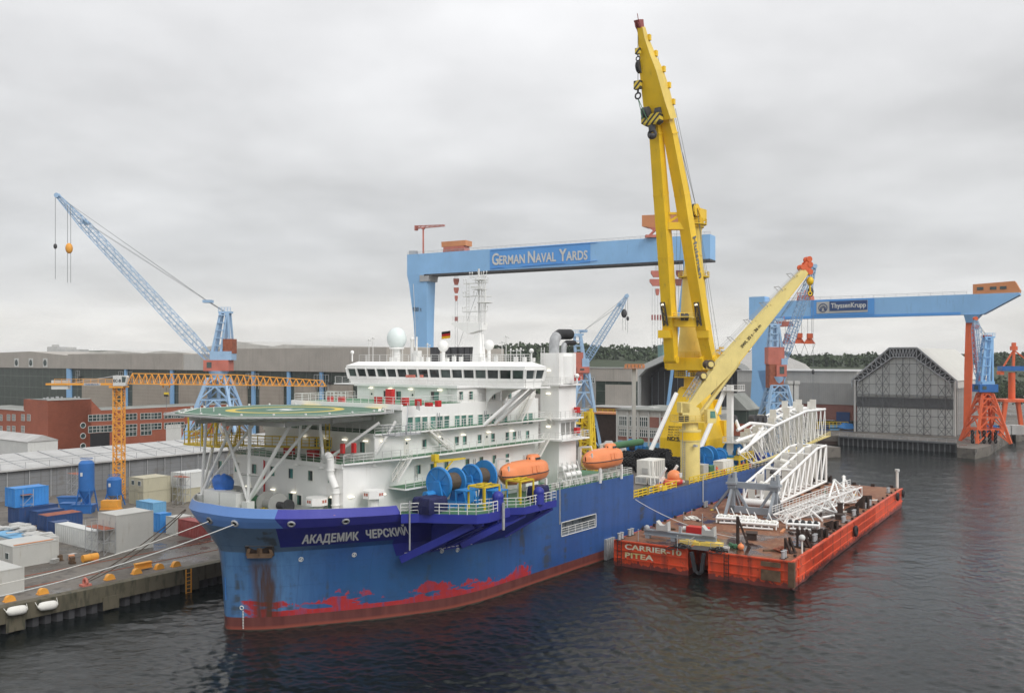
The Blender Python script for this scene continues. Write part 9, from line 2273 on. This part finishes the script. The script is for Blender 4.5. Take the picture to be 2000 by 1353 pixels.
def scaff(px, py, nx, ny, nz, s, h, label, mat='galv'):
 c = YARD.P(px, py, z=GZ); m = MB()
 for i in range(nx + 1):
  for j in range(ny + 1):
   m.bar((c.x + i * s, c.y + j * s, GZ), (c.x + i * s, c.y + j * s, GZ + nz * h + 1), .07)
 for k in range(1, nz + 1):
  for i in range(nx + 1): m.bar((c.x + i * s, c.y, GZ + k * h), (c.x + i * s, c.y + ny * s, GZ + k * h), .06)
  for j in range(ny + 1): m.bar((c.x, c.y + j * s, GZ + k * h), (c.x + nx * s, c.y + j * s, GZ + k * h), .06); m.bar((c.x, c.y + j * s, GZ + (k - 1) * h), (c.x + nx * s, c.y + j * s, GZ + k * h), .05)
 T = Thing('scaffold_tower', label, 'scaffold', frame=YARD, o=(c.x, c.y, GZ)); T.part('tubes', m, M[mat])
 T.part('deck_board', MB().box(c.x, c.x + nx * s, c.y, c.y + ny * s, GZ + nz * h, GZ + nz * h + .08), M['crust'])
scaff(203, 1085, 1, 3, 2, 1.8, 1.9, 'tube scaffold tower with a brown deck at the tall grey container')
scaff(45, 1023, 1, 2, 3, 1.8, 1.7, 'tube scaffold beside the blue container stack')
scaff(357, 985, 1, 2, 3, 1.8, 1.8, 'tube scaffold between the beige containers and the bow')
scaff(150, 985, 1, 2, 3, 2.0, 2.0, 'tube scaffold behind the tall blue silo')
random.seed(31)
for i in range(16):
 px, py = random.choice(((60, 1040), (120, 1090), (180, 1060), (250, 1000), (310, 1030), (90, 1010), (200, 1100)))
 c = YARD.P(px + random.uniform(-22, 22), py + random.uniform(-8, 10), z=GZ); m = MB(); h = random.choice((1, 2, 4)); a = random.uniform(0, 1.5)
 for k in range(h): m.cbox((c.x, c.y, GZ + .04 + k * .16), (1.2, .8, .03), a); m.cbox((c.x, c.y, GZ + .12 + k * .16), (1.15, .78, .04), a)
 if i % 3 == 0: m.cbox((c.x, c.y, GZ + h * .16 + .35), (.9, .6, .6), a)
 single('pallet', 'wooden pallet stack lying among the containers on the left quay', 'pallet', m, M[('pad', 'brown_orange', 'lgrey')[i % 3]], frame=YARD, o=(c.x, c.y, GZ), group='wooden pallets on the left quay')
def qb():
 T = Thing('mooring_bollard', 'x', 'bollard', 'orange-yellow mooring bollards on the quay edge', frame=YARD, o=(0, 0, GZ))
 T.part('horn', MB().extr([(.5 * math.cos(R(a)), -.32, GZ + .1 + .62 * math.sin(R(a))) for a in range(0, 181, 20)], (0, .7, 0)).extr([(.6 * math.cos(R(a)), -.4, GZ + .1 + .7 * math.sin(R(a))) for a in range(0, 181, 20)], (0, .2, 0)), M['orange_crane']); T.part('base', MB().box(-.65, .65, -.42, .42, GZ, GZ + .12), M['orange_crane']); return T.e
b0 = qb()
names = ('nearest the left edge of the view, over the first white fender', 'second from the left, over the second white fender', 'alone halfway along the quay edge, right of the rusty hook', 'at the left end of the long orange beam', 'at the right end of the long orange beam', 'nearest the bow, low and box-like')
for i, (x, y) in enumerate(((75, 1010), (330, 952), (850, 840), (1060, 795), (1235, 757), (1365, 738))):
 c = YARD.P(x / 3.98, 920 + y / 3.98, z=GZ); loc = Vector((c.x, max(c.y, .9), GZ)); lb = 'orange-yellow bollard ' + names[i]
 if i == 0: b0.matrix_world = YARD.m @ Matrix.Translation(loc); b0['label'] = lb
 else: dup(b0, YARD, loc, lb)
c0, c1 = YARD.P(1065 / 3.98, 920 + 783 / 3.98, z=GZ), YARD.P(1195 / 3.98, 920 + 757 / 3.98, z=GZ)
single('steel_beam', 'long orange-yellow steel beam lying between two bollards on the quay edge', 'beam', MB().bar((c0.x, c0.y + .6, GZ + .6), (c1.x, c0.y + .6, GZ + .6), .25, .8).bar((c0.x, c0.y + .6, GZ + 1.0), (c1.x, c0.y + .6, GZ + 1.0), .7, .12).bar((c0.x, c0.y + .6, GZ + .25), (c1.x, c0.y + .6, GZ + .25), .7, .12), M['orange_crane'], frame=YARD, o=(c0.x, c0.y, GZ))
c = YARD.P(700 / 3.98, 920 + 672 / 3.98, z=GZ + .5); single('drum', 'orange-yellow drum lying on its side in the middle of the quay', 'drum', MB().tube((c.x - 1.1, c.y, GZ + .55), (c.x + 1.1, c.y, GZ + .55), .55, n=16).torus((c.x, c.y, GZ + .55), (1, 0, 0), .56, .05, 16, 4), M['orange_crane'], frame=YARD, o=(c.x, c.y, GZ))
c = YARD.P(668 / 3.98, 920 + 890 / 3.98, z=GZ); m = MB().torus((c.x, .8, GZ + .5), (1, 0, 0), .45, .18, 12, 6).box(c.x - .6, c.x + .6, .3, 1.3, GZ, GZ + .25); single('mooring_hook', 'rusty red mooring hook with a dark line running to the bow', 'hook', m, M['redlead'], frame=YARD, o=(c.x, .8, GZ))
for k, (x, y, w) in enumerate(((130, 1075, 'nearest the left edge'), (370, 1038, 'second from the left edge'))):
 c = YARD.P(x / 3.98, 920 + y / 3.98, y=-2.0); m = MB(); rings = []
 for u in range(9): a = u / 8; r = .5 * (max(0, 1 - abs(2 * a - 1) ** 4)) ** .5 + .06; rings.append([(c.x - 1.25 + 2.5 * a, -2.1 + r * math.cos(R(30 * q)), c.z + r * math.sin(R(30 * q)) - .12 * a) for q in range(12)])
 m.loft(rings, smooth=True).bar((c.x + 1.2, -2.1, c.z), (c.x + 1.4, -1.3, GZ), .05).bar((c.x - 1.2, -2.1, c.z), (c.x - 1.3, -1.3, GZ), .05)
 single('foam_fender', 'white cylindrical fender hanging on the quay wall, ' + w, 'fender', m, M['white2'], frame=YARD, o=c, group='white fenders on the quay wall')
def line(a, b, sag, r, label, mat):
 a, b = Vector(a), Vector(b); m = MB(); n = 24; pts = [a.lerp(b, i / n) - Vector((0, 0, 4 * sag * (i / n) * (1 - i / n))) for i in range(n + 1)]; m.path(pts, r, 6); single('mooring_line', label, 'rope', m, M[mat], o=a, group='mooring lines from the bow')
def bowpt(px, z=13.6): return SHIP.m @ hp_off(find_v(px, z), z, .2)
Lq = YARD.m @ Vector((YARD.P(-60, 1200, y=2).x, 2, GZ + .6))
line(bowpt(459), gz(-110, 1186, GZ + .8), .9, .07, 'pale mooring line from the third bow eye to the left edge, lower one', 'cwhite')
e = SHIP.m @ Vector((-1.6, 6.5, 13.8)); line(bowpt(374), gz(-110, 1160, GZ + .8), 1.0, .06, 'pale mooring line from the first bow eye to the left edge, upper one', 'white2')
hk = YARD.m @ Vector((YARD.P(668 / 3.98, 920 + 890 / 3.98, z=GZ).x, .8, GZ + .6)); line(SHIP.m @ Vector((-.3, 8.5, 13.8)), hk, .5, .06, 'dark mooring line from the bow to the rusty hook, upper of the two', 'rope'); line(SHIP.m @ Vector((-.6, 7.9, 13.8)), hk + Vector((.5, 0, 0)), .9, .06, 'dark mooring line from the bow to the rusty hook, lower of the two', 'rope')
a = SHIP.m @ Vector((70.4, -17.1, 8.6)); b = BARGE.m @ Bp(1440, 1050, z=ZB + .1); line(a, b, 1.0, .06, 'thin pale line from the ship side to the barge deck', 'cwhite')
a = SHIP.m @ Vector((97.5, -17.15, 9.8)); single('fall_rope', 'rope hanging down the blue ship side to the barge', 'rope', MB().bar(a, (a.x, a.y, 4.6), .14), M['cwhite'], o=a)
for k, (px, py, w, h, mt, lb) in enumerate(((1962, 858, 14, 9, 'cwhite', 'white container on the pier behind the orange portal crane'), (1988, 862, 14, 9, 'cwhite', 'white container with blue mark at the right edge of the pier'), (1946, 862, 8, 9, 'cblue', 'blue container on the pier beside the orange legs'))):
 d = 350; c = at(px, 700, d); k_ = d / FPX; m = MB().box(c.x - w * k_, c.x + w * k_, d, d + 5, GZ, GZ + 2.2 * h * k_ * .9)
 for i in range(12): m.box(c.x - w * k_ + i * w * k_ / 6, c.x - w * k_ + i * w * k_ / 6 + .12, d - .06, d, GZ + .2, GZ + 2 * h * k_ * .9)
 single('container', lb, 'container', m, M[mt], o=(c.x, d, GZ), group='containers on the right-hand pier')
for px, py, mt, lb, nm, cat in ((1652, 838, 'cblue', 'blue boat hull under cover on the quay left of the dock shelter', 'covered_boat', 'boat'), (1630, 846, 'skyblue', 'light blue crate on the quay beside the pontoon', 'crate', 'crate'), (1628, 818, 'yellow_rail', 'yellow steel trestle on the quay below the warehouse', 'trestle', 'trestle'), (1610, 832, 'cdblue', 'dark blue skip on the quay behind the stinger', 'skip', 'skip')):
 c = at(px, py, 372); c.z = GZ; m = MB()
 if nm == 'covered_boat': m.loft([[(c.x - 3.5, c.y, GZ + 1), (c.x - 3.4, c.y + .3, GZ + 1.2), (c.x - 3.5, c.y, GZ + 1.6)], [(c.x - 1, c.y - 1.3, GZ + .6), (c.x - 1, c.y + 1.3, GZ + .6), (c.x - 1, c.y, GZ + 3.2)], [(c.x + 3, c.y - 1.3, GZ + .6), (c.x + 3, c.y + 1.3, GZ + .6), (c.x + 3, c.y, GZ + 2.6)]])
 elif nm == 'trestle': m.rail([(c.x - 8, c.y, GZ + 1), (c.x + 6, c.y, GZ + 1)], 2.4, 1.6, .12).box(c.x - 8, c.x + 6, c.y, c.y + 3, GZ + .6, GZ + 1)
 else: m.box(c.x - 2, c.x + 2, c.y, c.y + 2.5, GZ, GZ + 2).box(c.x - 2.1, c.x + 2.1, c.y - .1, c.y, GZ + 1.8, GZ + 2.1)
 single(nm, lb, cat, m, M[mt], o=c)
M['pale'] = clad('pale_facade', (.5, .5, .49), vert=False, sp=3.2); M['teal'] = clad('teal_facade', (.16, .33, .33), vert=False, sp=3.2)
for px0, px1, pt, d, mt, lb in ((92, 112, 677, 900, 'pale', 'pale hospital block with rooftop plant beyond the left hall'), (112, 155, 682, 900, 'pale', 'long pale block beside the hospital block beyond the left hall'), (688, 699, 683, 1300, 'greyclad', 'slim grey tower block left of the bridge roof, left of the pair'), (701, 713, 680, 1300, 'greyclad', 'slim grey tower block left of the bridge roof, right of the pair'),
        (1222, 1243, 691, 1250, 'pale', 'pale apartment block on the wooded hill left of the yellow crane'), (1294, 1308, 673, 620, 'teal', 'teal tower beside the left boom leg of the yellow crane')):
 a, b = at(px0, 700, d), at(px1, 700, d); zt = CAM_H - (pt - HOR) / FPX * d; T = Thing('city_building', lb, 'building', o=((a.x + b.x) / 2, d, GZ)); T.part('wall', MB().box(a.x, b.x, d, d + 20, GZ, zt), M[mt]); T.part('roof_plant', MB().box(a.x * .7 + b.x * .3, a.x * .4 + b.x * .6, d + 3, d + 12, zt, zt + 2.2), M['lgrey'])
# ================================================================ HILLS and WOODS
def hills():
 n = NT('hill_ground'); m = MB(); random.seed(2); xs_ = list(range(-2600, 2601, 100)); rows = []
 prof = lambda x, j: [0, 20, 28, 33, 33, 31][j] + 5 * math.sin(x * .004 + j) + 3 * math.sin(x * .011 + 1)
 for j, y in enumerate((760, 860, 960, 1100, 1300, 3200)): rows.append([(x * (1 if y < 3000 else 1.4), y, GZ - .5 + max(0, prof(x, j)) if j else GZ - .5) for x in xs_])
 N = len(xs_); m.add([p for r_ in rows for p in r_], [(i * N + k, i * N + k + 1, (i + 1) * N + k + 1, (i + 1) * N + k) for i in range(5) for k in range(N - 1)], smooth=True)
 single('hills', None, None, m, n.out(n.mix(n.noise(.02, 4), (.03, .045, .022), (.06, .075, .04)), .9), kind='structure'); return prof
prof = hills()
def leafmat(name, a, b):
 n = NT(name); return n.out(n.mix(n.step(n.noise(.06, 5, rough=.7), .36, .62), a, b), .8)
M['leaf'] = leafmat('dark_foliage', (.03, .052, .026), (.07, .10, .045)); M['leaf2'] = leafmat('mid_foliage', (.03, .05, .022), (.075, .10, .045))
def crown(m, c, r, h, n, s):
 for _ in range(n):
  a = random.uniform(0, 6.283); v = random.uniform(-1, 1); rr = random.uniform(.55, 1.0) ** .6
  k = (1 - v * v) ** .5; p = Vector((c[0] + r * rr * k * math.cos(a), c[1] + r * rr * k * math.sin(a), c[2] + h * rr * v))
  t = Vector((random.uniform(-1, 1), random.uniform(-1, 1), random.uniform(-.5, 1))).normalized(); u = t.cross(Vector((random.random(), random.random(), random.random() + .1))).normalized(); w = t.cross(u); q = s * random.uniform(.6, 1.3)
  m.add([p - u * q, p + w * q * .7, p + u * q, p - w * q * .8 + t * q * .3], [(0, 1, 2, 3)])
def woods():
 random.seed(5); m = MB(); n = 0
 for y, st in ((775, 6.5), (830, 7), (890, 7.5), (960, 8), (1040, 9)):
  x = -.035 * y
  while x < .95 * y:
   x += st * random.uniform(.6, 1.3); j = min(4, max(0, (y - 760) / 100)); base = GZ + max(0, prof(x, int(j))) * (1 if j > .3 else .4) - 1; r = random.uniform(5, 8)
   crown(m, (x, y + random.uniform(-15, 15), base + r * .8), r, r * random.uniform(.8, 1.1), 60 if -.15 < x / y < .62 else 30, 2.1 if -.15 < x / y < .62 else 2.9); n += 1
 single('woods', 'dense wooded hillside on the far shore behind the shipyard', 'woods', m, M['leaf'], kind='stuff')
woods()
def tree(x, y, h, r, label, mat='leaf2'):
 T = Thing('tree', label, 'tree', 'separate trees near the right-hand pier', o=(x, y, GZ)); t = MB().tube((x, y, GZ), (x + .2, y, GZ + h * .45), .45, .28, n=8)
 for k in range(5): a = 1.26 * k; t.tube((x + .1, y, GZ + h * .35), (x + math.cos(a) * r * .6, y + math.sin(a) * r * .6, GZ + h * .68), .2, .06, n=6)
 T.part('trunk', t, M['rustsup']); m = MB()
 for k in range(7): a = .9 * k; crown(m, (x + math.cos(a) * r * .5, y + math.sin(a) * r * .5, GZ + h * (.55 + .09 * (k % 4))), r * .55, r * .5, 110, .55)
 T.part('crown', m, M[mat])
random.seed(8)
for k, (px, d, h, r, w) in enumerate(((1940, 455, 17, 7, 'rounded green tree behind the orange portal crane'), (1958, 470, 19, 7, 'taller dark tree right of the orange portal crane'), (1992, 460, 16, 6, 'green tree at the right edge behind the pier'), (1925, 480, 15, 6, 'low green tree just right of the dock shelter roof'))):
 p = at(px, 700, d); tree(p.x, d, h, r, w, 'leaf2' if k % 2 else 'leaf')
# ================================================================ HAZE: one closed box of thin even air
hm = bpy.data.materials.new('haze'); hm.use_nodes = True; ht = hm.node_tree; ht.nodes.clear()
ho = ht.nodes.new('ShaderNodeOutputMaterial'); hv = ht.nodes.new('ShaderNodeVolumePrincipled'); hv.inputs['Color'].default_value = (.9, .93, .97, 1); hv.inputs['Density'].default_value = HAZE; hv.inputs['Anisotropy'].default_value = .2
ht.links.new(hv.outputs[0], ho.inputs['Volume'])
if HAZE > 0:
 single('haze', 'thin grey harbour haze filling the air over the whole scene', 'haze', MB().box(-3500, 3500, -300, 4200, -4, 160), hm, kind='stuff')
